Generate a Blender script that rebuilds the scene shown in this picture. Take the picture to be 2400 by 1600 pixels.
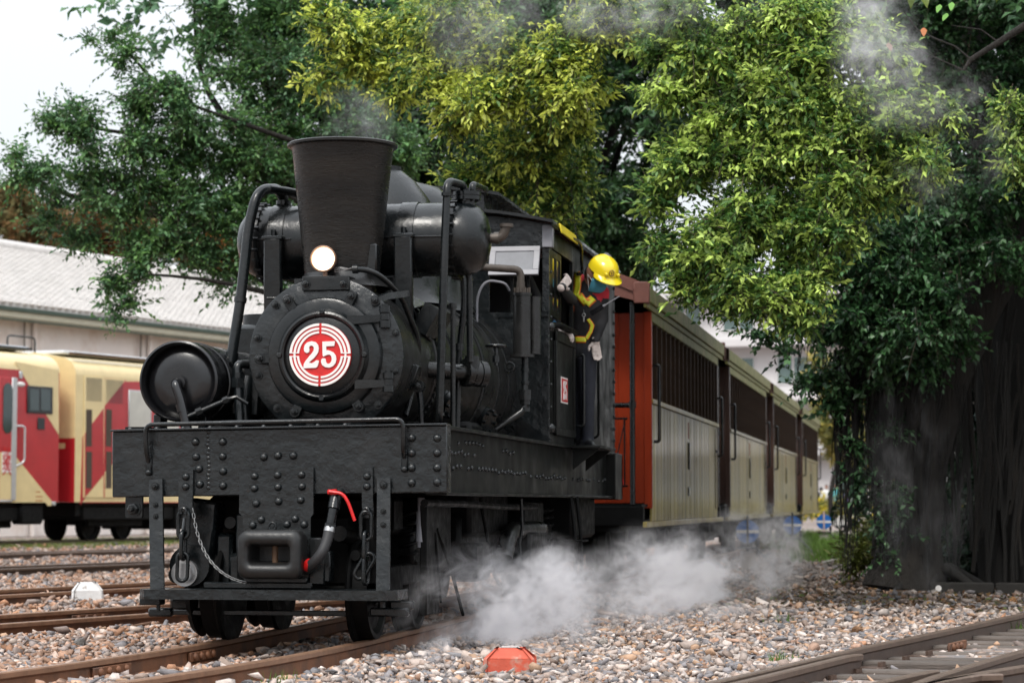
import bpy, bmesh, math, random
import numpy as np
from mathutils import Vector, Matrix, Euler
from mathutils.bvhtree import BVHTree

for o in list(bpy.data.objects):
    bpy.data.objects.remove(o)
SC = bpy.context.scene
COL = SC.collection
R = math.radians
PI = math.pi

# ------------------------------------------------------------------ camera
CAM = Vector((3.55, -13.03, 0.765))
YAW, PITCH = R(9.71), math.atan(380 / 5667)
cam_d = bpy.data.cameras.new('camera')
cam_d.sensor_width = 36.0
cam_d.lens = 85.0
cam_d.clip_start = 0.1
cam_d.clip_end = 2000
cam_d.dof.use_dof = True
cam_d.dof.focus_distance = 13.9
cam_d.dof.aperture_fstop = 4.0
cam = bpy.data.objects.new('camera', cam_d)
cam.location = CAM
cam.rotation_euler = (PI / 2 + PITCH, 0, YAW)
COL.objects.link(cam)
SC.camera = cam

# ------------------------------------------------------------------ overcast sky
SUN_EL, SUN_AZ = R(52), R(190)          # azimuth measured from +Y towards +X
w = bpy.data.worlds.new('World')
SC.world = w
w.use_nodes = True
nt = w.node_tree
nt.nodes.clear()
wo = nt.nodes.new('ShaderNodeOutputWorld')
bg = nt.nodes.new('ShaderNodeBackground')
sky = nt.nodes.new('ShaderNodeTexSky')
sky.sky_type = 'NISHITA'
sky.sun_disc = False
sky.sun_elevation = SUN_EL
sky.sun_rotation = SUN_AZ
sky.dust_density = 4.0
sky.air_density = 1.0
scl = nt.nodes.new('ShaderNodeVectorMath')
scl.operation = 'SCALE'
scl.inputs['Scale'].default_value = 0.10
mx = nt.nodes.new('ShaderNodeMix')
mx.data_type = 'RGBA'
mx.inputs['Factor'].default_value = 0.88      # thick, even cloud in front of the blue
mx.inputs[7].default_value = (0.90, 0.94, 0.985, 1)
nt.links.new(sky.outputs[0], scl.inputs[0])
nt.links.new(scl.outputs[0], mx.inputs[6])
nt.links.new(mx.outputs[2], bg.inputs['Color'])
# an overcast dome is about three times brighter overhead than at the horizon
tcw = nt.nodes.new('ShaderNodeTexCoord'); sxw = nt.nodes.new('ShaderNodeSeparateXYZ'); nt.links.new(tcw.outputs['Generated'], sxw.inputs[0])
mrw = nt.nodes.new('ShaderNodeMapRange'); mrw.inputs[1].default_value = 0.0; mrw.inputs[2].default_value = 1.0; mrw.inputs[3].default_value = 0.56; mrw.inputs[4].default_value = 1.60
nt.links.new(sxw.outputs[2], mrw.inputs[0]); nt.links.new(mrw.outputs[0], bg.inputs['Strength'])
nt.links.new(bg.outputs[0], wo.inputs['Surface'])

sun_d = bpy.data.lights.new('sun', 'SUN')
sun_d.energy = 1.5
sun_d.angle = R(14)
sun_d.color = (1.0, 0.96, 0.90)
sun = bpy.data.objects.new('sun', sun_d)
sd = Vector((math.sin(SUN_AZ) * math.cos(SUN_EL), math.cos(SUN_AZ) * math.cos(SUN_EL), math.sin(SUN_EL)))
sun.rotation_euler = sd.to_track_quat('Z', 'Y').to_euler()
sun.location = (0, -10, 30)
COL.objects.link(sun)

SC.view_settings.view_transform = 'Standard'
SC.view_settings.look = 'None'
SC.view_settings.gamma = 1.0
SC.view_settings.use_curve_mapping = False
SC.view_settings.exposure = 0.70
cy = SC.cycles
cy.use_denoising = True
cy.adaptive_threshold = 0.02
cy.max_bounces = 5
cy.diffuse_bounces = 2
cy.glossy_bounces = 3
cy.transmission_bounces = 4
cy.transparent_max_bounces = 6
cy.volume_bounces = 2
cy.volume_step_rate = 0.35
cy.volume_max_steps = 128
cy.sample_clamp_indirect = 6.0
cy.caustics_reflective = False
cy.caustics_refractive = False

# ------------------------------------------------------------------ measuring helpers
_fw = Vector((-math.sin(YAW) * math.cos(PITCH), math.cos(YAW) * math.cos(PITCH), math.sin(PITCH)))
_rt = Vector((math.cos(YAW), math.sin(YAW), 0))
_up = _rt.cross(_fw)

def _ray(u, v):
    return _fw + _rt * ((u - 1200) / 5667) + _up * ((800 - v) / 5667)

def at(u, v, Y):
    r = _ray(u, v)
    return CAM + r * ((Y - CAM.y) / r.y)

def atX(u, v, X):
    r = _ray(u, v)
    return CAM + r * ((X - CAM.x) / r.x)

def atZ(u, v, Z=0.0):
    r = _ray(u, v)
    return CAM + r * ((Z - CAM.z) / r.z)

def pix(p):
    d = Vector(p) - CAM
    k = 5667 / d.dot(_fw)
    return 1200 + d.dot(_rt) * k, 800 - d.dot(_up) * k

YD = Vector((0.284, 0.959, 0)).normalized()      # the yard's direction, turned from the train's
YN = Vector((YD.y, -YD.x, 0))
YROT = -math.atan2(YD.x, YD.y)

def atN(u, v, c):
    r = _ray(u, v)
    return CAM + r * ((c - CAM.dot(YN)) / r.dot(YN))

# ------------------------------------------------------------------ mesh builder
class MB:
    def __init__(s):
        s.v = []; s.f = []; s.m = []; s.k = 0
    def add(s, vs, fs):
        b = len(s.v)
        s.v += [tuple(p) for p in vs]
        s.f += [tuple(i + b for i in q) for q in fs]
        s.m += [s.k] * len(fs)
        return s
    def box(s, c, d, rot=None, b=0.0):
        c = Vector(c); hx, hy, hz = d[0] / 2, d[1] / 2, d[2] / 2
        M = Euler(rot).to_matrix() if rot else None
        vs, fs = [], []
        if b <= 0:
            for x in (-hx, hx):
                for y in (-hy, hy):
                    for z in (-hz, hz): vs.append(Vector((x, y, z)))
            fs = [(0, 1, 3, 2), (4, 6, 7, 5), (0, 4, 5, 1), (2, 3, 7, 6), (0, 2, 6, 4), (1, 5, 7, 3)]
        else:
            b = min(b, hx * .9, hy * .9, hz * .9)
            idx = {}
            for sx in (-1, 1):
                for sy in (-1, 1):
                    for sz in (-1, 1):
                        for ax in range(3):
                            p = [sx * (hx - b), sy * (hy - b), sz * (hz - b)]
                            p[ax] = (sx * hx, sy * hy, sz * hz)[ax]
                            idx[(sx, sy, sz, ax)] = len(vs); vs.append(Vector(p))
            for ax in range(3):
                o1, o2 = (ax + 1) % 3, (ax + 2) % 3
                for sg in (-1, 1):
                    q = []
                    for a, bb in ((-1, -1), (1, -1), (1, 1), (-1, 1)):
                        k = [0, 0, 0]; k[ax] = sg; k[o1] = a; k[o2] = bb
                        q.append(idx[(*k, ax)])
                    fs.append(tuple(q) if sg > 0 else tuple(q[::-1]))
                for a in (-1, 1):
                    for bb in (-1, 1):
                        k0 = [0, 0, 0]; k0[o1] = a; k0[o2] = bb; k1 = list(k0); k0[ax] = -1; k1[ax] = 1
                        q = (idx[(*k0, o1)], idx[(*k1, o1)], idx[(*k1, o2)], idx[(*k0, o2)])
                        fs.append(q if a * bb < 0 else q[::-1])
            for sx in (-1, 1):
                for sy in (-1, 1):
                    for sz in (-1, 1):
                        q = tuple(idx[(sx, sy, sz, a)] for a in range(3))
                        fs.append(q if sx * sy * sz > 0 else q[::-1])
        if M: vs = [M @ p for p in vs]
        return s.add([p + c for p in vs], fs)
    def cyl(s, p0, p1, r0, r1=None, n=16, caps=True):
        r1 = r0 if r1 is None else r1
        p0, p1 = Vector(p0), Vector(p1)
        d = (p1 - p0).normalized()
        a = d.orthogonal().normalized(); b = d.cross(a)
        vs = []
        for p, r in ((p0, r0), (p1, r1)):
            for i in range(n):
                t = 2 * PI * i / n
                vs.append(p + (a * math.cos(t) + b * math.sin(t)) * r)
        fs = [(i, (i + 1) % n, n + (i + 1) % n, n + i) for i in range(n)]
        if caps: fs += [tuple(range(n))[::-1], tuple(range(n, 2 * n))]
        return s.add(vs, fs)
    def tube(s, pts, r, n=10, caps=True, sq=None):
        pts = [Vector(p) for p in pts]
        m = len(pts)
        rs = r if isinstance(r, (list, tuple)) else [r] * m
        t0 = (pts[1] - pts[0]).normalized()
        a = t0.orthogonal().normalized()
        if abs(t0.z) < .9:
            a = (Vector((0, 0, 1)) - t0 * t0.z).normalized()
        vs, fs = [], []
        for i, p in enumerate(pts):
            t = (pts[min(i + 1, m - 1)] - pts[max(i - 1, 0)])
            t = t.normalized() if t.length > 1e-9 else t0
            a = (a - t * a.dot(t))
            a = a.normalized() if a.length > 1e-6 else t.orthogonal().normalized()
            b = t.cross(a)
            for j in range(n):
                th = 2 * PI * (j + (.5 if n == 4 else 0)) / n
                vs.append(p + (a * math.cos(th) + b * math.sin(th)) * rs[i])
        for i in range(m - 1):
            for j in range(n):
                k = (j + 1) % n
                fs.append((i * n + j, i * n + k, (i + 1) * n + k, (i + 1) * n + j))
        if caps: fs += [tuple(range(n))[::-1], tuple(range((m - 1) * n, m * n))]
        return s.add(vs, fs)
    def lathe(s, prof, o=(0, 0, 0), ax='Z', n=32, cap0=True, cap1=True):
        o = Vector(o); vs, fs = [], []
        for r, h in prof:
            for i in range(n):
                t = 2 * PI * i / n
                c, q = r * math.cos(t), r * math.sin(t)
                vs.append(o + Vector({'Z': (c, q, h), 'Y': (q, h, c), 'X': (h, c, q)}[ax]))
        m = len(prof)
        for i in range(m - 1):
            for j in range(n):
                k = (j + 1) % n
                fs.append((i * n + j, i * n + k, (i + 1) * n + k, (i + 1) * n + j))
        if cap0: fs.append(tuple(range(n))[::-1])
        if cap1: fs.append(tuple(range((m - 1) * n, m * n)))
        return s.add(vs, fs)
    def prism(s, poly, o, ux, uy, depth):
        o, ux, uy = Vector(o), Vector(ux), Vector(uy)
        nn = ux.cross(uy).normalized() * depth
        n = len(poly)
        vs = [o + ux * x + uy * y for x, y in poly]
        vs += [p + nn for p in vs]
        fs = [tuple(range(n))[::-1], tuple(range(n, 2 * n))]
        fs += [(i, (i + 1) % n, n + (i + 1) % n, n + i) for i in range(n)]
        return s.add(vs, fs)
    def ell(s, c, r, n=14, m=8, rot=None):
        c = Vector(c); M = Euler(rot).to_matrix() if rot else Matrix.Identity(3)
        r = (r, r, r) if not isinstance(r, (list, tuple)) else r
        vs = [c + M @ Vector((0, 0, -r[2]))]; fs = []
        for i in range(1, m):
            ph = -PI / 2 + PI * i / m
            for j in range(n):
                t = 2 * PI * j / n
                vs.append(c + M @ Vector((r[0] * math.cos(ph) * math.cos(t), r[1] * math.cos(ph) * math.sin(t), r[2] * math.sin(ph))))
        vs.append(c + M @ Vector((0, 0, r[2])))
        for j in range(n):
            fs.append((0, 1 + (j + 1) % n, 1 + j))
            fs.append((len(vs) - 1, 1 + (m - 2) * n + j, 1 + (m - 2) * n + (j + 1) % n))
        for i in range(m - 2):
            for j in range(n):
                k = (j + 1) % n
                fs.append((1 + i * n + j, 1 + i * n + k, 1 + (i + 1) * n + k, 1 + (i + 1) * n + j))
        return s.add(vs, fs)
    def mesh(s, name, mats, ang=38, smooth=True):
        me = bpy.data.meshes.new(name)
        me.from_pydata(s.v, [], s.f)
        for mt in (mats if isinstance(mats, (list, tuple)) else [mats]):
            me.materials.append(mt)
        if any(s.m): me.polygons.foreach_set('material_index', s.m)
        if smooth:
            me.shade_smooth(); me.set_sharp_from_angle(angle=R(ang))
        me.update()
        return me
    def build(s, name, mats, parent=None, loc=(0, 0, 0), rot=(0, 0, 0), ang=38, smooth=True):
        return inst(name, s.mesh(name, mats, ang, smooth), parent, loc, rot)

def inst(name, me, parent=None, loc=(0, 0, 0), rot=(0, 0, 0), sc=None):
    o = bpy.data.objects.new(name, me)
    COL.objects.link(o)
    o.location = loc; o.rotation_euler = rot
    if sc: o.scale = sc if isinstance(sc, (list, tuple)) else (sc, sc, sc)
    if parent: o.parent = parent
    return o

def tag(o, label=None, cat=None, group=None, kind=None):
    if label: o['label'] = label
    if cat: o['category'] = cat
    if group: o['group'] = group
    if kind: o['kind'] = kind
    return o

def thing(name, label, cat, loc=(0, 0, 0), rot=(0, 0, 0), group=None):
    o = bpy.data.objects.new(name, None)
    COL.objects.link(o)
    o.empty_display_size = .2
    o.location = loc; o.rotation_euler = rot
    return tag(o, label, cat, group)

def fillet(pts, rad=.05, k=5):
    pts = [Vector(p) for p in pts]
    out = [pts[0]]
    for i in range(1, len(pts) - 1):
        p, a, b = pts[i], pts[i - 1], pts[i + 1]
        da, db = (a - p), (b - p)
        r = min(rad, da.length * .49, db.length * .49)
        p0, p1 = p + da.normalized() * r, p + db.normalized() * r
        for j in range(k + 1):
            t = j / k
            out.append(p0 * (1 - t) ** 2 + p * 2 * t * (1 - t) + p1 * t * t)
    out.append(pts[-1])
    return out

def mesh_np(name, V, F, mats, cols=None, mi=None, smooth=False):
    """V (n,3), F (m,k) all faces with k corners; cols (n,3) point colours."""
    me = bpy.data.meshes.new(name)
    V = np.ascontiguousarray(V, dtype=np.float32); F = np.ascontiguousarray(F, dtype=np.int32)
    m, k = F.shape
    me.vertices.add(len(V)); me.vertices.foreach_set('co', V.ravel())
    me.loops.add(m * k); me.loops.foreach_set('vertex_index', F.ravel())
    me.polygons.add(m)
    me.polygons.foreach_set('loop_start', np.arange(0, m * k, k, dtype=np.int32))
    if mi is not None: me.polygons.foreach_set('material_index', np.asarray(mi, dtype=np.int32))
    for mt in (mats if isinstance(mats, (list, tuple)) else [mats]): me.materials.append(mt)
    me.update(calc_edges=True)
    if smooth: me.shade_smooth()
    if cols is not None:
        at_ = me.color_attributes.new('col', 'FLOAT_COLOR', 'POINT')
        c4 = np.ones((len(V), 4), dtype=np.float32); c4[:, :3] = cols
        at_.data.foreach_set('color', c4.ravel())
    return me

# ------------------------------------------------------------------ materials
def _n(t, ty, **kw):
    n = t.nodes.new(ty)
    for k, v in kw.items():
        if hasattr(n, k): setattr(n, k, v)
        else: n.inputs[k].default_value = v
    return n

def mat(name, col, rough=.5, metal=0.0, var=.15, vs=6.0, bump=0.0, bs=40.0, coat=0.0, coat_r=.1, spec=.5,
        stretch=None, col2=None, c2s=3.0, c2t=.55, rvar=0.0, obj_co=True, c2soft=.08, orand=0.0):
    """Principled surface with noise in colour, gloss and relief; col2 = patches of a second colour."""
    M = bpy.data.materials.new(name); M.use_nodes = True
    t = M.node_tree; B = t.nodes['Principled BSDF']; L = t.links.new
    tc = _n(t, 'ShaderNodeTexCoord'); src = tc.outputs['Object']
    if not obj_co:
        src = _n(t, 'ShaderNodeNewGeometry').outputs['Position']
    if stretch:
        mp = _n(t, 'ShaderNodeMapping'); mp.inputs['Scale'].default_value = stretch
        L(src, mp.inputs[0]); src2 = mp.outputs[0]
    else: src2 = src
    nz = _n(t, 'ShaderNodeTexNoise', Scale=vs, Detail=6.0, Roughness=.65); L(src2, nz.inputs['Vector'])
    rm = _n(t, 'ShaderNodeMapRange'); rm.inputs[1].default_value = .25; rm.inputs[2].default_value = .75
    rm.inputs[3].default_value = 1 - var; rm.inputs[4].default_value = 1 + var
    L(nz.outputs['Fac'], rm.inputs[0])
    sc = _n(t, 'ShaderNodeVectorMath', operation='SCALE'); L(rm.outputs[0], sc.inputs['Scale'])
    sc.inputs[0].default_value = col
    out = sc.outputs[0]
    if col2 is not None:
        n2 = _n(t, 'ShaderNodeTexNoise', Scale=c2s, Detail=5.0, Roughness=.6); L(src2, n2.inputs['Vector'])
        r2 = _n(t, 'ShaderNodeMapRange'); r2.inputs[1].default_value = c2t - c2soft; r2.inputs[2].default_value = c2t + c2soft
        L(n2.outputs['Fac'], r2.inputs[0])
        m2 = _n(t, 'ShaderNodeMix', data_type='RGBA'); L(r2.outputs[0], m2.inputs['Factor'])
        L(out, m2.inputs[6]); m2.inputs[7].default_value = (*col2, 1); out = m2.outputs[2]
    if orand > 0:                                            # each board has its own tone
        oi = _n(t, 'ShaderNodeObjectInfo'); ro = _n(t, 'ShaderNodeMapRange'); L(oi.outputs['Random'], ro.inputs[0])
        ro.inputs[3].default_value = 1 - orand; ro.inputs[4].default_value = 1 + orand * .6
        so = _n(t, 'ShaderNodeVectorMath', operation='SCALE'); L(out, so.inputs[0]); L(ro.outputs[0], so.inputs['Scale']); out = so.outputs[0]
    L(out, B.inputs['Base Color'])
    B.inputs['Metallic'].default_value = metal
    B.inputs['Specular IOR Level'].default_value = spec
    B.inputs['Coat Weight'].default_value = coat
    B.inputs['Coat Roughness'].default_value = coat_r
    if rvar > 0:
        n3 = _n(t, 'ShaderNodeTexNoise', Scale=vs * 1.7, Detail=4.0); L(src2, n3.inputs['Vector'])
        r3 = _n(t, 'ShaderNodeMapRange'); r3.inputs[1].default_value = .3; r3.inputs[2].default_value = .7
        r3.inputs[3].default_value = max(.03, rough - rvar); r3.inputs[4].default_value = min(1, rough + rvar)
        L(n3.outputs['Fac'], r3.inputs[0]); L(r3.outputs[0], B.inputs['Roughness'])
    else: B.inputs['Roughness'].default_value = rough
    if bump > 0:
        nb = _n(t, 'ShaderNodeTexNoise', Scale=bs, Detail=6.0, Roughness=.6); L(src2, nb.inputs['Vector'])
        bm = _n(t, 'ShaderNodeBump', Strength=1.0, Distance=bump); L(nb.outputs['Fac'], bm.inputs['Height'])
        L(bm.outputs[0], B.inputs['Normal'])
    return M

def mat_attr(name, rough=.8, spec=.3, trans=0.0, bump=0.0, bs=60, gain=1.0):
    """colour comes from the mesh's own colour attribute (stones, leaves)."""
    M = bpy.data.materials.new(name); M.use_nodes = True
    t = M.node_tree; B = t.nodes['Principled BSDF']; L = t.links.new
    a = _n(t, 'ShaderNodeAttribute', attribute_name='col')
    out = a.outputs['Color']
    if bump > 0:
        tc = _n(t, 'ShaderNodeTexCoord')
        nb = _n(t, 'ShaderNodeTexNoise', Scale=bs, Detail=4.0); L(tc.outputs['Object'], nb.inputs['Vector'])
        bm = _n(t, 'ShaderNodeBump', Strength=1.0, Distance=bump); L(nb.outputs['Fac'], bm.inputs['Height'])
        L(bm.outputs[0], B.inputs['Normal'])
        r2 = _n(t, 'ShaderNodeMapRange'); r2.inputs[3].default_value = .72; r2.inputs[4].default_value = 1.25
        L(nb.outputs['Fac'], r2.inputs[0])
        s = _n(t, 'ShaderNodeVectorMath', operation='SCALE'); L(out, s.inputs[0]); L(r2.outputs[0], s.inputs['Scale'])
        out = s.outputs[0]
    L(out, B.inputs['Base Color'])
    B.inputs['Roughness'].default_value = rough
    B.inputs['Specular IOR Level'].default_value = spec
    if trans > 0:
        o = [n for n in t.nodes if n.type == 'OUTPUT_MATERIAL'][0]
        tr = _n(t, 'ShaderNodeBsdfTranslucent'); L(out, tr.inputs['Color'])
        mxs = _n(t, 'ShaderNodeMixShader'); mxs.inputs[0].default_value = trans
        L(B.outputs[0], mxs.inputs[1]); L(tr.outputs[0], mxs.inputs[2]); L(mxs.outputs[0], o.inputs['Surface'])
    return M

M = {}
M['iron'] = mat('black painted iron', (.0050, .0066, .0074), .25, 0, .5, 5, .0020, 26, col2=(.013, .0125, .012), c2s=2.2, c2t=.60, c2soft=.10, rvar=.12, spec=.42)
M['iron_rough'] = mat('lumpy black paint', (.0056, .0076, .0085), .24, 0, .5, 7, .0075, 15, col2=(.012, .0135, .014), c2s=3.0, c2t=.60, c2soft=.12, rvar=.13, spec=.5)
M['iron_smooth'] = mat('glossy black enamel', (.005, .005, .006), .2, 0, .3, 4, .001, 20, rvar=.08, spec=.6)
M['iron_dull'] = mat('sooty warm black iron', (.0075, .0074, .0072), .33, 0, .35, 4, .002, 50, rvar=.12)
M['stack'] = mat('brushed sooty stack paint', (.0065, .0070, .0072), .30, 0, .6, 9, .0032, 34, stretch=(.7, .7, 3.2), col2=(.017, .0155, .0135), c2s=1.6, c2t=.55, c2soft=.15, rvar=.1, spec=.4)
M['iron_dark'] = mat('greasy undercarriage black', (.004, .004, .004), .55, 0, .4, 8, .003, 40, rvar=.15, spec=.12)
M['side'] = mat('wet black cab paint', (.006, .0065, .006), .42, 0, .35, 3, .0015, 12, rvar=.12, spec=.2)
M['casting'] = mat('worn coupler casting', (.012, .012, .012), .40, .1, .4, 6, .003, 25, col2=(.11, .06, .035), c2s=7, c2t=.66, c2soft=.05)
M['rust_pin'] = mat('rusty pin', (.10, .055, .03), .7, .2, .4, 12)
M['red'] = mat('signal red enamel', (.55, .012, .012), .38, 0, .18, 25, .0015, 60)
M['white'] = mat('white enamel', (.76, .73, .70), .45, 0, .06, 20)
M['steel'] = mat('bare steel', (.45, .45, .45), .35, .9, .2, 20)
M['brass'] = mat('dull copper rim', (.22, .13, .09), .35, .7, .2, 20)
M['brassp'] = mat('stained bronze pipe', (.075, .062, .052), .5, .4, .35, 18)
M['rubber'] = mat('ribbed rubber hose', (.022, .022, .024), .6, 0, .2, 20)
M['grille'] = mat('frosted window glass', (.20, .205, .22), .55, 0, .15, 9, spec=.3)
M['frame_grey'] = mat('grey painted sash', (.20, .20, .22), .45, 0, .15, 12)
M['yellow'] = mat('yellow paint', (.62, .50, .02), .45, 0, .12, 10)
M['dark'] = mat('dark interior', (.012, .011, .010), .8, 0, .3, 5)
M['rail'] = mat('rusty rail', (.17, .070, .032), .62, .1, .35, 9, .0015, 60, col2=(.09, .045, .028), c2s=4, c2t=.55, stretch=(1, 1, 1), obj_co=False)
M['rail_top'] = mat('worn wet rail head', (.30, .17, .105), .36, .45, .3, 14, .0008, 90, obj_co=False)
M['rail_dark'] = mat('dull brown rail', (.085, .055, .042), .5, .25, .3, 12, .001, 70, obj_co=False)
M['rail_dark_top'] = mat('dull brown rail head', (.15, .105, .08), .42, .3, .3, 16, .0008, 80, obj_co=False)
M['sleeper'] = mat('weathered sleeper timber', (.105, .085, .072), .8, 0, .4, 5, .006, 22, stretch=(1, 6, 6), orand=.35)
M['stone'] = mat_attr('ballast stone', .72, .35, bump=.004, bs=55)
# ================================================================== ground, tracks, ballast
rng = np.random.default_rng(7)
random.seed(5)

def gmat():
    Mg = bpy.data.materials.new('ballast bed'); Mg.use_nodes = True
    t = Mg.node_tree; B = t.nodes['Principled BSDF']; L = t.links.new
    g = _n(t, 'ShaderNodeNewGeometry'); P = g.outputs['Position']
    vo = _n(t, 'ShaderNodeTexVoronoi', Scale=17.0); L(P, vo.inputs['Vector'])
    rp = _n(t, 'ShaderNodeValToRGB'); L(vo.outputs['Color'], rp.inputs[0])
    e = rp.color_ramp.elements
    e[0].position = 0; e[0].color = (.13, .10, .085, 1); e[1].position = 1; e[1].color = (.34, .29, .27, 1)
    for p, c in ((.3, (.25, .19, .16, 1)), (.55, (.17, .165, .17, 1)), (.75, (.30, .21, .16, 1))):
        q = e.new(p); q.color = c
    nz = _n(t, 'ShaderNodeTexNoise', Scale=.16, Detail=5.0); L(P, nz.inputs['Vector'])
    # bare soil and leaf litter beneath the fig trees on the right side of the line
    sx = _n(t, 'ShaderNodeSeparateXYZ'); L(P, sx.inputs[0])
    a1 = _n(t, 'ShaderNodeMapRange'); a1.inputs[1].default_value = 4.5; a1.inputs[2].default_value = 8.5; L(sx.outputs[1], a1.inputs[0])
    a2 = _n(t, 'ShaderNodeMapRange'); a2.inputs[1].default_value = 1.2; a2.inputs[2].default_value = 2.0; L(sx.outputs[0], a2.inputs[0])
    mu = _n(t, 'ShaderNodeMath', operation='MULTIPLY'); L(a1.outputs[0], mu.inputs[0]); L(a2.outputs[0], mu.inputs[1])
    m1 = _n(t, 'ShaderNodeMix', data_type='RGBA'); L(mu.outputs[0], m1.inputs['Factor']); L(rp.outputs[0], m1.inputs[6])
    n2 = _n(t, 'ShaderNodeTexNoise', Scale=9.0, Detail=6.0); L(P, n2.inputs['Vector'])
    rs = _n(t, 'ShaderNodeValToRGB'); L(n2.outputs['Fac'], rs.inputs[0])
    rs.color_ramp.elements[0].position = .35; rs.color_ramp.elements[0].color = (.045, .032, .022, 1)
    rs.color_ramp.elements[1].position = .7; rs.color_ramp.elements[1].color = (.15, .105, .075, 1)
    L(rs.outputs[0], m1.inputs[7])
    L(m1.outputs[2], B.inputs['Base Color'])
    B.inputs['Roughness'].default_value = .8
    b = _n(t, 'ShaderNodeBump', Strength=1.0, Distance=.03); L(vo.outputs['Distance'], b.inputs['Height']); b.invert = True
    L(b.outputs[0], B.inputs['Normal'])
    return Mg
M['ground'] = gmat()

def gz(x, y):
    """level of the ballast surface, a little below the rail heads"""
    return -.095 + .018 * np.sin(x * 1.7 + y * .6) * np.cos(y * 1.1 - x * .4) + .010 * np.sin(x * 4.1 + 1) * np.sin(y * 3.3)

# one sheet: fine near the camera, coarse to the horizon
gx = np.unique(np.concatenate([np.linspace(-900, -40, 18), np.linspace(-40, 22, 125), np.linspace(22, 900, 18)]))
gy = np.unique(np.concatenate([np.linspace(-400, -16, 12), np.linspace(-16, 60, 153), np.linspace(60, 1500, 30)]))
GX, GY = np.meshgrid(gx, gy, indexing='ij')
GZ = np.where((np.abs(GX) < 45) & (GY < 70), gz(GX, GY) - .012, -.11)
nx, ny = GX.shape
ii = np.arange(nx * ny).reshape(nx, ny)
Fq = np.stack([ii[:-1, :-1], ii[1:, :-1], ii[1:, 1:], ii[:-1, 1:]], -1).reshape(-1, 4)
ground = inst('ground', mesh_np('ground', np.stack([GX, GY, GZ], -1).reshape(-1, 3), Fq, M['ground'], smooth=True))
tag(ground, 'grey and rust coloured stone ballast bed of the railway yard', kind='structure')

# ---- rails: flat-bottom section swept along a line of plan points
SECT = [(-.045, -.115), (.045, -.115), (.045, -.105), (.012, -.095), (.008, -.04), (.024, -.028), (.025, -.006), (.018, 0),
        (-.018, 0), (-.025, -.006), (-.024, -.028), (-.008, -.04), (-.012, -.095), (-.045, -.105)]

def rail_mesh(name, pts, mats):
    pts = [Vector((p[0], p[1], 0)) for p in pts]
    n = len(SECT); b = MB(); vs, fs = [], []
    for i, p in enumerate(pts):
        t = (pts[min(i + 1, len(pts) - 1)] - pts[max(i - 1, 0)]).normalized()
        s = Vector((t.y, -t.x, 0))
        vs += [p + s * x + Vector((0, 0, z)) for x, z in SECT]
    mi = []
    for i in range(len(pts) - 1):
        for j in range(n):
            k = (j + 1) % n
            fs.append((i * n + j, i * n + k, (i + 1) * n + k, (i + 1) * n + j)); mi.append(1 if j in (5, 6, 7, 8, 9) else 0)
    fs += [tuple(range(n))[::-1], tuple(range((len(pts) - 1) * n, len(pts) * n))]; mi += [0, 0]
    b.add(vs, fs); b.m = mi
    return b.mesh(name, mats, ang=30)

def offset(pts, d):
    out = []
    for i, p in enumerate(pts):
        a, c = pts[max(i - 1, 0)], pts[min(i + 1, len(pts) - 1)]
        tx, ty = c[0] - a[0], c[1] - a[1]; l = math.hypot(tx, ty)
        out.append((p[0] + ty / l * d, p[1] - tx / l * d))
    return out

_sl = MB().box((0, 0, 0), (1.5, .19, .14), b=.012).mesh('sleeper', M['sleeper'])
_fb = MB(); _fb.box((0, 0, -.063), (.016, .44, .052), b=.004)
fish_me = _fb.mesh('fishplate', M['rail'])
_bb = MB(); _bb.ell((0, 0, 0), (.016, .022, .022), 10, 6); bolt_dome = _bb.mesh('bolt', M['rail'])

def fishplate(parent, p, t, side, n=4):
    a = -math.atan2(t[0], t[1])
    f = inst('fishplate', fish_me, parent, (p[0] + t[1] * side * .020, p[1] - t[0] * side * .020, 0), (0, 0, a))
    for k in range(n):
        inst('bolt', bolt_dome, f, (.011 * side, -.15 + .10 * k, -.063))

def track(label, pts, sleepers=None, mats=None, half=.405):
    root = thing('railway_track', label, 'railway track', (pts[0][0], pts[0][1], 0))
    root['kind'] = 'structure'
    o = root.location
    rel = [(p[0] - o.x, p[1] - o.y) for p in pts]
    for s in (-1, 1):
        inst('rail', rail_mesh('rail', offset(rel, half * s), mats or [M['rail'], M['rail_top']]), root)
    if sleepers:
        for (x, y, a) in sleepers:
            inst('sleeper', _sl, root, (x - o.x, y - o.y, -.185 + random.uniform(-.006, .006)), (0, 0, a + random.uniform(-.03, .03)))
    return root

def loco_line(y):
    if y > .5: return 0.02
    if y > -3.6: return .02 - .027 * (y - .5) ** 2
    return .02 - .027 * 4.1 ** 2 + .2214 * (y + 3.6)
LT = [(loco_line(y), y) for y in np.concatenate([np.linspace(-14, -4, 8), np.linspace(-3.6, .5, 16), np.linspace(1.5, 60, 14)])]
tr0 = track('rusty narrow gauge track the black locomotive stands on', LT,
            [(loco_line(y), y, -.2 * max(0, min(1, (.5 - y) / 4))) for y in np.arange(-12, 9, .62)])
for (u, v) in ((197, 1555), (417, 1520)):
    p = atZ(u, v, -.03)
    y = p.y; tx = (loco_line(y + .1) - loco_line(y - .1)) / .2
    l = math.hypot(tx, 1); t = (tx / l, 1 / l)
    lx = loco_line(y) - .405 * t[1]; ly = y + .405 * t[0]
    fishplate(tr0, (lx - tr0.location.x, ly - tr0.location.y), t, 1)
def yard_line(c, s0, s1, n=8):
    return [tuple((YN * c + YD * s).xy) for s in np.linspace(s0, s1, n)]
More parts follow.
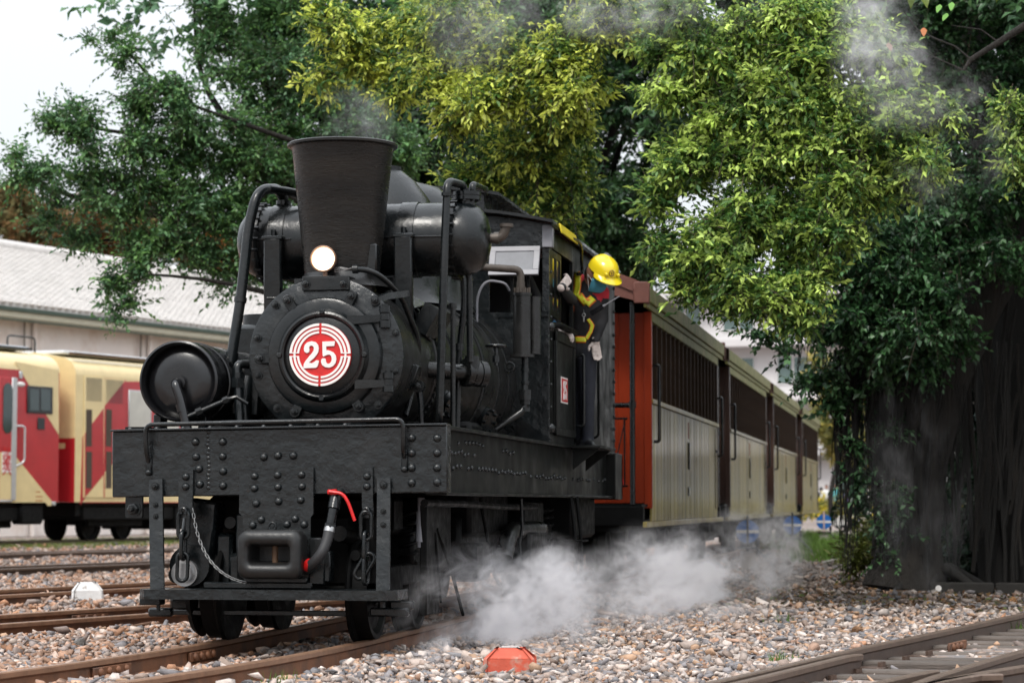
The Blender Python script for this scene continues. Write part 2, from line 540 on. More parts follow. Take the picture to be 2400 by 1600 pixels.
for c, lab, fp in ((-3.12, 'rusty track next to the locomotive, passing beside the white stone', True),
                   (-6.2, 'second rusty track over from the locomotive, behind the white stone', False),
                   (-11.35, 'third brown track over from the locomotive', False),
                   (-16.7, 'fourth brown track, before the red and cream railcars', False),
                   (-24.1, 'track beneath the red and cream railcars', False)):
    tr = track(lab, yard_line(c, -14, min(70, (-1.3 - .959 * c) / .284)), mats=[M['rail'], M['rail_top']] if c > -7 else [M['rail_dark'], M['rail_dark_top']])
    if fp:
        q = atN(205, 1440, c - .405)
        fishplate(tr, (q.x - tr.location.x, q.y - tr.location.y), YD, 1)

# ---- the turnout at the lower right
RA = [(1.75, -6.5), (2.2, -4.4), (2.67, -2.35), (2.94, -1.1), (3.2, .13), (3.46, 1.2), (3.72, 2.3), (4.22, 4.45), (5.0, 7.6), (5.8, 10.4)]
trn = thing('railway_turnout', 'brown turnout with check rails and timber sleepers on the right', 'railway track', (3.6, 0, 0))
trn['kind'] = 'structure'
RM = [M['rail_dark'], M['rail_dark_top']]
def rrail(nm, pts):
    return inst(nm, rail_mesh(nm, [(x - 3.6, y) for x, y in pts], RM), trn)
def pz(l): return [tuple(atZ(1700 + x / 3.36, 1200 + y / 3.36).xy) for x, y in l]
rrail('rail', RA)
rrail('check_rail', [(x + .10, y) for x, y in ((1.80, -6.3), (2.22, -4.4), (2.68, -2.35))] + [(3.14, -.62), (3.20, -.46)])
rrail('rail', pz([(2900, 950), (2352, 1080), (2050, 1165), (1850, 1225), (1640, 1290), (1400, 1375)]))
rrail('wing_rail', pz([(1650, 1240), (1480, 1272), (1250, 1322), (1000, 1390)]))
rrail('rail', pz([(2900, 1120), (2352, 1202), (2000, 1258), (1650, 1330), (1300, 1420)]))
rrail('wing_rail', pz([(2170, 1268), (1980, 1272), (1700, 1318), (1350, 1400)]))
_sl2 = MB().box((0, 0, 0), (2.5, .17, .14), b=.012).mesh('sleeper', M['sleeper'])
for k in range(15):
    y = -3.0 + k * .52
    xa = np.interp(y, [p[1] for p in RA], [p[0] for p in RA])
    inst('sleeper', _sl2, trn, (xa - 3.6 + 1.0, y - .1, -.150 + random.uniform(-.006, .012)), (0, 0, -.16 + random.uniform(-.03, .03)))
_tp = MB().box((0, 0, -.108), (.16, .12, .014), b=.003); _tp.cyl((.06, .03, -.1), (.06, .03, -.075), .016, n=6); _tp.cyl((.06, -.03, -.1), (.06, -.03, -.075), .016, n=6)
tp_me = _tp.mesh('tie_plate', M['rail_dark'])
for k in range(10):
    y = -3.1 + k * .52; xa = np.interp(y, [p[1] for p in RA], [p[0] for p in RA])
    inst('tie_plate', tp_me, trn, (xa - 3.6 + .07, y, .006), (0, 0, -.22))
q = atZ(1700 + 1800 / 3.36, 1200 + 965 / 3.36)
ta = (.24 / 1.028, 1 / 1.028)
fishplate(trn, (q.x - 3.6, q.y), ta, 1, 3)

# ---- ballast stones
def rock_protos(n, npts):
    """angular broken stones: hulls of a few scattered points"""
    out = []
    for i in range(n):
        r = random.Random(100 + i); bm = bmesh.new(); asp = Vector((r.uniform(.8, 1.25), r.uniform(.7, 1.0), r.uniform(.6, .95)))
        for _ in range(npts):
            d = Vector((r.gauss(0, 1), r.gauss(0, 1), r.gauss(0, 1))).normalized()
            q = max(abs(d.x), abs(d.y), abs(d.z)); d = d * (.55 + .45 / q) * r.uniform(.82, 1.0)
            bm.verts.new((d.x * asp.x * .85, d.y * asp.y * .85, d.z * asp.z * .85))
        res = bmesh.ops.convex_hull(bm, input=bm.verts)
        bmesh.ops.delete(bm, geom=[v for v in res['geom_interior'] if isinstance(v, bmesh.types.BMVert)], context='VERTS')
        bmesh.ops.triangulate(bm, faces=bm.faces)
        bm.verts.index_update()
        V = np.array([v.co[:] for v in bm.verts]); F = np.array([[v.index for v in f.verts] for f in bm.faces])
        bm.free(); out.append((V, F))
    return out
ROCK_HI, ROCK_LO = rock_protos(16, 9), rock_protos(8, 7)

def scatter_rocks(pts, size, cols, protos, name, flat=.68):
    Vs, Fs, Cs, base = [], [], [], 0
    n = len(pts); which = rng.integers(0, len(protos), n)
    for k, (PV, PF) in enumerate(protos):
        s = np.where(which == k)[0]
        if len(s) == 0: continue
        m = len(s)
        sc = size[s][:, None] * rng.uniform(.65, 1.25, (m, 3)) * np.array([1.1, .95, flat])
        V = PV[None] * sc[:, None, :]
        a = rng.uniform(0, 2 * PI, m); b = rng.normal(0, .35, m); c = rng.normal(0, .35, m)
        ca, sa, cb, sb, cc, s_ = np.cos(a), np.sin(a), np.cos(b), np.sin(b), np.cos(c), np.sin(c)
        x, y, z = V[..., 0], V[..., 1], V[..., 2]
        y, z = y * cb[:, None] - z * sb[:, None], y * sb[:, None] + z * cb[:, None]
        x, z = x * cc[:, None] + z * s_[:, None], -x * s_[:, None] + z * cc[:, None]
        x, y = x * ca[:, None] - y * sa[:, None], x * sa[:, None] + y * ca[:, None]
        V = np.stack([x, y, z], -1) + pts[s][:, None, :]
        nv = PV.shape[0]
        Vs.append(V.reshape(-1, 3)); Cs.append(np.repeat(cols[s], nv, 0))
        Fs.append((PF[None] + (base + np.arange(m) * nv)[:, None, None]).reshape(-1, 3)); base += m * nv
    return mesh_np(name, np.concatenate(Vs), np.concatenate(Fs), M['stone'], np.concatenate(Cs))

def ground_pts(n, d0, d1, marg):
    """uniform over the wedge of ground the camera looks at between two depths, with a margin"""
    out = []
    while sum(map(len, out)) < n:
        d = np.sqrt(rng.uniform(d0 ** 2, d1 ** 2, n)); wv = rng.uniform(-1, 1, n)
        lat = wv * (d * 1200 / 5667 + marg)
        keep = np.abs(lat) < d * 1200 / 5667 + marg
        x = CAM.x + lat * _rt.x + d * _fw.x; y = CAM.y + lat * _rt.y + d * _fw.y
        out.append(np.stack([x, y], -1)[keep])
    return np.concatenate(out)[:n]

def rail_dist(P):
    x, y = P[:, 0], P[:, 1]
    ll = np.array([loco_line(v) for v in y])
    d = np.minimum(np.abs(x - ll - .405), np.abs(x - ll + .405))
    nrm = x * YN.x + y * YN.y
    for c in (-3.12, -6.2, -11.35, -16.7, -24.1):
        d = np.minimum(d, np.minimum(np.abs(nrm - c - .405), np.abs(nrm - c + .405)))
    ra = np.interp(y, [p[1] for p in RA], [p[0] for p in RA])
    d = np.minimum(d, np.where(y < 9, np.abs(x - ra), 9))
    return d, ll, ra

PAL_R = np.array([[.36, .25, .19], [.31, .20, .14], [.27, .24, .225], [.40, .32, .27], [.20, .17, .155], [.33, .185, .11], [.42, .37, .33], [.17, .17, .18], [.26, .17, .12]])
PAL_G = np.array([[.34, .30, .27], [.26, .245, .235], [.42, .38, .35], [.18, .18, .19], [.31, .25, .21], [.47, .44, .41], [.23, .19, .165], [.145, .15, .16], [.36, .25, .17]])

def ballast(n, d0, d1, s0, s1, protos, name, label, marg=1.2):
    P = ground_pts(n, d0, d1, marg)
    d, ll, ra = rail_dist(P)
    nrm = P[:, 0] * YN.x + P[:, 1] * YN.y
    size = rng.uniform(s0, s1, n) * np.where(rng.random(n) < .06, 1.55, 1.0)
    keep = (d > .055) & ~((d < .085) & (size > .03))
    # soil beneath the fig trees carries only scattered stones
    soil = np.clip((P[:, 1] - 5.5) / 3.0, 0, 1) * (P[:, 0] > 1.3)
    keep &= rng.random(n) > soil * .75
    # the turnout's sleepers lie half bare
    tz = (P[:, 0] > ra + .05) & (P[:, 1] < 5)
    keep &= ~(tz & (rng.random(n) < .68))
    P, size, nrm, d, soil, tz = P[keep], size[keep], nrm[keep], d[keep], soil[keep], tz[keep]
    z = gz(P[:, 0], P[:, 1]) + rng.uniform(-.3, .55, len(P)) * size - np.where(tz, .032, 0) - np.where(d < .13, .02, 0)
    rusty = np.clip((.35 - P[:, 0]) / .9, 0, 1)[:, None] * .85 + .12
    pick = rng.integers(0, 9, len(P))
    cols = np.where(rng.random((len(P), 1)) < rusty, PAL_R[pick], PAL_G[pick]) * rng.uniform(.6, 1.15, (len(P), 1))
    cols = cols * np.array([1.30, 1.20, 1.16])
    far = np.clip((-nrm - 8) / 8, 0, 1)[:, None]
    cols = cols * (1 - .15 * far)
    cols *= (1 - soil * .35)[:, None]
    o = inst(name, scatter_rocks(np.column_stack([P, z]), size, cols, protos, name))
    tag(o, label, 'gravel', kind='stuff')
    return o
ballast(48000, 9.0, 17.5, .020, .044, ROCK_HI, 'gravel', 'loose broken stone ballast lying near in the foreground')
ballast(34000, 17.5, 30, .030, .060, ROCK_LO, 'gravel', 'loose stone ballast around the middle tracks and tree', 1.0)
ballast(26000, 30, 52, .035, .07, ROCK_LO, 'gravel', 'loose stone ballast before the far railcars', .5)
# ================================================================== the locomotive
LO = thing('steam_locomotive', 'black geared steam locomotive with flared chimney and red 25 number plate', 'locomotive', (0, 0, 0))
IR, IRR, ISM, IDL, IDK = M['iron'], M['iron_rough'], M['iron_smooth'], M['iron_dull'], M['iron_dark']

_r = MB(); _r.lathe([(.0235, 0), (.0235, .004), (.021, .012), (.014, .019), (.005, .022)], ax='Y', n=14)
for i, p in enumerate(_r.v): _r.v[i] = (p[0], -p[1], p[2])
_r.f = [q[::-1] for q in _r.f]
RIVET = _r.mesh('rivet', IRR, ang=60)
def hexbolt(r=.02, h=.02, stud=.02):
    b = MB(); b.lathe([(r * 1.35, 0), (r * 1.35, -.005)], ax='Y', n=16); b.lathe([(r, -.005), (r, -h), (r * .8, -h - .003)], ax='Y', n=6)
    b.lathe([(r * .5, -h), (r * .5, -h - stud), (r * .35, -h - stud - .004)], ax='Y', n=10)
    return b.mesh('bolt', IR, ang=30)
BOLT = hexbolt(); BOLT_S = hexbolt(.014, .014, .010)
def z1(x, y, Y=0.0): return at(240 + x / 2.8, 960 + y / 2.8, Y)
def z2(x, y, Y=0.45): return at(300 + x / 2.8, 620 + y / 2.8, Y)
def z3(x, y, Y=1.1): return at(540 + x / 3.5636, 280 + y / 3.5636, Y)
def z4(x, y, Y=3.84): return at(1000 + x / 2.306, 400 + y / 2.306, Y)

# --- front beam, tilted a hair as it sits on its springs
BT = -.0135
BM = Matrix.Rotation(BT, 4, 'Y')
def beam_loc(p):
    return BM.inverted() @ (Vector(p) - Vector((0, 0, 1.0)))
b = MB(); b.box((0, .055, -.002), (1.92, .11, .368), b=.006); b.box((0, .04, .187), (1.92, .14, .012), b=.003)
beam = b.build('front_beam', IRR, LO, (0, 0, 1.0), (0, BT, 0))
for x, y in ((612, 210), (615, 308), (635, 388), (640, 488), (790, 210), (790, 305), (793, 403), (793, 498), (1060, 310), (1153, 300), (1253, 300),
             (2030, 185), (2030, 283), (2030, 380), (2030, 478), (2197, 185), (2197, 283), (2197, 380), (2197, 475)):
    p = beam_loc(z1(x, y)); inst('rivet', RIVET, beam, (p.x, 0, p.z), (0, random.uniform(0, 3), 0))
for k in range(9):
    inst('rivet', RIVET, beam, (-.86 + k * .155, .02, .193), (-PI / 2, 0, 0), .55)
# weld bead down the beam
wb = MB()
for k in range(14): wb.ell((-.40 + random.uniform(-.004, .004), -.001, .17 - k * .024), (.012, .004, .012), 8, 5)
wb.build('weld_seam', IRR, beam)
# hand rail on the beam
hb = MB()
pl = [(-.742, -.012, 1.0), (-.745, -.05, 1.06), (-.748, -.06, 1.205), (.726, -.06, 1.228), (.724, -.05, 1.07), (.722, -.012, 1.02)]
hb.tube(fillet(pl, .05), .0135, 10)
rail_o = hb.build('hand_rail', IR, LO)
for x, z in ((-.742, .985), (.722, 1.0)):
    e = MB(); e.box((x, -.008, z), (.034, .014, .125), b=.005); e.build('rail_foot', IR, rail_o)
    for dz in (-.045, .04): inst('rivet', RIVET, rail_o, (x, -.014, z + dz), (0, 0, 0), .8)
# coupler plate
def prz(x, z): return (x, z)
b = MB()
b.prism([(-.212, .958), (-.212, .715), (-.190, .695), (-.190, .36), (.197, .36), (.197, .690), (.211, .710), (.211, .964)][::-1], (0, -.004, 0), (1, 0, 0), (0, 0, 1), .022)
cpl = b.build('coupler_plate', IRR, LO)
for x, y in ((1000, 435), (1150, 428), (1307, 425), (998, 515), (1153, 508), (1310, 503), (1010, 615), (1157, 600), (1302, 592), (1043, 720), (1265, 715), (988, 757), (1212, 752), (1325, 752)):
    p = z1(x, y, -.026); inst('rivet', RIVET, cpl, (p.x, -.026, p.z), (0, random.uniform(0, 3), 0), .95)
for x, y in ((955, 532), (1347, 518)):
    h = MB(); p = z1(x, y, -.027); h.cyl((p.x, -.02, p.z), (p.x, -.0272, p.z), .009, n=12); h.build('bolt_hole', M['dark'], cpl)

# --- coupler head: rounded casting with a funnel mouth
def rrect(w, h, r, k=5):
    out = []
    for cx, cz, a0 in ((w / 2 - r, h / 2 - r, 0), (-w / 2 + r, h / 2 - r, 90), (-w / 2 + r, -h / 2 + r, 180), (w / 2 - r, -h / 2 + r, 270)):
        for i in range(k + 1):
            a = R(a0 + 90 * i / k); out.append((cx + r * math.cos(a), cz + r * math.sin(a)))
    return out
def loft(b, rings, c, cap0=True, cap1=True):
    vs, fs = [], []; n = len(rings[0][1])
    for y, ring in rings: vs += [(c[0] + x, c[1] + y, c[2] + z) for x, z in ring]
    for i in range(len(rings) - 1):
        for j in range(n):
            k = (j + 1) % n; fs.append((i * n + j, i * n + k, (i + 1) * n + k, (i + 1) * n + j))
    if cap0: fs.append(tuple(range(n))[::-1])
    if cap1: fs.append(tuple(range((len(rings) - 1) * n, len(rings) * n)))
    b.add(vs, [q[::-1] for q in fs])
b = MB()
loft(b, [(0, rrect(.33, .235, .04)), (-.10, rrect(.355, .262, .045)), (-.175, rrect(.362, .268, .05)), (-.20, rrect(.352, .256, .05)), (-.216, rrect(.325, .225, .05)),
         (-.222, rrect(.285, .175, .045)), (-.216, rrect(.25, .13, .03)), (-.19, rrect(.222, .10, .02)), (-.13, rrect(.205, .085, .012)), (-.03, rrect(.20, .08, .01))], (.014, -.02, .49))
cp = b.build('coupler', M['casting'], LO, ang=50)
b = MB(); b.cyl((.03, -.15, .44), (.03, -.15, .545), .017, n=14); b.build('coupling_pin', M['rust_pin'], cp)
b = MB(); b.tube([(.0 + .02 * math.cos(t), -.10, .64 + .022 * math.sin(t)) for t in np.linspace(-.9, PI + .9, 12)], .007, 8); b.build('pin_ring', IR, cp)
b = MB(); b.box((.235, -.01, .45), (.09, .05, .26), b=.008); b.box((.285, .02, .42), (.05, .09, .17), b=.008)
b.box((.01, -.02, .345), (.36, .10, .03), b=.006); b.build('coupler_pocket', IR, LO)

# --- brake hose with red cock
b = MB(); b.cyl((.352, -.08, .80), (.346, -.11, .735), .034, n=16); b.cyl((.346, -.11, .735), (.335, -.13, .655), .027, .025, n=16)
b.cyl((.335, -.13, .655), (.333, -.133, .635), .034, n=6); b.cyl((.36, .05, .84), (.352, -.08, .80), .03, n=12)
ck = b.build('brake_pipe', IR, LO)
b = MB(); b.cyl((.333, -.133, .637), (.330, -.14, .612), .031, n=16); b.build('hose_clamp', M['steel'], ck)
b = MB()
hp = [Vector((.331, -.138, .62)), Vector((.322, -.16, .56)), Vector((.300, -.18, .50)), Vector((.262, -.17, .455)), Vector((.215, -.13, .42)), Vector((.19, -.08, .405))]
pts = []
for i in range(len(hp) - 1):
    p0, p1, p2, p3 = hp[max(i - 1, 0)], hp[i], hp[i + 1], hp[min(i + 2, len(hp) - 1)]
    for j in range(6):
        t = j / 6
        pts.append(.5 * ((2 * p1) + (-p0 + p2) * t + (2 * p0 - 5 * p1 + 4 * p2 - p3) * t * t + (-p0 + 3 * p1 - 3 * p2 + p3) * t ** 3))
b.tube(pts, [.029 + .0008 * (i % 2) for i in range(len(pts))], 14)
hs = b.build('brake_hose', M['rubber'], ck, ang=60)
b = MB(); b.tube([(.23, -.150, .442), (.215, -.142, .431), (.205, -.13, .42)], .0305, 14); b.build('hose_stripe', M['red'], hs)
b = MB(); b.box((.335, -.095, .828), (.05, .035, .028), rot=(0, .1, 0), b=.006)
b.tube(fillet([(.325, -.12, .832), (.40, -.12, .822), (.432, -.12, .775), (.468, -.115, .672)], .03), .0095, 8); b.cyl((.35, -.1, .815), (.35, -.1, .845), .014, n=8)
b.build('cock_handle', M['red'], ck)

# --- hangers, step board
def bar(name, p0, p1, wd, th=.022, mt=IRR, bolts=(), parent=LO):
    p0, p1 = Vector(p0), Vector(p1)
    b = MB(); d = p1 - p0; L_ = d.length
    q = Vector((1, 0, 0)); nn = d.normalized().cross(q).normalized(); q = nn.cross(d.normalized()).normalized()
    vs = []
    for t in (p0, p1):
        for sx, sy in ((-1, -1), (1, -1), (1, 1), (-1, 1)): vs.append(t + q * sx * wd / 2 + nn * sy * th / 2)
    b.add(vs, [(0, 1, 2, 3)[::-1], (4, 5, 6, 7), (0, 1, 5, 4), (1, 2, 6, 5), (2, 3, 7, 6), (3, 0, 4, 7)])
    o = b.build(name, mt, parent, ang=20)
    for f, big in bolts:
        p = p0 + d * f; inst('bolt', BOLT if big else BOLT_S, o, (p.x, p.y - th / 2, p.z), (0, random.uniform(0, 3), 0), .9)
    return o
bar('step_hanger', (-.697, -.014, .900), (-.655, -.10, .295), .078, bolts=((.065, 1), (.235, 0), (.34, 0)))
bar('step_hanger', (.609, -.014, .906), (.625, -.10, .295), .074, bolts=((.065, 1), (.30, 0), (.42, 0)))
hl = bar('chain_hanger', (-.520, -.014, .955), (-.522, -.02, .685), .082)
hr = bar('chain_hanger', (.515, -.014, .966), (.520, -.02, .688), .062)
for o, xs in ((hl, -.52), (hr, .515)):
    for zz in (.915, .86): inst('rivet', RIVET, o, (xs, -.026, zz), (0, 0, 0), .95)
bar('chain_back_plate', (.545, .03, .69), (.55, .02, .33), .09, .02, IDK)
b = MB()
bd = [(-.745, -.137), (-.70, -.20), (.66, -.20), (.705, -.10), (.715, .12), (-.70, .12)]
b.prism(bd, (0, 0, .242), (1, 0, 0), (0, 1, 0), .054)
brd = b.build('step_board', IRR, LO, ang=20)
b = MB(); b.box((-.70, -.05, .225), (.12, .10, .04), b=.006); b.cyl((-.665, -.05, .215), (-.665, -.05, .17), .011, n=10); b.box((-.10, .0, .315), (.62, .08, .035), b=.006)
b.build('board_bracket', IR, brd)
b = MB(); b.prism([(-.045, 0), (.045, 0), (.05, .012), (.05, .12), (-.05, .12), (-.05, .012)], (-.84, .05, .686), (1, 0, 0), (0, 0, 1), .02)
br = b.build('beam_bracket', IR, LO); inst('bolt', BOLT, br, (-.84, .03, .735), (0, .4, 0), 1.6)
b = MB(); b.prism([(-.042, 0), (0, -.03), (.042, 0), (0, .03)], (-.84, .03, .735), (1, 0, 0), (0, 0, 1), .006); b.build('bolt_lug', IR, br)

# --- chains
def link_mesh(L_, W, r, mt, name='link'):
    b = MB(); h_ = (L_ - W) / 2; pts = []
    for i in range(9): t = PI * i / 8; pts.append((W / 2 * math.cos(t), 0, h_ + W / 2 * math.sin(t)))
    for i in range(9): t = PI + PI * i / 8; pts.append((W / 2 * math.cos(t), 0, -h_ + W / 2 * math.sin(t)))
    pts.append(pts[0]); b.tube(pts, r, 8, caps=False)
    return b.mesh(name, mt, ang=80)
BIG = link_mesh(.155, .058, .0115, IR)
c1 = thing('coupling_chain', 'heavy black coupling chain hanging at the drive shaft side of the locomotive front', 'chain', (-.525, -.05, .69), group='coupling chains on the beam')
for z, a, t in ((-.04, .1, 0), (-.155, 1.5, 0), (-.275, .15, .03)): inst('link', BIG, c1, (-.003 if z < -.2 else 0, 0, z), (0, t, a))
b = MB(); b.tube([(.016 * math.cos(t), -.005, .03 + .02 * math.sin(t)) for t in np.linspace(-.6, PI + .6, 9)], .011, 8); b.build('shackle', IR, c1)
c2 = thing('coupling_chain', 'heavy black coupling chain hanging next to the red brake cock', 'chain', (.517, -.05, .69), group='coupling chains on the beam')
for x, z, t, a in ((0, -.045, 0, .2), (-.002, -.155, .05, 1.45), (-.008, -.265, .55, .2), (.0, -.285, .05, 1.3)): inst('link', BIG, c2, (x, -.005, z), (0, t, a))
b = MB(); b.tube([(.016 * math.cos(t), -.005, .03 + .02 * math.sin(t)) for t in np.linspace(-.6, PI + .6, 9)], .011, 8); b.build('shackle', IR, c2)
SM = link_mesh(.032, .0135, .0026, mat('tarnished chain steel', (.22, .22, .22), .4, .8, .2, 20))
c3 = thing('safety_chain', 'thin bright chain sagging from the beam hanger to the coupler', 'chain', (-.475, -.04, .74))
cp0, cp1, cp2 = Vector((0, 0, 0)), Vector((.06, -.05, -.36)), Vector((.345, -.13, -.405))
N = 25; prev = None
for i in range(N):
    t = (i + .5) / N; p = cp0 * (1 - t) ** 2 + cp1 * 2 * t * (1 - t) + cp2 * t * t
    d = ((cp1 - cp0) * (1 - t) + (cp2 - cp1) * t).normalized()
    qd = d.to_track_quat('Z', 'Y') @ Euler((0, 0, .6 if i % 2 else 2.1)).to_quaternion()
    inst('link', SM, c3, p, qd.to_euler())

# --- smokebox and boiler, axis set to the side as on this type
BX, BZ = .16, 1.61
b = MB()
b.lathe([(.445, .47), (.455, .475), (.455, .50), (.447, .505), (.447, 1.42), (.458, 1.425), (.458, 1.50)], (BX, 0, BZ), 'Y', 72, False, False)
sb = b.build('smokebox', IDL, LO)
b = MB(); b.lathe([(.446, 1.5), (.45, 1.95), (.52, 2.55), (.535, 2.7), (.535, 3.84)], (BX, 0, BZ), 'Y', 72, False, False)
bo = b.build('boiler', IDL, LO, ang=60)
for y, r in ((2.0, .461), (2.62, .537), (3.15, .539), (3.55, .539)):
    b = MB(); b.lathe([(r - .01, y - .03), (r, y - .028), (r, y + .028), (r - .01, y + .03)], (BX, 0, BZ), 'Y', 72, False, False); b.build('boiler_band', IR, bo)
b = MB()
for k in range(30):
    a = R(-20 + k * 5.0); b.box((BX + .468 * math.sin(a + .5), 1.46, BZ + .468 * math.cos(a + .5)), (.030, .055, .018), rot=(0, a + .5, 0), b=.003)
b.build('rivet_course', IR, sb)
# front ring and door
b = MB(); b.lathe([(.30, .44), (.445, .44), (.455, .447), (.455, .475)], (BX, 0, BZ), 'Y', 72, False, False)
ring = b.build('front_ring', IRR, LO)
b = MB(); b.lathe([(.336, .442), (.336, .415), (.328, .400), (.31, .392), (.268, .388), (.258, .37), (.250, .352), (.238, .347), (.226, .352), (.218, .366), (.20, .36), (.0, .335)][::-1], (BX, 0, BZ), 'Y', 64, True, False)
b.f = [q for q in b.f]
door = b.build('smokebox_door', IR, LO, ang=28)
for a in range(0, 4):
    b = MB(); t = a * PI / 2; b.box((BX + .248 * math.cos(t), .352, BZ + .248 * math.sin(t)), (.03, .03, .03), b=.005); b.build('door_lug', IR, door)
def onring(x, y, Y=.44): 
    p = z2(x, y, Y); return p.x, p.z
for x, y in ((968, 265), (850, 483), (855, 730), (980, 940), (1757, 450), (1760, 698), (1642, 920), (1195, 1058), (1440, 1052)):
    X_, Z_ = onring(x, y); inst('bolt', BOLT_S, ring, (X_, .44, Z_), (0, random.uniform(0, 3), 0), 1.25)
for x, y in ((1060, 240), (1475, 212), (880, 620), (1108, 968), (1522, 932)):
    X_, Z_ = onring(x, y); d = Vector((BX - X_, 0, BZ - Z_)); a = math.atan2(d.x, d.z)
    b = MB(); poly = rrect(.058, .115, .028)
    loft(b, [(0, poly), (-.03, poly), (-.036, rrect(.05, .105, .024))], (0, 0, .022))
    dg = b.build('door_clamp', IR, ring, (X_, .435, Z_), (0, a, 0))
    inst('bolt', BOLT, dg, (0, -.036, 0), (0, .3, 0), 1.05)
# hinges
for (x0, y0, x1, y1, px, py0, py1) in ((1440, 365, 1690, 350, 1685, 268, 415), (1490, 785, 1740, 778, 1708, 705, 838)):
    p0, p1 = z2(x0, y0, .36), z2(x1, y1, .41)
    b = MB(); d = p1 - p0
    b.prism([(0, -.026), (d.length, -.018), (d.length, .018), (0, .026)], p0 + Vector((0, -.01, 0)), d.normalized(), Vector((0, 0, 1)), -.02)
    hg = b.build('door_hinge', IR, door)
    pc0, pc1 = z2(px, py0, .41), z2(px, py1, .41)
    b = MB(); n_ = 3
    for k in range(n_):
        a0 = pc0.lerp(pc1, (k + .06) / n_); a1 = pc0.lerp(pc1, (k + .94) / n_); b.cyl(a0, a1, .032 if k != 1 else .027, n=18)
    b.cyl(pc0 + Vector((0, 0, .008)), pc0 - Vector((0, 0, .01)), .018, n=12)
    b.build('hinge_knuckle', IR, hg)
# lamp bracket plate on top of the ring
b = MB(); p0, p1 = z2(1142, 85, .42), z2(1450, 165, .42)
b.box(((p0.x + p1.x) / 2, .43, (p0.z + p1.z) / 2), (p1.x - p0.x, .014, p0.z - p1.z), b=.003); b.box(((p0.x + p1.x) / 2, .50, p0.z + .002), (p1.x - p0.x, .15, .010), b=.002)
lb = b.build('lamp_bracket', IR, LO)
for x in (1168, 1412):
    p = z2(x, 128, .42); inst('bolt', BOLT, lb, (p.x, .422, p.z), (0, .3, 0), 1.0)

# --- number plate
ST = .1785 / 615
def dig(pts, cx=758, cz=762): return [((x - cx) * ST, -(y - cz) * ST) for x, y in pts]
TWO = [(490, 728), (445, 700), (435, 640), (450, 575), (500, 520), (590, 497), (670, 515), (722, 575), (735, 640), (725, 710), (690, 770), (640, 830), (580, 880), (540, 918),
       (600, 928), (645, 905), (690, 870), (725, 870), (742, 890), (730, 945), (710, 1000), (680, 1018), (435, 1030), (432, 1000), (440, 940), (475, 880), (540, 800), (600, 730),
       (632, 680), (638, 630), (620, 595), (580, 582), (550, 595), (540, 625), (548, 660), (545, 700), (520, 725)]
FIVE = [(805, 505), (1060, 495), (1045, 590), (885, 597), (885, 670), (950, 680), (1030, 715), (1080, 780), (1092, 850), (1075, 930), (1020, 990), (950, 1015), (870, 1005),
        (810, 965), (785, 905), (788, 860), (815, 832), (855, 832), (880, 855), (885, 900), (900, 930), (935, 938), (970, 925), (995, 885), (1000, 830), (985, 780), (950, 757),
        (900, 765), (850, 790), (825, 800), (815, 770)]
b = MB(); b.lathe([(.1785, .012), (.1785, -.012), (.176, -.014), (0, -.014)], ax='Y', n=64, cap1=False)
npl = b.build('number_plate', [M['red']], LO, (BX + .002, .318, BZ - .001), (0, .012, 0))
def arc_ring(r0, r1, a0, a1, y0, y1, n=20):
    vs, fs = [], []
    for i in range(n + 1):
        a = a0 + (a1 - a0) * i / n
        for r, y in ((r0, y0), (r0, y1), (r1, y1), (r1, y0)): vs.append((r * math.cos(a), y, r * math.sin(a)))
    for i in range(n):
        for j in range(4): fs.append((i * 4 + j, i * 4 + (j + 1) % 4, i * 4 + 4 + (j + 1) % 4, i * 4 + 4 + j))
    fs += [(0, 1, 2, 3)[::-1], (n * 4, n * 4 + 1, n * 4 + 2, n * 4 + 3)]
    return vs, fs
for r0, r1 in ((.1645, .1787), (.1425, .155), (.122, .134)):
    b = MB()
    for k in range(4):
        g = .007 / r0
        b.add(*arc_ring(r0, r1, k * PI / 2 + g, (k + 1) * PI / 2 - g, -.0125, -.020))
    b.build('plate_ring', M['white'], npl, ang=30)
b = MB()
for s in (-1, 1):
    for q in (-1, 1): b.box((s * .1497, -.0155, q * .0105), (.052, .0066, .006))
    b.box((s * .149, -.0155, 0), (.011, .0066, .014))
b.build('plate_bar', M['white'], npl)
for nm, D in (('digit_two', TWO), ('digit_five', FIVE)):
    b = MB(); b.prism(dig(D), (0, -.0125, 0), (1, 0, 0), (0, 0, 1), .010); b.build(nm, M['white'], npl, ang=25)

# --- chimney
CX_, CY_ = .152, .86
b = MB(); b.lathe([(.20, 2.0), (.212, 2.08), (.222, 2.12), (.300, 2.862), (.304, 2.868), (.328, 2.875), (.330, 2.888), (.322, 2.894), (.296, 2.892), (.284, 2.84), (.21, 2.2)], (CX_, CY_, 0), 'Z', 64, False, False)
ch = b.build('chimney', M['stack'], LO)
b = MB(); b.lathe([(.30, 2.035), (.27, 2.06), (.235, 2.085), (.222, 2.12)], (CX_, CY_, 0), 'Z', 48, False, False); b.build('chimney_base', IDL, ch)
b = MB(); b.box((CX_ + .20, .78, 2.20), (.075, .10, .17), b=.008); b.build('chimney_bracket', M['frame_grey'] if False else IR, ch)
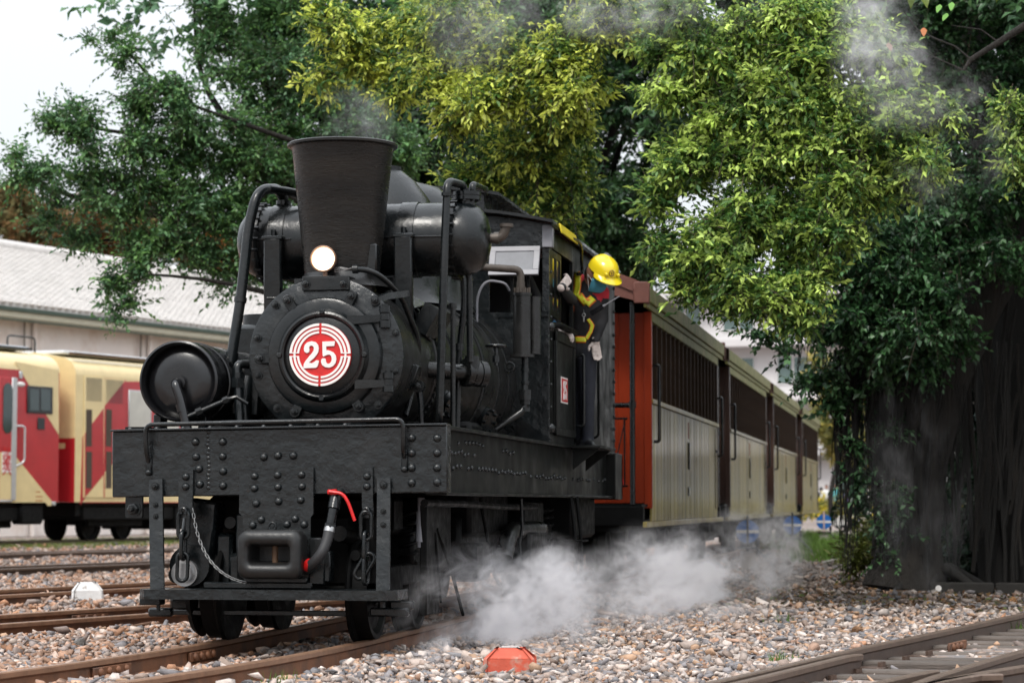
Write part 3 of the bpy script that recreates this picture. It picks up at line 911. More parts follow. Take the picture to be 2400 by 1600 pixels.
# --- headlight
LX, LY, LZ = .118, .545, 2.180
b = MB(); b.lathe([(.02, .09), (.05, .085), (.068, .06), (.071, 0), (.078, -.002), (.078, -.016), (.070, -.018), (.068, -.006)], (LX, LY, LZ), 'Y', 40, True, False)
b.cyl((LX + .005, LY + .02, LZ - .07), (LX + .005, LY + .02, 2.062), .014, n=10); b.cyl((LX + .005, LY + .02, 2.075), (LX + .005, LY + .02, 2.06), .035, .045, n=12)
hl_ = b.build('headlight', M['brass'], LO)
ML = bpy.data.materials.new('lit headlight glass'); ML.use_nodes = True
tl = ML.node_tree; e = tl.nodes['Principled BSDF']
tcl = _n(tl, 'ShaderNodeTexCoord'); sbl = _n(tl, 'ShaderNodeVectorMath', operation='DISTANCE'); tl.links.new(tcl.outputs['Object'], sbl.inputs[0]); sbl.inputs[1].default_value = (LX, LY - .01, LZ)
mrl = _n(tl, 'ShaderNodeMapRange'); mrl.inputs[1].default_value = .03; mrl.inputs[2].default_value = .069; tl.links.new(sbl.outputs['Value'], mrl.inputs[0])
crl = _n(tl, 'ShaderNodeValToRGB'); tl.links.new(mrl.outputs[0], crl.inputs[0])       # hot filament centre, warm reflector rim
crl.color_ramp.elements[0].color = (1, .93, .80, 1); crl.color_ramp.elements[1].color = (.10, .055, .025, 1); q = crl.color_ramp.elements.new(.72); q.color = (.55, .40, .24, 1)
tl.links.new(crl.outputs[0], e.inputs['Emission Color']); e.inputs['Emission Strength'].default_value = 9
b = MB(); b.lathe([(0, -.016), (.03, -.0145), (.055, -.010), (.069, -.004)], (LX, LY, LZ), 'Y', 40, True, False)
b.build('headlight_lens', ML, hl_)
b = MB()
for k in range(5):
    b.tube([(LX + .06, LY + .02, LZ - .075 + k * .006), (LX + .10, LY - .01, LZ - .055 + random.uniform(-.02, .02)), (LX + .15, LY, LZ - .06), (LX + .195, LY + .02, LZ - .045)], .0025, 5)
b.build('lamp_wire', M['steel'], hl_)
# conduit over the smokebox
b = MB()
cpts = [z3(1040, 1250, .56), z3(1120, 1252, .58), z3(1230, 1290, .62), z3(1330, 1370, .68), z3(1430, 1480, .76)] + [z2(1905, 480, .95), z2(1905, 640, 1.0), z2(1860, 850, .98), z2(1820, 990, .9)]
b.tube(fillet(cpts, .2, 4), .018, 8); b.cyl(cpts[0] - Vector((.012, 0, 0)), cpts[0] + Vector((.018, 0, 0)), .026, n=12)
cd = b.build('conduit', IR, LO, ang=60)
p0, p1 = z2(1625, 237, .43), z2(1830, 190, .75)
b = MB(); b.tube([p0, p0.lerp(p1, .35) + Vector((0, -.02, .01)), p1], .026, 4); b.build('conduit_clamp', IR, cd, ang=20)
inst('bolt', BOLT, cd, (p0.x, .418, p0.z), (0, 0, 0), 1.0)

# --- air reservoir alongside
RX, RZ, RR = -.688, 1.470, .234
b = MB(); b.lathe([(0, .388), (.10, .385), (.16, .392), (.198, .418), (.208, .425), (.213, .36), (.222, .345), (.234, .352), (.236, .43), (.230, .44), (.230, .95), (.238, .955), (.238, 1.03), (.230, 1.035), (.230, 2.1), (.17, 2.18), (0, 2.2)], (RX, 0, RZ), 'Y', 64, True, True)
rv = b.build('air_reservoir', ISM, LO, ang=50)
for y in (.62, 1.6):
    b = MB(); b.lathe([(.232, y - .03), (.240, y - .028), (.240, y + .028), (.232, y + .03)], (RX, 0, RZ), 'Y', 64, False, False); b.build('tank_strap', ISM, rv)
b = MB()
b.cyl((RX - .005, .39, RZ - .008), (RX - .005, .355, RZ - .008), .042, n=18)
b.tube(fillet([(RX - .005, .38, RZ - .008), (RX - .01, .31, RZ - .010), (RX + .035, .30, RZ - .12), (RX + .085, .29, RZ - .33)], .05, 6), .026, 14)
for f in (.30, .72): 
    p = Vector((RX + .005, .305, RZ - .05)).lerp(Vector((RX + .085, .29, RZ - .33)), f); q = p + Vector((.012, 0, -.045)); b.cyl(p, q, .031, n=14)
pp = b.build('reservoir_pipe', ISM, rv)
b = MB(); a0 = Vector((RX + .06, .295, RZ - .215)); a1 = Vector((RX + .31, .34, RZ - .105))
b.cyl(a0, a1, .016, n=10); b.cyl(a0.lerp(a1, .25), a0.lerp(a1, .38), .024, n=6); b.cyl(a0.lerp(a1, .85), a0.lerp(a1, .97), .022, n=6)
b.tube([a1, a1 + Vector((.04, .0, .01)), a1 + Vector((.10, .02, -.03))], .012, 8); b.build('drain_pipe', IR, rv)
for cc_, dd_ in (((RX - .17, .55, RZ - .245), (.05, .12, .12)), ((RX + .1, .55, RZ - .25), (.05, .12, .12)), ((RX, 1.6, RZ - .26), (.4, .12, .1))): b = MB(); b.box(cc_, dd_, b=.006); b.build('tank_cradle', IR, rv)
# pipe between reservoir and smokebox
b = MB(); p0 = z2(795, 655, .55); p1 = z2(715, 650, .5); p2 = z2(735, 1060, .45)
b.tube(fillet([p0, p1, p2], .05), .026, 12); m_ = p1.lerp(p2, .30); b.cyl(m_ + Vector((0, 0, .025)), m_ - Vector((0, 0, .03)), .042, n=6); m_ = p1.lerp(p2, .2); b.cyl(m_ + Vector((0, 0, .02)), m_ - Vector((0, 0, .02)), .033, n=14)
b.build('steam_pipe', IR, LO)
b = MB(); p0 = z2(835, 800, .6); b.box((p0.x, .62, p0.z - .06), (.05, .05, .22), rot=(0, .06, 0), b=.01); b.tube([z2(790, 740, .75), z2(765, 930, .7), z2(770, 1050, .7)], .04, 10)
b.build('smokebox_stay', IR, LO)

# --- transverse main reservoir behind the chimney
TY, TZ, TR = 1.22, 2.355, .222
b = MB(); b.lathe([(.0, -.585), (.07, -.578), (.135, -.555), (.19, -.51), (.218, -.45), (.222, -.40), (.222, .80), (.216, .86), (.19, .915), (.14, .955), (.075, .975), (0, .982)], (0, TY, TZ), 'X', 56, False, False)
tt = b.build('main_reservoir', IR, LO, ang=60)
for x in (-.42, .775):
    b = MB(); b.lathe([(.222, x - .012), (.236, x - .01), (.236, x + .01), (.222, x + .012)], (0, TY, TZ), 'X', 48, False, False)
    for k in range(22):
        a = 2 * PI * k / 22; b.cyl((x - .026, TY + .236 * math.cos(a), TZ + .236 * math.sin(a)), (x + .02, TY + .236 * math.cos(a), TZ + .236 * math.sin(a)), .010, n=6)
    b.build('tank_flange', IR, tt)
for x in (-.30, .50):
    b = MB(); b.lathe([(.222, x - .05), (.230, x - .048), (.230, x + .048), (.222, x + .05)], (0, TY, TZ), 'X', 48, False, False); b.build('tank_strap', IR, tt)
    b = MB(); b.box((x, TY - .245, TZ - .26), (.11, .05, .52), rot=(.06, 0, 0), b=.01); b.cyl((x, TY - .25, TZ + .0), (x, TY - .25, TZ + .05), .016, n=8); b.box((x, TY - .25, TZ + .0), (.13, .07, .025), b=.006)
    b.box((x, TY - .14, TZ - .42), (.08, .28, .03), rot=(-.5, 0, 0), b=.006)
    b.build('tank_bracket', IR, tt)
b = MB(); b.cyl((.2, TY - .224, TZ - .005), (.76, TY - .224, TZ - .005), .007, n=6); b.cyl((-.40, TY - .224, TZ - .005), (-.2, TY - .224, TZ - .005), .007, n=6); b.build('seam_rod', IR, tt)
# big riser and flange at the tank's end
FX = .835
b = MB(); b.lathe([(.07, TZ + .10), (.055, TZ + .17), (.055, TZ + .235)], (FX, TY, 0), 'Z', 28, False, False); b.lathe([(.0, TZ + .235), (.085, TZ + .235), (.085, TZ + .256), (.076, TZ + .257), (.076, TZ + .262), (.085, TZ + .263), (.085, TZ + .284), (0, TZ + .284)], (FX, TY, 0), 'Z', 32, False, False)
for k in range(8):
    a = 2 * PI * k / 8; b.cyl((FX + .070 * math.cos(a), TY + .070 * math.sin(a), TZ + .225), (FX + .070 * math.cos(a), TY + .070 * math.sin(a), TZ + .293), .009, n=6)
b.tube(fillet([(FX + .03, TY + .03, TZ + .28), (FX + .03, TY + .03, TZ + .335), (FX + .06, TY + .3, TZ + .335)], .05), .022, 12)
b.build('tank_riser', IR, tt)
b = MB(); b.tube(fillet([(FX - .01, TY - .03, TZ + .28), (FX - .015, TY - .05, TZ + .322), (.765, TY - .26, TZ + .322), (.757, TY - .30, TZ - .15), (.728, TY - .30, 1.24), (.60, TY - .1, 1.16)], .07, 7), .0245, 16)
for z in (2.60, 1.30): b.cyl((.765 if z > 2 else .729, TY - .29, z), (.764 if z > 2 else .729, TY - .29, z - .018), .030, n=16)
b.build('down_pipe', IR, LO, ang=60)
b = MB(); b.tube(fillet([(-.30, TY - .02, 2.62), (-.31, TY - .1, 2.672), (-.385, TY - .28, 2.65), (-.43, TY - .32, 2.45), (-.465, TY - .38, 1.96), (-.51, TY - .42, 1.60), (-.49, TY - .4, 1.3)], .10, 7), .0315, 16)
b.cyl((-.30, TY - .02, 2.55), (-.30, TY - .02, 2.64), .028, n=14); b.cyl((-.30, TY - .02, 2.585), (-.30, TY - .02, 2.61), .045, n=14); b.cyl((-.30, TY - .02, 2.555), (-.30, TY - .02, 2.57), .05, n=14)
b.cyl((-.463, TY - .378, 1.99), (-.466, TY - .381, 1.96), .038, n=16); b.cyl((-.503, TY - .415, 1.66), (-.51, TY - .42, 1.60), .040, n=16); b.tube([(-.34, TY - .20, 2.66), (-.25, TY - .1, 2.655), (-.1, TY, 2.63)], .026, 10)
b.build('down_pipe', IR, LO, ang=60)
b = MB(); b.tube(fillet([(.80, 1.30, 2.25), (.835, 1.30, 2.15), (.838, 1.32, 1.62)], .05), .0205, 14); dp = b.build('down_pipe', IR, LO, ang=60)
b = MB(); b.tube(fillet([(.76, 1.45, 2.2), (.78, 1.45, 2.0), (.745, 1.45, 1.7), (.73, 1.45, 1.15)], .1), .020, 10); b.cyl((.745, 1.45, 1.74), (.745, 1.45, 1.70), .03, n=12); b.build('thin_pipe', IR, LO, ang=60)
b = MB(); b.tube([(.775, 1.1, 1.95), (.775, 1.1, 1.2)], .016, 10); b.cyl((.775, 1.1, 1.96), (.775, 1.1, 1.93), .024, n=12); b.build('thin_pipe', IR, LO)
# elbow stub on the tank's dome end
b = MB(); b.tube(fillet([(.96, TY + .02, TZ + .005), (1.05, TY + .02, TZ + .005), (1.075, TY + .02, TZ + .085)], .05), .030, 14); b.cyl((1.0, TY + .02, TZ + .005), (1.03, TY + .02, TZ + .005), .036, n=14); b.cyl((1.075, TY + .02, TZ + .07), (1.075, TY + .02, TZ + .09), .042, n=14)
b.build('tank_elbow', M['brassp'], tt)

# --- domes
b = MB(); b.lathe([(.44, 2.02), (.385, 2.08), (.375, 2.2), (.375, 2.44), (.345, 2.58), (.29, 2.70), (.20, 2.82), (.12, 2.885), (.12, 2.912), (0, 2.918)], (.15, 2.0, 0), 'Z', 48, False, False); b.build('sand_dome', IR, LO, ang=50)
b = MB(); b.lathe([(.40, 2.05), (.36, 2.12), (.35, 2.52), (.33, 2.66), (.27, 2.80), (.16, 2.90), (0, 2.945)], (.16, 2.95, 0), 'Z', 48, False, False); b.build('steam_dome', IR, LO, ang=50)

# --- fittings on the boiler flank
def flange(c, d, r, n=8, L_=.075, name='flange'):
    c, d = Vector(c), Vector(d).normalized(); b = MB()
    b.cyl(c - d * .12, c, r * .62, n=20); b.cyl(c, c + d * L_ * .42, r, n=24); b.cyl(c + d * L_ * .5, c + d * L_, r, n=24); b.cyl(c + d * L_ * .4, c + d * L_ * .52, r * .9, n=24)
    a = d.orthogonal().normalized(); e_ = d.cross(a)
    for k in range(n):
        t = 2 * PI * k / n; o_ = (a * math.cos(t) + e_ * math.sin(t)) * r * .8; b.cyl(c + o_ - d * .01, c + o_ + d * (L_ + .02), .012, n=6)
    return b.build(name, IR, bo)
flange((.60, 2.9, 1.33), (.86, -.25, -.28), .10)
flange((.56, 1.85, 1.40), (.86, -.25, -.35), .085)
vb = z4(265, 1095, 1.62)
b = MB(); dv = Vector((.75, .66, -.05)).normalized()
vc = Vector((.80, 1.42, 1.56))
b.cyl(vc - dv * .02, vc + dv * .02, .085, n=28); b.cyl(vc + dv * .028, vc + dv * .07, .080, n=28); b.cyl(vc + dv * .078, vc + dv * .12, .080, n=28); b.cyl(vc - dv * .3, vc, .05, n=20)
b.cyl((.835, 1.40, 1.55), (.835, 1.40, 1.66), .045, n=18)
vv = b.build('globe_valve', IR, LO)
b = MB(); hc = Vector((.955, 1.55, 1.73)); b.tube([hc + Vector((.06 * math.cos(t), .06 * math.sin(t), 0)) for t in np.linspace(0, 2 * PI, 25)], .009, 8, caps=False); b.cyl(hc, hc - Vector((0, 0, .12)), .01, n=8); b.cyl(hc - Vector((0, 0, .06)), hc - Vector((0, 0, .10)), .022, n=10)
for t in (0, PI / 2): b.cyl(hc + Vector((.06 * math.cos(t), .06 * math.sin(t), 0)), hc - Vector((.06 * math.cos(t), .06 * math.sin(t), 0)), .006, n=6)
b.build('hand_wheel', IR, vv)
# tall lubricator cylinder before the cab
b = MB(); LCX, LCY = .80, 3.46
b.lathe([(.0, 1.775), (.085, 1.775), (.085, 1.795), (.062, 1.798), (.062, 2.20), (.068, 2.203), (.068, 2.222), (0, 2.222)], (LCX, LCY, 0), 'Z', 32, False, False)
b.lathe([(.0, 1.80), (.045, 1.80), (.045, 2.20), (0, 2.20)], (LCX + .075, LCY + .06, 0), 'Z', 24, False, False)
lc = b.build('lubricator', M['iron_dull'], LO)
b = MB()
for k in range(6):
    a = 2 * PI * k / 6; b.cyl((LCX + .05 * math.cos(a), LCY + .05 * math.sin(a), 2.22), (LCX + .05 * math.cos(a), LCY + .05 * math.sin(a), 2.26), .010, n=6)
b.lathe([(.03, 2.22), (.03, 2.30)], (LCX - .01, LCY, 0), 'Z', 16)
b.tube(fillet([(LCX - .01, LCY, 2.28), (LCX - .01, LCY, 2.385), (.40, LCY - .2, 2.40)], .05), .026, 12)
b.build('lubricator_pipe', M['brassp'], lc)
b = MB(); b.tube([(LCX + .02, LCY, 1.775), (LCX + .02, LCY, 1.44), (LCX + .0, LCY - .02, 1.40), (LCX - .25, LCY - .1, 1.22)], .024, 12)
for z, r, l in ((1.70, .03, .02), (1.61, .03, .02), (1.55, .045, .07), (1.48, .036, .03), (1.43, .036, .03)): b.cyl((LCX + .02, LCY, z), (LCX + .02, LCY, z - l), r, n=14)
b.build('feed_pipe', IR, lc)
b = MB(); b.tube(fillet([(LCX - .09, LCY, 2.24), (LCX - .11, LCY - .05, 2.29), (LCX - .24, LCY - .1, 2.31), (LCX - .30, LCY - .1, 2.2), (LCX - .30, LCY - .1, 1.98)], .12, 6), .009, 8); b.build('cable_loop', M['frame_grey'], lc)
b = MB(); vx = Vector((LCX - .075, LCY - .05, 1.705)); b.cyl(vx + Vector((0, .05, 0)), vx, .03, n=14); b.tube([vx + Vector((.032 * math.cos(t), -.03, .032 * math.sin(t))) for t in np.linspace(0, 2 * PI, 17)], .008, 6, caps=False); b.cyl(vx, vx - Vector((0, .03, 0)), .012, n=8); b.build('valve_wheel', IR, lc)
# lever and stay beside the smokebox
b = MB(); p = z2(1850, 740, .80); b.box((p.x, .80, p.z), (.035, .10, .16), rot=(0, .35, 0), b=.006); b.box((p.x + .025, .80, p.z + .0), (.03, .10, .15), rot=(0, .35, 0), b=.006)
p = z2(1910, 800, .85); b.cyl((p.x, .82, p.z), (p.x, .88, p.z), .035, n=14); b.tube([(p.x, .85, p.z), (p.x + .01, .85, p.z - .10), z2(1925, 1050, .85)], [.022, .018, .012], 8); b.build('reach_lever', IR, LO)
inst('bolt', BOLT, LO, (p.x, .82, p.z), (0, 0, 0), 1.1)
# steps of plate between tank brackets
b = MB(); b.tube(fillet([(.30, .9, 2.02), (.45, 1.0, 1.97), (.60, 1.3, 1.75)], .1), .012, 8); b.box((.42, 1.18, 2.02), (.30, .34, .015), rot=(.2, .55, 0), b=.003); b.box((.60, 1.35, 1.87), (.10, .45, .18), rot=(0, .5, 0), b=.004); b.build('saddle_plate', IR, LO)

# --- cab
WX = .93
def wallbox(b, x0, x1, y0, y1, z0, z1_, bv=.003): b.box(((x0 + x1) / 2, (y0 + y1) / 2, (z0 + z1_) / 2), (x1 - x0, y1 - y0, z1_ - z0), b=bv)
b = MB(); F0, F1 = 3.84, 3.87
wallbox(b, -WX, WX, F0, F1, 1.20, 2.12)
wallbox(b, -WX, -.87, F0, F1, 2.12, 2.575); wallbox(b, -.50, -.16, F0, F1, 2.12, 2.575); wallbox(b, .30, .50, F0, F1, 2.12, 2.575); wallbox(b, .88, WX, F0, F1, 2.12, 2.575)
arch = [(x, 2.742 + .10 * (1 - (x / WX) ** 2)) for x in np.linspace(-WX, WX, 15)]
b.prism([(WX, 2.575), (-WX, 2.575)][::-1] + arch[::-1], (0, F1, 0), (1, 0, 0), (0, 0, 1), .03)
cf = b.build('cab_front', IRR, LO, ang=25)
b = MB(); wallbox(b, -WX, WX, F0 - .006, F0 + .001, 2.570, 2.582, .001); wallbox(b, .55, WX, F0 - .008, F0 + .001, 2.083, 2.097, .001); b.build('cab_seam', IR, cf)
for x0, x1 in ((.512, .872), (-.14, .28)):
    wf = MB(); hh = .232; tl = .42
    c_ = ((x0 + x1) / 2, F0 - .012, 2.585)
    def tb(b, px, pz, sx, sz, dy=0): 
        ca, sa = math.cos(tl), math.sin(tl)
        b.box((c_[0] + px, c_[1] - math.sin(tl) * (-pz) - .012, c_[2] + pz * ca), (sx, .022 + dy, sz), rot=(-tl, 0, 0), b=.003)
    W_ = x1 - x0
    tb(wf, 0, -.022, W_, .042); tb(wf, 0, -hh + .02, W_, .042); tb(wf, -W_ / 2 + .022, -hh / 2, .044, hh - .08); tb(wf, W_ / 2 - .022, -hh / 2, .044, hh - .08)
    fo = wf.build('awning_window', M['frame_grey'], LO)
    wg = MB(); tb(wg, 0, -hh / 2, W_ - .08, hh - .07, -.014); wg.build('pane', M['grille'], fo)
b = MB()
for x in (.66, .78): wallbox(b, x - .012, x + .012, F0 + .01, F0 + .03, 2.12, 2.575)
b.build('window_bar', IR, cf)
b = MB(); wallbox(b, .885, .962, 3.80, 3.87, 2.575, 2.735, .004); b.build('eave_block', M['frame_grey'], cf)
b = MB(); b.prism([(0, 0), (.26, 0), (0, .17)], (.70, 3.80, 1.212), (1, 0, 0), (0, 0, 1), .012); b.build('gusset', IR, cf)
# sides
b = MB()
S0, S1 = .90, .93
wallbox(b, S0, S1, 3.872, 3.97, 1.2, 2.70)                       # corner
wallbox(b, S0, S1, 3.97, 5.00, 1.2, 2.02)                        # below the window
wallbox(b, S0, S1, 3.97, 5.05, 2.585, 2.72); wallbox(b, S0, S1, 5.0, 5.06, 1.2, 2.585); wallbox(b, S0, S1, 5.06, 5.62, 2.52, 2.72)
wallbox(b, S0, S1, 5.62, 7.50, 1.2, 2.72)
wallbox(b, -.93, -.90, 3.872, 7.5, 1.2, 2.72); wallbox(b, -.90, .90, 7.47, 7.5, 1.2, 2.72)
cs = b.build('cab_side', M['side'], LO, ang=25)
b = MB(); wallbox(b, -.89, .89, 3.9, 7.46, 1.205, 1.225); b.build('cab_floor', M['dark'], LO)
b = MB(); wallbox(b, -.85, .85, 5.75, 5.80, 1.23, 2.70); b.build('bunker_bulkhead', M['dark'], LO)
# doors, sash, sill, hand rail
b = MB(); wallbox(b, .931, .945, 4.02, 4.98, 1.27, 1.93, .003)
dr = b.build('cab_door', M['side'], LO)
b = MB()
for z0, z1_ in ((1.93, 2.0), (1.255, 1.31)): wallbox(b, .945, .958, 4.02, 4.98, z0, z1_, .003)
for y0 in (4.02, 4.90): wallbox(b, .945, .956, y0, y0 + .08, 1.31, 1.93, .003)
b.build('door_rail', M['side'], dr)
b = MB(); b.tube([(.93, 4.02, 2.035), (.97, 4.04, 2.04), (.97, 4.86, 2.04), (.93, 4.9, 2.035)], .024, 12); b.build('window_sill', M['iron_dark'], cs, ang=60)
b = MB()
for y in (3.99, 4.20, 4.40): wallbox(b, .905, .925, y, y + .05, 2.10, 2.575, .003)
for z in (2.10, 2.53): wallbox(b, .906, .924, 3.99, 4.45, z, z + .05, .003)
b.build('sliding_sash', M['side'], cs)
b = MB(); wallbox(b, .912, .917, 4.04, 4.42, 2.13, 2.53, 0); Mgl = mat('dim cab glass', (.02, .025, .02), .08, 0, .1, 5, spec=.8); b.build('sash_glass', Mgl, cs)
b = MB(); b.tube(fillet([(.945, 5.10, 1.88), (1.0, 5.10, 1.90), (1.0, 5.10, 1.35), (.945, 5.10, 1.35)], .05), .012, 10); b.build('grab_rail', M['iron'], cs, ang=60)
b = MB(); b.tube(fillet([(.94, 6.0, 2.05), (.99, 6.0, 2.05), (.99, 6.0, 1.3), (.94, 6.0, 1.28)], .05), .010, 8); b.build('grab_rail', M['iron_dark'], cs, ang=60)
for y, z in ((3.90, 2.02), (3.90, 1.30)): inst('rivet', RIVET, cs, (S1, y, z), (0, 0, PI / 2), 1.5)
for k in range(14): inst('rivet', RIVET, cs, (S1, 7.42, 1.3 + k * .1), (0, 0, PI / 2), .7)
for k in range(7): inst('rivet', RIVET, cs, (S1, 3.92, 1.45 + k * .16), (0, 0, PI / 2), .5)
# side number plate
b = MB(); wallbox(b, .9465, .951, 4.275, 4.60, 1.495, 1.685, .001); sp = b.build('side_plate', M['white'], dr)
b = MB(); wallbox(b, .951, .953, 4.295, 4.58, 1.507, 1.673, 0); b.build('plate_field', M['red'], sp)
for nm, D in (('digit_two', TWO), ('digit_five', FIVE)):
    b = MB(); k_ = .92
    b.prism([(x * k_, z * k_) for x, z in dig(D)], (.953, 4.437, 1.59), (0, 1, 0), (0, 0, 1), .003); b.build(nm, M['white'], sp, ang=25)
# roof: shallow arch with raised ventilator
def arch_roof(b, x0, x1, zc, ze, y0, y1, th, n=17):
    xs = np.linspace(x0, x1, n); xm = (x0 + x1) / 2; hw = (x1 - x0) / 2
    up = [(x, zc - (zc - ze) * ((x - xm) / hw) ** 2) for x in xs]
    poly = up + [(x, z - th) for x, z in up[::-1]]
    b.prism(poly[::-1], (0, y1, 0), (1, 0, 0), (0, 0, 1), y1 - y0)
b = MB(); arch_roof(b, -.975, .975, 2.872, 2.762, 3.70, 7.55, .022); rf = b.build('cab_roof', IR, LO, ang=25)
b = MB(); arch_roof(b, -.58, .58, 3.03, 2.972, 3.78, 5.55, .022); b.build('vent_roof', IR, rf, ang=25)
b = MB(); wallbox(b, -.46, .46, 3.86, 5.45, 2.80, 3.005); b.build('vent_wall', IRR, rf)
b = MB(); wallbox(b, .962, .972, 3.72, 7.5, 2.715, 2.757, .002); b.build('roof_gutter', M['side'], rf)
b = MB(); b.box((.985, 4.42, 2.735), (.012, .80, .07), rot=(0, -.25, 0), b=.002); b.build('yellow_plate', M['yellow'], LO)
b = MB(); b.cyl((.97, 4.95, 2.74), (.94, 4.80, 3.22), .0035, .0015, n=6); b.cyl((.97, 4.95, 2.72), (.966, 4.93, 2.80), .012, n=8); an = b.build('aerial', IR, LO)
b = MB(); b.tube(fillet([(.99, 4.6, 2.72), (1.0, 4.85, 2.73), (1.0, 5.0, 2.70), (.98, 5.12, 2.60), (.98, 5.18, 2.52), (.96, 5.05, 2.50)], .1), .012, 8); b.build('aerial_cable', IR, an, ang=60)
b = MB(); b.cyl((.93, 6.95, 2.83), (.93, 7.10, 2.83), .03, n=12); b.build('tail_lamp', M['frame_grey'], rf)

# --- frame sills
for s in (1, -1):
    b = MB()
    wallbox(b, .87 * s - .012, .87 * s + .012, .112, 7.75, .83, 1.18); wallbox(b, .87 * s - .055, .87 * s + .065, .112, 7.75, 1.18, 1.20); wallbox(b, .87 * s - .055, .87 * s + .065, .112, 7.75, .812, .83)
    fr = b.build('frame_sill', M['side'], LO, ang=25)
    if s > 0:
        rows = [(.97, .2, 3.2, 26), (.955, 3.3, 7.3, 30), (1.06, .5, 1.3, 8), (1.12, .7, 1.6, 8), (1.10, 2.2, 3.0, 6)]
        for z, y0, y1, n_ in rows:
            for k in range(n_):
                if random.random() < .85: inst('rivet', RIVET, fr, (.882, y0 + (y1 - y0) * k / n_, z + random.uniform(-.012, .012)), (0, 0, PI / 2), .62)
b = MB(); wallbox(b, -.80, .80, .115, 7.7, 1.03, 1.10); wallbox(b, -.5, .6, 1.0, 3.8, 1.1, 1.25); b.build('frame_deck', IDK, LO)
b = MB(); wallbox(b, .60, .96, 7.3, 7.78, .80, 1.19, .006); b.box((0, 7.74, 1.0), (1.92, .08, .37), b=.006); b.build('rear_beam', M['side'], LO)
# firebox sides and pan between the frames
b = MB(); wallbox(b, -.32, .64, 2.4, 3.82, .55, 1.3, .03); b.build('firebox', IDK, LO)
# --- vertical engine on the far side
en = MB()
for y in (2.35, 2.85): en.box((-.72, y, 1.62), (.36, .40, .62), b=.03); en.cyl((-.72, y, 1.93), (-.72, y, 2.0), .16, n=20); en.box((-.72, y, 1.05), (.16, .16, .7), b=.02)
en.build('engine_block', IR, LO)
b = MB(); b.cyl((-.66, .25, .36), (-.66, 7.0, .36), .045, n=16); sh = b.build('drive_shaft', IDK, LO)
b = MB(); b.cyl((-.54, .20, .38), (-.54, .02, .38), .085, .075, n=24); b.cyl((-.54, .02, .38), (-.54, .0, .38), .055, n=20); b.build('shaft_end', M['steel'], sh)
b = MB(); b.box((-.50, .22, .60), (.20, .18, .38), rot=(0, .12, 0), b=.02); b.cyl((-.52, .30, .42), (-.52, .05, .42), .115, n=24); b.box((-.36, .25, .45), (.10, .14, .30), b=.02); b.box((-.22, .12, .50), (.09, .06, .42), b=.01); b.box((-.25, .14, .40), (.12, .10, .18), b=.02); b.build('shaft_bearing', IR, LO)
# --- trucks: wheels, side frames, springs
wh = MB(); wh.lathe([(.0, -.05), (.06, -.052), (.08, -.035), (.22, -.022), (.245, -.045), (.275, -.047), (.278, .035), (.305, .045), (.310, .058), (.300, .072), (.26, .075), (.10, .03), (0, .03)], ax='X', n=44, cap0=False, cap1=False)
WM = wh.mesh('wheel', M['iron_dark'], ang=35)
Mt = mat('worn wheel tread', (.13, .12, .11), .35, .6, .3, 20)
for yc in (.95, 5.95):
    b = MB()
    for s in (-1, 1): wallbox(b, .56 * s - .03, .56 * s + .03, yc - .85, yc + .85, .30, .42, .01); wallbox(b, .56 * s - .035, .56 * s + .035, yc - .75, yc - .40, .18, .42, .01); wallbox(b, .56 * s - .035, .56 * s + .035, yc + .40, yc + .75, .18, .42, .01)
    wallbox(b, -.6, .6, yc - .15, yc + .15, .40, .62, .02)
    tk = b.build('truck_frame', IDK, LO)
    for dy in (-.56, .56):
        for s in (-1, 1):
            inst('wheel', WM, tk, (.435 * s, yc + dy, .278), (0, 0, 0) if s < 0 else (0, 0, PI))
        b = MB(); b.cyl((-.40, yc + dy, .278), (.40, yc + dy, .278), .045, n=14); b.build('axle', IDK, tk)
        b = MB(); b.lathe([(.05, -.03), (.25, -.03), (.27, 0), (.22, .03), (.05, .03)], (-.54, yc + dy, .278), 'X', 40); b.build('bevel_gear', IDK, tk)
    for s in (-1, 1):
        for dy in (-.12, .12):
            b = MB(); b.tube([(.56 * s + .05 * math.cos(t), yc + dy + .05 * math.sin(t), .42 + .03 * t / PI) for t in np.linspace(0, 10 * PI, 60)], .012, 6); b.build('coil_spring', IDK, tk)
b = MB(); b.box((-.10, .18, .155), (1.36, .03, .03), b=.005); b.box((-.72, .17, .155), (.14, .05, .05), b=.01); b.box((.60, .18, .165), (.22, .06, .05), b=.01); b.box((.66, .24, .20), (.12, .12, .05), b=.008); b.cyl((.56, .18, .19), (.56, .18, .22), .016, n=6); b.box((-.58, .25, .22), (.2, .12, .12), b=.02)
b.build('brake_beam', IR, LO)
# --- pipes and steps below the frame
b = MB(); b.tube([(.80, .15, .77), (.82, 1.2, .765), (.82, 2.6, .745), (.80, 4.0, .74)], .022, 8); b.build('brake_pipe', IDK, LO)
b = MB(); b.cyl((.74, .35, .80), (.74, .35, .70), .020, n=10); b.cyl((.74, .35, .72), (.74, .34, .55), .026, n=12); b.cyl((.74, .34, .57), (.742, .34, .52), .020, n=10); b.build('drain_cock', M['frame_grey'], LO)
b = MB(); b.box((.76, .5, .45), (.04, .36, .62), b=.006); b.build('ash_guard', IDK, LO)
b = MB(); b.tube(fillet([(.70, 3.3, .40), (.72, 3.4, .58), (.74, 4.6, .58)], .15), .06, 12); b.build('lagged_pipe', M['iron_dull'], LO, ang=60)
b = MB()
for y in (4.88, 5.18): b.tube([(.93, y, .82), (.96, y, .55), (.97, y, .16)], .014, 8)
for z in (.48, .18): wallbox(b, .88, 1.02, 4.86, 5.2, z, z + .015)
b.build('cab_step', IDK, LO)
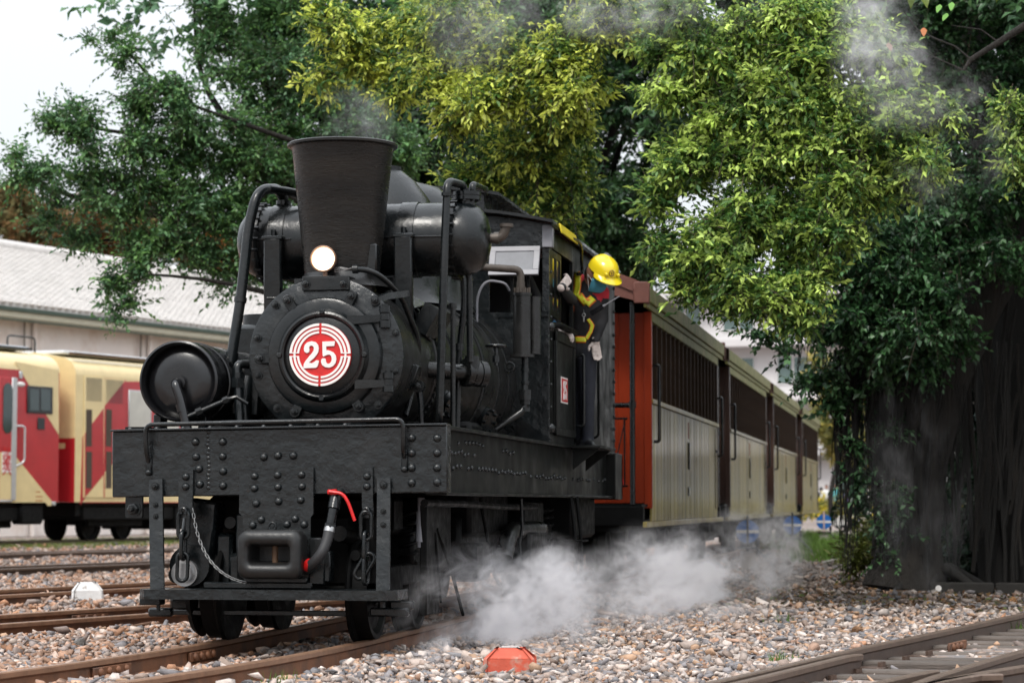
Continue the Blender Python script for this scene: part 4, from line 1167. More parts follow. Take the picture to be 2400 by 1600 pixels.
for pp_, rr_ in (([(.78, .6, .62), (.80, .9, .40), (.80, 1.3, .1)], .01), ([(.78, .55, .60), (.80, .62, .2)], .008), ([(.7, 2.4, .8), (.74, 2.7, .3), (.7, 3.2, .2)], .012)): b = MB(); b.tube(pp_, rr_, 6); b.build('brake_rod', IDK, LO)
for cc_, dd_ in (((.70, 2.1, .40), (.16, .5, .24)), ((.7, 4.2, .42), (.2, .8, .3))): b = MB(); b.box(cc_, dd_, b=.02); b.build('equipment_box', IDK, LO)
b = MB(); b.tube([(.86, 3.05, .80), (.865, 3.06, .60), (.85, 3.04, .50), (.86, 3.05, .38)], .012, 6); b.build('hanging_hose', M['steel'] if False else IR, LO)

# plain boxes added as machinery so the gaps between frames look black
for nm, cc_, dd_ in (('ash_pan', (.08, 3.1, .50), (1.0, 1.5, .40)), ('water_tank', (0, 4.45, .62), (1.45, .9, .36)), ('bolster', (0, .62, .70), (1.1, .30, .22)), ('front_casting', (.02, .42, .50), (.66, .16, .42)), ('cylinder_block', (.36, 1.35, .58), (.62, .5, .45)), ('rear_tank', (0, 6.9, .66), (1.5, 1.3, .36))):
    b = MB(); b.box(cc_, dd_, b=.03); b.build(nm, IDK, LO)
for x, z, r in ((-.30, .66, .035), (.33, .60, .045), (.42, .48, .03), (-.14, .40, .03)):
    b = MB(); b.tube([(x, .10, z), (x + .02, .25, z - .02), (x + .03, .5, z - .05)], r, 10); b.build('front_pipe', IDK, LO)

b = MB(); wallbox(b, .937, 1.16, 4.85, 5.75, 1.178, 1.199, .004); fb = b.build('foot_plate', M['side'], LO)
for y in (4.95, 5.65): b = MB(); b.prism([(0, 0), (.20, 0), (0, -.16)], (.937, y, 1.176), (1, 0, 0), (0, 0, 1), .015); b.build('bracket', M['side'], fb)
# ================================================================== carriages
M['plank'] = mat('varnished side planking', (.30, .235, .075), .42, 0, .6, 3.0, .0012, 30, spec=.22, coat=.34, coat_r=.12, col2=(.22, .16, .06), c2s=2.5, c2t=.56, c2soft=.08, orand=.42, stretch=(1, 1, .12), rvar=.06)
M['redwood'] = mat('orange red varnished cypress', (.25, .026, .005), .45, 0, .45, 5, .001, 30, spec=.2, coat=.15, coat_r=.2, stretch=(1, 1, .1), orand=.25)
M['darkwood'] = mat('shade darkened carriage timber', (.05, .022, .014), .4, 0, .3, 6, .001, 30, coat=.4, coat_r=.2, stretch=(1, 1, .2))  # base colour also carries the shadow in the gaps between carriages
M['fascia'] = mat('brown painted end fascia', (.16, .060, .045), .5, 0, .25, 6, .002, 30)
M['moss'] = mat('mossy eave board', (.27, .235, .095), .65, 0, .45, 6, .004, 25, col2=(.17, .19, .04), c2s=5, c2t=.52, c2soft=.12)
M['roofc'] = mat('weathered carriage roof', (.10, .085, .06), .8, 0, .3, 5, .003, 30)
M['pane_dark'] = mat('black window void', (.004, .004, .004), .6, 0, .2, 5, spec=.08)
CL = 8.6; PW = .105
_p = MB(); _p.box((0, 0, 1.16), (.022, PW - .005, 1.12), b=.005); PLANK = _p.mesh('plank', M['plank'], ang=25)
_p = MB(); _p.box((0, 0, 2.135), (.05, .030, .74), b=.004); MULL = _p.mesh('mullion', mat('thin window mullion', (.045, .025, .015), .55, 0, .3, 6, spec=.2), ang=25)
_p = MB(); _p.box((0, 0, 2.135), (.012, .405, .73)); PANE = _p.mesh('pane', M['pane_dark'], smooth=False)  # black sheet behind the mullions stands for the unlit carriage inside
_p = MB(); _p.box((0, 0, 1.68), (.13, .022, 1.82), b=.004); EPLANK = _p.mesh('end_plank', M['redwood'], ang=25)
EPLANK2 = EPLANK.copy(); EPLANK2.materials[0] = M['darkwood']  # ends at the gaps: redwood swapped for a shadow-dark tone
cwheel = MB(); cwheel.lathe([(0, -.04), (.06, -.042), (.20, -.02), (.23, -.045), (.26, -.045), (.262, .03), (.285, .04), (.285, .065), (.1, .03), (0, .03)], ax='X', n=28, cap0=False, cap1=False)
CWHEEL = cwheel.mesh('wheel', M['iron_dark'])
def carriage(y0, label, dark, first=False):
    c = thing('passenger_carriage', label, 'carriage', (0, y0, 0), group='wooden carriages behind the locomotive')
    B0, B1 = .58, CL - .58
    # side framing
    for s in (1, -1):
        b = MB()
        wallbox(b, .965 * s - .02, .965 * s + .02, 0, CL, .545, .598, .004)
        b.build('side_sill', M['plank'], c)
        b = MB(); wallbox(b, .962 * s - .02, .962 * s + .022, B0, B1, 1.722, 1.768, .004); b.build('waist_rail', M['plank'], c)
        b = MB(); wallbox(b, .955 * s - .02, .955 * s + .02, B0, B1, 2.505, 2.60, .004); b.build('letter_board', M['moss'], c)
        b = MB(); wallbox(b, .99 * s - .02, .99 * s + .02, 0, CL, 2.655, 2.80, .006); b.build('eave_board', M['moss'], c)
        b = MB(); wallbox(b, .975 * s - .015, .975 * s + .015, 0, CL, 2.60, 2.652, .004); b.build('eave_moulding', M['moss'], c)
        for yy in (B0, B1):
            b = MB(); b.box((.935 * s, yy, 1.66), (.075, .07, 1.88), b=.006); b.build('corner_post', M['redwood'] if (first and yy == B0) else M['darkwood'], c)
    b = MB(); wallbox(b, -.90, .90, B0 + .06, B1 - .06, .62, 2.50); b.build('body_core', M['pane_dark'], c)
    n = int((B1 - B0) / PW)
    for k in range(n): inst('plank', PLANK, c, (.955 + random.uniform(-.0025, .0025), B0 + .06 + PW * k, 0))
    nb = 17; st = (B1 - B0 - .1) / nb
    for k in range(nb + 1): inst('mullion', MULL, c, (.945, B0 + .05 + st * k, 0))
    for k in range(nb): inst('pane', PANE, c, (.915, B0 + .05 + st * (k + .5), 0))
    # left flank seen by nobody but closed all the same
    b = MB(); wallbox(b, -.97, -.945, B0, B1, .6, 2.5); b.build('far_side', M['plank'], c)
    # ends
    for e, yy in ((-1, B0), (1, B1)):
        for k in range(14): inst('end_plank', EPLANK if first and e < 0 else EPLANK2, c, (-.845 + .13 * k, yy + .01 * e, 0))
        b = MB(); b.box((.0, yy + .03 * e, 1.70), (.62, .03, 1.80), b=.006); b.build('end_door', M['darkwood'], c)
        # arched fascia
        ye = 0 if e < 0 else CL
        up = [(x, 2.80 + .23 * (1 - (abs(x) / 1.01) ** 2.2)) for x in np.linspace(-1.01, 1.01, 25)]
        lo = [(x, 2.62 + .16 * (1 - (abs(x) / 1.01) ** 2.2)) for x in np.linspace(1.01, -1.01, 25)]
        b = MB(); b.prism(up + lo, (0, ye + .03 * (1 if e < 0 else 0), 0), (1, 0, 0), (0, 0, 1), .03); b.build('end_fascia', M['fascia'] if not dark else M['darkwood'], c, ang=20)
        if not dark:
            up2 = [(x, 2.775 + .19 * (1 - (abs(x) / .86) ** 2.2)) for x in np.linspace(-.86, .86, 21)]; lo2 = [(x, z - .028) for x, z in up2[::-1]]
            b = MB(); b.prism(up2 + lo2, (0, ye - (.001 if e < 0 else -.02), 0), (1, 0, 0), (0, 0, 1), .018); b.build('fascia_moulding', M['fascia'], c, ang=20)
            b = MB(); b.box((.945, ye - .012 * -e, 2.735), (.15, .03, .20), b=.008); b.build('fascia_block', M['fascia'], c)
        yp = .06 if e < 0 else CL - .06
        b = MB(); wallbox(b, -.95, .95, min(yp - .06, yp + .06), max(yp - .06, yp + .06), .56, .74, .006); wallbox(b, -.93, .93, min(yy, yp), max(yy, yp), .735, .762); b.build('end_platform', M['iron_dark'], c)
        for s in (1, -1):
            b = MB(); b.cyl((.845 * s, yp, .76), (.845 * s, yp, 2.65), .026, n=14); b.cyl((.845 * s, yp, 1.66), (.845 * s, yp, 1.72), .036, n=14); st_ = b.build('stanchion', M['iron'], c)
            b = MB(); b.tube(fillet([(.845 * s, yp, 1.66), (.82 * s, yp, 1.685), (.3 * s, yp, 1.685)], .05), .024, 10); b.build('platform_rail', M['iron'], st_)
            g = MB()
            for z in (1.55, .92): wallbox(g, min(.35 * s, .80 * s), max(.35 * s, .80 * s), yp - .008, yp + .008, z, z + .02)
            for k in range(4): x = (.38 + .13 * k) * s; wallbox(g, x - .007, x + .007, yp - .007, yp + .007, .94, 1.55)
            for k in range(3): g.cyl(((.38 + .13 * k) * s, yp, .95), ((.51 + .13 * k) * s, yp, 1.52), .006, n=6)
            g.build('lattice_gate', M['iron'], st_)
        b = MB(); yh = yy - .10 * e
        b.tube(fillet([(.975, yh, 2.08), (1.03, yh, 2.10), (1.03, yh, 1.36), (.975, yh, 1.36)], .05), .016, 10); b.build('grab_handle', M['iron_smooth'], c, ang=60)
    # fittings half way along
    ym = CL * .49
    b = MB(); wallbox(b, .966, .972, ym - .03, ym + .03, 1.48, 1.66, .001); b.build('red_tab', M['redwood'], c)
    b = MB(); b.box((.975, ym - .01, 1.29), (.02, .06, .30), b=.008); b.box((.973, ym - .02, .90), (.014, .12, .10), b=.004); b.build('door_latch', M['iron_smooth'], c)
    b = MB(); wallbox(b, .967, .975, B1 - .40, B1 - .37, .70, 1.70, .001); wallbox(b, .967, .975, B1 - .40, B1 - .1, 1.40, 1.43, .001); b.build('brake_rod', M['iron_dark'], c)
    # roof, underframe, bogies
    b = MB(); xs = np.linspace(-1.0, 1.0, 21); up = [(x, 2.795 + .225 * (1 - abs(x) ** 2.2)) for x in xs]
    b.prism((up + [(x, z - .03) for x, z in up[::-1]])[::-1], (0, CL - .035, 0), (1, 0, 0), (0, 0, 1), CL - .07); b.build('carriage_roof', M['roofc'], c, ang=40)
    b = MB(); wallbox(b, -.7, .7, .2, CL - .2, .50, .60); b.box((0, CL / 2, .38), (1.0, 1.6, .22), b=.02); b.build('underframe', M['iron_dark'], c)
    for yc in (1.6, CL - 1.6):
        b = MB(); wallbox(b, -.6, .6, yc - .12, yc + .12, .26, .50)
        for s in (1, -1): wallbox(b, .57 * s - .03, .57 * s + .03, yc - .75, yc + .75, .26, .38)
        bg_ = b.build('bogie', M['iron_dark'], c)
        for dy in (-.5, .5):
            for s in (-1, 1): inst('wheel', CWHEEL, bg_, (.43 * s, yc + dy, .262), (0, 0, 0 if s < 0 else PI))
    return c
for i, (y0, lab) in enumerate(((9.4, 'wooden carriage coupled directly behind the locomotive, end wall orange red'), (18.75, 'second wooden carriage from the locomotive, with mossy eaves'),
                               (28.15, 'third wooden carriage from the locomotive'), (37.95, 'last wooden carriage, at the far end of the train'))):
    cc = carriage(y0, lab, i >= 1, i == 0)
b = MB(); b.box((.66, 9.97, 1.0), (.16, .012, .22), b=.002); ys = b.build('warning_sign', M['yellow'])
tag(ys, 'small yellow warning sign behind the platform of the nearest carriage', 'sign')
b = MB()
for a0, a1 in (((-.05, -.06), (.05, -.06)), ((.05, -.06), (0, .06)), ((0, .06), (-.05, -.06))): b.cyl((.66 + a0[0], 9.961, 1.0 + a0[1]), (.66 + a1[0], 9.961, 1.0 + a1[1]), .007, n=6)
b.build('triangle', M['red'], ys)

# ================================================================== people
M['cloth_navy'] = mat('dark navy cloth', (.012, .014, .022), .85, 0, .3, 12, .004, 30)
M['cloth_black'] = mat('black jacket cloth', (.010, .010, .012), .8, 0, .3, 12, .004, 30)
M['cloth_red'] = mat('red vest cloth', (.45, .015, .03), .75, 0, .2, 14, .003, 30)
M['skin'] = mat('skin', (.26, .13, .085), .5, 0, .1, 10)
M['glove'] = mat('grubby white cotton glove', (.46, .40, .37), .9, 0, .3, 25, .002, 160, col2=(.25, .2, .18), c2s=30, c2t=.6)
M['hat'] = mat('yellow hard hat plastic', (.72, .56, .015), .22, 0, .06, 6, coat=.4, coat_r=.08)
M['mask'] = mat('blue medical mask', (.06, .26, .36), .8, 0, .15, 20, .003, 30)
M['hi_vis'] = mat('reflective yellow tape', (.62, .62, .03), .4, 0, .15, 40, .001, 90)
M['orange'] = mat('orange piping', (.75, .15, .02), .6, 0, .1, 20)
M['boot'] = mat('black leather boot', (.010, .010, .011), .3, 0, .2, 12)
M['hair'] = mat('black hair', (.008, .007, .006), .5, 0, .2, 30)

def capsules(segs, balls=()):
    b = MB()
    for p0, p1, r0, r1 in segs:
        p0, p1 = Vector(p0), Vector(p1); b.cyl(p0, p1, r0, r1, n=12); b.ell(p0, r0, 12, 8); b.ell(p1, r1, 12, 8)
    for bl in balls: b.ell(*bl)
    return b
def remeshed(b, voxel, smooth=6, it_f=.5):
    me = b.mesh('tmp', [], smooth=False)
    o = inst('tmp', me)
    m = o.modifiers.new('r', 'REMESH'); m.mode = 'VOXEL'; m.voxel_size = voxel
    s = o.modifiers.new('s', 'SMOOTH'); s.iterations = smooth; s.factor = it_f
    dg = bpy.context.evaluated_depsgraph_get()
    out = bpy.data.meshes.new_from_object(o.evaluated_get(dg))
    bpy.data.objects.remove(o)
    out.shade_smooth()
    return out
def body(name, parent, segs, balls, mats, voxel=.014, smooth=5):
    """one continuous figure; each segment names the cloth (material number) that covers it"""
    me = remeshed(capsules([q[:4] for q in segs], [q[:-1] for q in balls]), voxel, smooth)
    for mt in mats: me.materials.append(mt)
    A = np.array([q[0][:] for q in segs]); Bv = np.array([q[1][:] for q in segs]); rr = np.array([[q[2], q[3]] for q in segs]); mi = np.array([q[4] for q in segs] + [q[-1] for q in balls])
    n = len(me.polygons); c = np.empty(n * 3); me.polygons.foreach_get('center', c); c = c.reshape(-1, 3)
    d = Bv - A; L2 = np.maximum((d * d).sum(1), 1e-9)
    t = np.clip(((c[:, None, :] - A[None]) * d[None]).sum(2) / L2[None], 0, 1)
    dist = np.linalg.norm(c[:, None, :] - (A[None] + t[..., None] * d[None]), axis=2) - (rr[None, :, 0] + t * (rr[None, :, 1] - rr[None, :, 0]))
    if len(balls):
        bc = np.array([Vector(q[0])[:] for q in balls]); br_ = np.array([np.mean(q[1]) for q in balls])
        dist = np.concatenate([dist, np.linalg.norm(c[:, None, :] - bc[None], axis=2) - br_[None]], 1)
    me.polygons.foreach_set('material_index', mi[dist.argmin(1)].astype(np.int32))
    me.update()
    return inst(name, me, parent)
def hand(name, parent, wrist, dirv, palm_n, curl, mt, thumb=1, sc=1.0):
    """palm, four unequal jointed fingers and a thumb from the palm's side"""
    d = Vector(dirv).normalized(); n = Vector(palm_n); n = (n - d * n.dot(d)).normalized(); s = d.cross(n) * thumb
    w_ = Vector(wrist); segs = []
    for k in (-1.2, -.4, .4, 1.2): segs.append((w_ + s * k * .012 * sc, w_ + d * .085 * sc + s * k * .020 * sc, .017 * sc, .0125 * sc))
    segs.append((w_ - d * .012 * sc, w_ + d * .01, .030 * sc, .028 * sc))
    for k, L_ in ((-1.35, .062), (-.45, .076), (.45, .080), (1.35, .070)):
        p = w_ + d * .088 * sc + s * k * .020 * sc; a = 0; dd = d
        for j, f in enumerate((.45, .32, .23)):
            a += curl * (.75 if j == 0 else 1.0)
            dd = d * math.cos(a) + n * math.sin(a); q = p + dd * L_ * f * sc
            segs.append((p, q, (.0108 - .0012 * j) * sc, (.0100 - .0012 * j) * sc)); p = q
    p = w_ + d * .022 * sc + s * .024 * sc; q = p + (d * .55 + s * .75 + n * .35).normalized() * .042 * sc; r_ = q + (d * .9 + s * .25 + n * .5).normalized() * .034 * sc
    segs += [(p, q, .013 * sc, .0115 * sc), (q, r_, .0115 * sc, .009 * sc)]
    me = remeshed(capsules(segs), .0048, 4); me.materials.append(mt)
    return inst(name, me, parent)

def z5(x, y, Y): return at(1260 + x / 2.8, 520 + y / 2.8, Y)
YP = 5.28
foot0 = z5(300, 1475, YP)
DV = thing('person', 'person leaning out of the cab in yellow hard hat and reflective vest', 'person', (foot0.x, YP, 1.2))
def P(x, y, dY=0.0): return z5(x, y, YP + dY) - DV.location
fl, fr_ = P(285, 1455, .04), P(330, 1458, -.04)
kl, kr = P(283, 1170, .02), P(325, 1165, -.05)
hl2, hr2 = P(268, 865, .05), P(322, 865, -.02)
pel = P(293, 845, .02); wst = P(300, 740, .03); chs = P(312, 560, -.02); nk = P(338, 415, -.05); shl = P(272, 400, .06); shr = P(412, 470, -.02)
hdc = P(388, 345, -.10)
elr = P(425, 640, -.02); wrr = P(378, 778, -.08)
wrl = atX(1317, 672, 1.0) - DV.location; ell_ = P(228, 520, -.06)
segs = [(pel, wst, .125, .125, 1), (wst, chs, .13, .145, 1), (chs, nk, .12, .06, 1), (chs, shl, .11, .075, 2), (chs, shr, .11, .075, 2), (shl, shr, .07, .07, 2),
        (pel, hl2, .10, .088, 0), (pel, hr2, .10, .088, 0), (hl2, kl, .085, .062, 0), (hr2, kr, .085, .062, 0), (kl, fl, .060, .047, 0), (kr, fr_, .060, .047, 0),
        (fl, fl + Vector((.02, -.13, -.035)), .045, .038, 3), (fr_, fr_ + Vector((.055, -.13, -.035)), .045, .038, 3),
        (shr, elr, .066, .050, 1), (elr, wrr, .048, .036, 1), (shl, ell_, .066, .050, 1), (ell_, wrl, .048, .036, 1), (nk, hdc, .055, .055, 4)]
fdir = Vector((.55, -.62, -.55)).normalized()                    # where the bowed face looks
side_ = fdir.cross(Vector((0, 0, 1))).normalized(); hup = side_.cross(fdir).normalized()
balls = [(hdc, (.078, .085, .098), 14, 10, (.5, -.35, .2), 4), (hdc + fdir * .055 - hup * .075, .045, 12, 8, 4), (hdc + fdir * .095 - hup * .01, .017, 8, 6, 4),
         (hdc + side_ * .078 - hup * .01, (.014, .022, .03), 8, 6, 4), (hdc - side_ * .078 - hup * .01, (.014, .022, .03), 8, 6, 4), (hdc - fdir * .05 - hup * .02, .072, 12, 8, 5)]
bodyo = body('body', DV, segs, balls, [M['cloth_navy'], M['cloth_black'], M['cloth_red'], M['boot'], M['skin'], M['hair']])
hand('glove', DV, wrl, Vector((.35, .55, .55)), Vector((-.7, .5, -.1)), .62, M['glove'], -1)
hand('glove', DV, wrr, Vector((.12, -.05, -1)), Vector((.3, -.85, 0)), .32, M['glove'], 1)
# hard hat
hc_ = P(432, 318, -.12)
HM = Matrix((side_, fdir, hup)).transposed()
b = MB(); vs, fs = [], []; n1, n2 = 28, 9
for i in range(n2 + 1):
    ph = PI / 2 * i / n2
    for j in range(n1):
        t = 2 * PI * j / n1; rim = 1 + .03 * (i == 0)
        ridge = 1 + .035 * math.exp(-(math.cos(t) / .22) ** 2) * math.sin(ph * 1.0 + .2)
        vs.append(HM @ Vector((.112 * math.cos(ph) * math.cos(t) * rim, .136 * math.cos(ph) * math.sin(t) * rim, .118 * math.sin(ph) ** .9 * ridge if i else 0)) + hc_)
for i in range(n2):
    for j in range(n1): k = (j + 1) % n1; fs.append((i * n1 + j, i * n1 + k, (i + 1) * n1 + k, (i + 1) * n1 + j))
b.add(vs, fs)
vs, fs = [], []
for j in range(15):                                              # peak
    t = PI * (.10 + .80 * j / 14); o_ = .055 * math.sin(PI * j / 14) ** .6
    for r_, z in ((0, .004), (o_, -.020), (o_, -.026), (-.004, -.006)): vs.append(HM @ Vector(((.114 + r_) * math.cos(t), (.138 + r_) * math.sin(t), z)) + hc_)
for j in range(14):
    for k in range(4): fs.append((j * 4 + k, j * 4 + 4 + k, j * 4 + 4 + (k + 1) % 4, j * 4 + (k + 1) % 4))
b.add(vs, fs)
for sx in (-.55, .55): b.ell(HM @ Vector((.10 * sx, .125, .03)) + hc_, .014, 8, 6)
hat = b.build('hard_hat', M['hat'], DV, ang=60)
b = MB()                                                          # round badge on the front of the hat
bc_ = Vector((.02, .136, .048)); bn = Vector((.05, .93, .36)).normalized()
b.tube([HM @ (bc_ + Vector((.021 * math.cos(t), 0, .021 * math.sin(t) )) - Vector((0, .36 * .021 * math.sin(t), 0))) + hc_ for t in np.linspace(0, 2 * PI, 25)], .0032, 6, caps=False)
for q0, q1 in (((-.010, .010), (0, 0)), ((.010, .010), (0, 0)), ((0, 0), (0, -.012))):
    b.cyl(HM @ (bc_ + Vector((q0[0], -.36 * q0[1], q0[1]))) + hc_, HM @ (bc_ + Vector((q1[0], -.36 * q1[1], q1[1]))) + hc_, .003, n=6)
b.build('hat_badge', mat('dark maroon badge', (.10, .015, .012), .5), hat)
tx = bpy.data.curves.new('number', 'FONT'); tx.body = '160'; tx.size = .034; tx.align_x = 'CENTER'; tx.extrude = .0004
to = bpy.data.objects.new('hat_number', tx); COL.objects.link(to)
me = bpy.data.meshes.new_from_object(to); bpy.data.objects.remove(to)
nrm_ = (HM @ Vector((-.72, .42, .55))).normalized(); xd = (HM @ Vector((0, .5, -.6))); xd = (xd - nrm_ * xd.dot(nrm_)).normalized(); yd = nrm_.cross(xd)
MT = Matrix((xd, yd, nrm_)).transposed().to_4x4(); MT.translation = hc_ + HM @ Vector((-.083, .052, .076))
me.transform(MT); me.materials.append(M['hair']); inst('hat_number', me, hat)
# mask with ear loop
b = MB(); mc = hdc + fdir * .055 - hup * .058
vs, fs = [], []
for i in range(9):
    for j in range(13):
        t = -1.25 + 2.5 * j / 12; s_ = -1 + 2 * i / 8
        vs.append(mc + side_ * (.078 * math.sin(t)) + fdir * (.062 * math.cos(t) * (1 - .25 * s_ * s_) - .012) + hup * (.055 * s_))
for i in range(8):
    for j in range(12): fs.append((i * 13 + j, i * 13 + j + 1, (i + 1) * 13 + j + 1, (i + 1) * 13 + j))
b.add(vs, fs); mk = b.build('face_mask', M['mask'], DV, ang=60)
sol = mk.modifiers.new('t', 'SOLIDIFY'); sol.thickness = .002
b = MB()
for sg in (-1, 1): b.tube([mc + side_ * .073 * sg + hup * .04 + fdir * .01, mc + side_ * .088 * sg + hup * .06 - fdir * .05, mc + side_ * .073 * sg - hup * .04 + fdir * .01], .0018, 5)
b.build('ear_loop', M['white'], mk)
# reflective tape laid over the vest
dg = bpy.context.evaluated_depsgraph_get()
bvh = BVHTree.FromPolygons([v.co[:] for v in bodyo.data.vertices], [p.vertices[:] for p in bodyo.data.polygons])
def tape(pts, wd=.046):
    pts = [Vector(p) for p in pts]; smp = []
    for i in range(len(pts) - 1):
        for j in range(6): smp.append(pts[i].lerp(pts[i + 1], j / 6))
    smp.append(pts[-1])
    for nm, ww, off, mt in (('tape_border', wd * 1.38, .006, M['orange']), ('reflective_tape', wd, .009, M['hi_vis'])):
        vs = []
        for i, p in enumerate(smp):
            t = (smp[min(i + 1, len(smp) - 1)] - smp[max(i - 1, 0)]); t.y = 0; t = t.normalized(); s_ = Vector((t.z, 0, -t.x))
            for k in (-1, -.5, 0, .5, 1):
                q = p + s_ * ww / 2 * k; h_ = bvh.ray_cast(Vector((q.x, -1.5, q.z)), Vector((0, 1, 0)))
                y_ = h_[0].y if h_[0] is not None and abs(h_[0].y - p.y) < .22 else p.y - .06
                vs.append(Vector((q.x, y_ - off, q.z)))
        fs = [(i * 5 + k, i * 5 + 5 + k, i * 5 + 6 + k, i * 5 + 1 + k) for i in range(len(smp) - 1) for k in range(4)]
        b = MB(); b.add(vs, fs); o = b.build(nm, mt, DV, ang=80); m_ = o.modifiers.new('t', 'SOLIDIFY'); m_.thickness = .003; m_.offset = 0
tape([P(258, 335, 0), P(262, 420, -.06), P(255, 520, -.08)])
tape([P(240, 560, -.02), P(232, 630, 0)], .03)
tape([P(275, 480, -.1), P(325, 540, -.12)], .04)
tape([P(325, 545, -.12), P(368, 500, -.1)])
tape([P(335, 640, -.1), P(362, 680, -.08), P(350, 720, -.08), P(318, 768, -.1)], .022)
tape([P(318, 772, -.1), P(250, 772, -.06)], .035)
b = MB(); kp = P(303, 600, -.20); b.cyl(kp + Vector((0, 0, .03)), kp, .0025, n=5); b.tube([kp + Vector((.012 * math.cos(t), 0, -.012 + .012 * math.sin(t))) for t in np.linspace(0, 2 * PI, 13)], .004, 6, caps=False); b.box(kp + Vector((0, 0, -.042)), (.011, .006, .045), b=.002)
b.build('key', M['steel'], DV)
# radio clipped high on the chest
rp0 = z5(395, 575, YP - .20); rp1 = z5(537, 487, YP - .22)
rd = thing('two_way_radio', 'black two way radio with raised aerial at the vest of the leaning person', 'radio', rp0)
b = MB(); dr_ = (rp1 - rp0).normalized(); b.tube([Vector((0, 0, 0)) - dr_ * .06, dr_ * .05], .024, 4); b.build('radio_body', M['iron_smooth'], rd, ang=20)
b = MB(); b.tube([dr_ * .05, rp1 - rp0], [.006, .004], 8); b.cyl(dr_ * .05, dr_ * .065, .010, n=8); b.build('radio_aerial', M['frame_grey'], rd)

# the second crew member, inside the dark cab with one arm over the sill
D2 = thing('person', 'crew member inside the dark cab, gloved hand resting over the window sill', 'person', (.45, 4.55, 1.225))
def Q(x, y, z): return Vector((x, y, z)) - D2.location
w2 = z5(142, 695, 4.62)
sh2, sh2b = Q(.60, 4.60, 2.50), Q(.25, 4.62, 2.50); el2 = Q(.72, 4.75, 2.22); wr2 = w2 - D2.location + Vector((-.03, 0, .01))
segs = [(Q(.43, 4.6, 2.0), Q(.43, 4.6, 2.4), .13, .15, 1), (Q(.43, 4.6, 2.4), Q(.43, 4.58, 2.6), .10, .06, 1), (Q(.43, 4.6, 2.42), sh2, .10, .07, 1), (Q(.43, 4.6, 2.42), sh2b, .10, .07, 1), (sh2, el2, .06, .05, 1), (el2, wr2, .048, .036, 1),
        (sh2b, Q(.18, 4.7, 2.2), .06, .05, 1), (Q(.18, 4.7, 2.2), Q(.25, 4.5, 2.0), .045, .036, 1), (Q(.36, 4.6, 1.98), Q(.35, 4.6, 1.62), .09, .065, 0), (Q(.52, 4.6, 1.98), Q(.52, 4.6, 1.62), .09, .065, 0),
        (Q(.35, 4.6, 1.62), Q(.35, 4.63, 1.31), .06, .045, 0), (Q(.52, 4.6, 1.62), Q(.52, 4.63, 1.31), .06, .045, 0), (Q(.35, 4.6, 1.275), Q(.35, 4.46, 1.265), .045, .038, 2), (Q(.52, 4.6, 1.275), Q(.52, 4.46, 1.265), .045, .038, 2)]
balls = [(Q(.43, 4.56, 2.66), (.075, .09, .10), 14, 10, (0, 0, 0), 3), (Q(.43, 4.47, 2.65), .016, 8, 6, 3)]
body('body', D2, segs, balls, [M['cloth_navy'], M['cloth_black'], M['boot'], M['skin']])
hand('glove', D2, wr2 + Vector((.025, 0, -.01)), Vector((.80, -.25, -.42)), Vector((-.2, .2, -.9)), .42, M['glove'], -1)
hand('glove', D2, Q(.25, 4.5, 2.0), Vector((.1, -.5, -.8)), Vector((1, 0, 0)), .4, M['glove'], 1)
b = MB(); b.cyl(wr2 - Vector((.028, 0, -.015)), wr2 - Vector((.004, 0, 0)), .039, n=16); b.build('cuff', mat('blue knitted cuff', (.02, .12, .25), .8), D2)
# ================================================================== railcars on the far track
M['rc_red'] = mat('railcar red paint', (.42, .016, .022), .35, 0, .12, 3, coat=.3, coat_r=.15)
M['rc_cream'] = mat('railcar cream paint', (.72, .57, .29), .35, 0, .10, 3, coat=.3, coat_r=.15)
M['rc_dark'] = mat('railcar rubber black', (.02, .022, .024), .5, 0, .2, 6)
M['rc_glass'] = mat('railcar tinted glass', (.03, .05, .05), .08, 0, .2, 3, spec=.8)
M['rc_pale'] = mat('railcar pale blind', (.50, .48, .42), .4, 0, .15, 3, coat=.6, coat_r=.1)
M['rc_metal'] = mat('railcar aluminium trim', (.55, .55, .55), .35, .6, .1, 10)
M['rc_roof'] = mat('pale grey railcar roof', (.55, .57, .60), .5, 0, .12, 4)
TC, HWD = -24.1, 1.1
def RS(x, y):
    p = atN(x / 3.2, 800 + y / 3.2, TC + HWD); return p.dot(YD), p.z
sA, _z = RS(440, 800); zb = .80; zt = RS(300, 225)[1]; zr = RS(300, 45)[1]
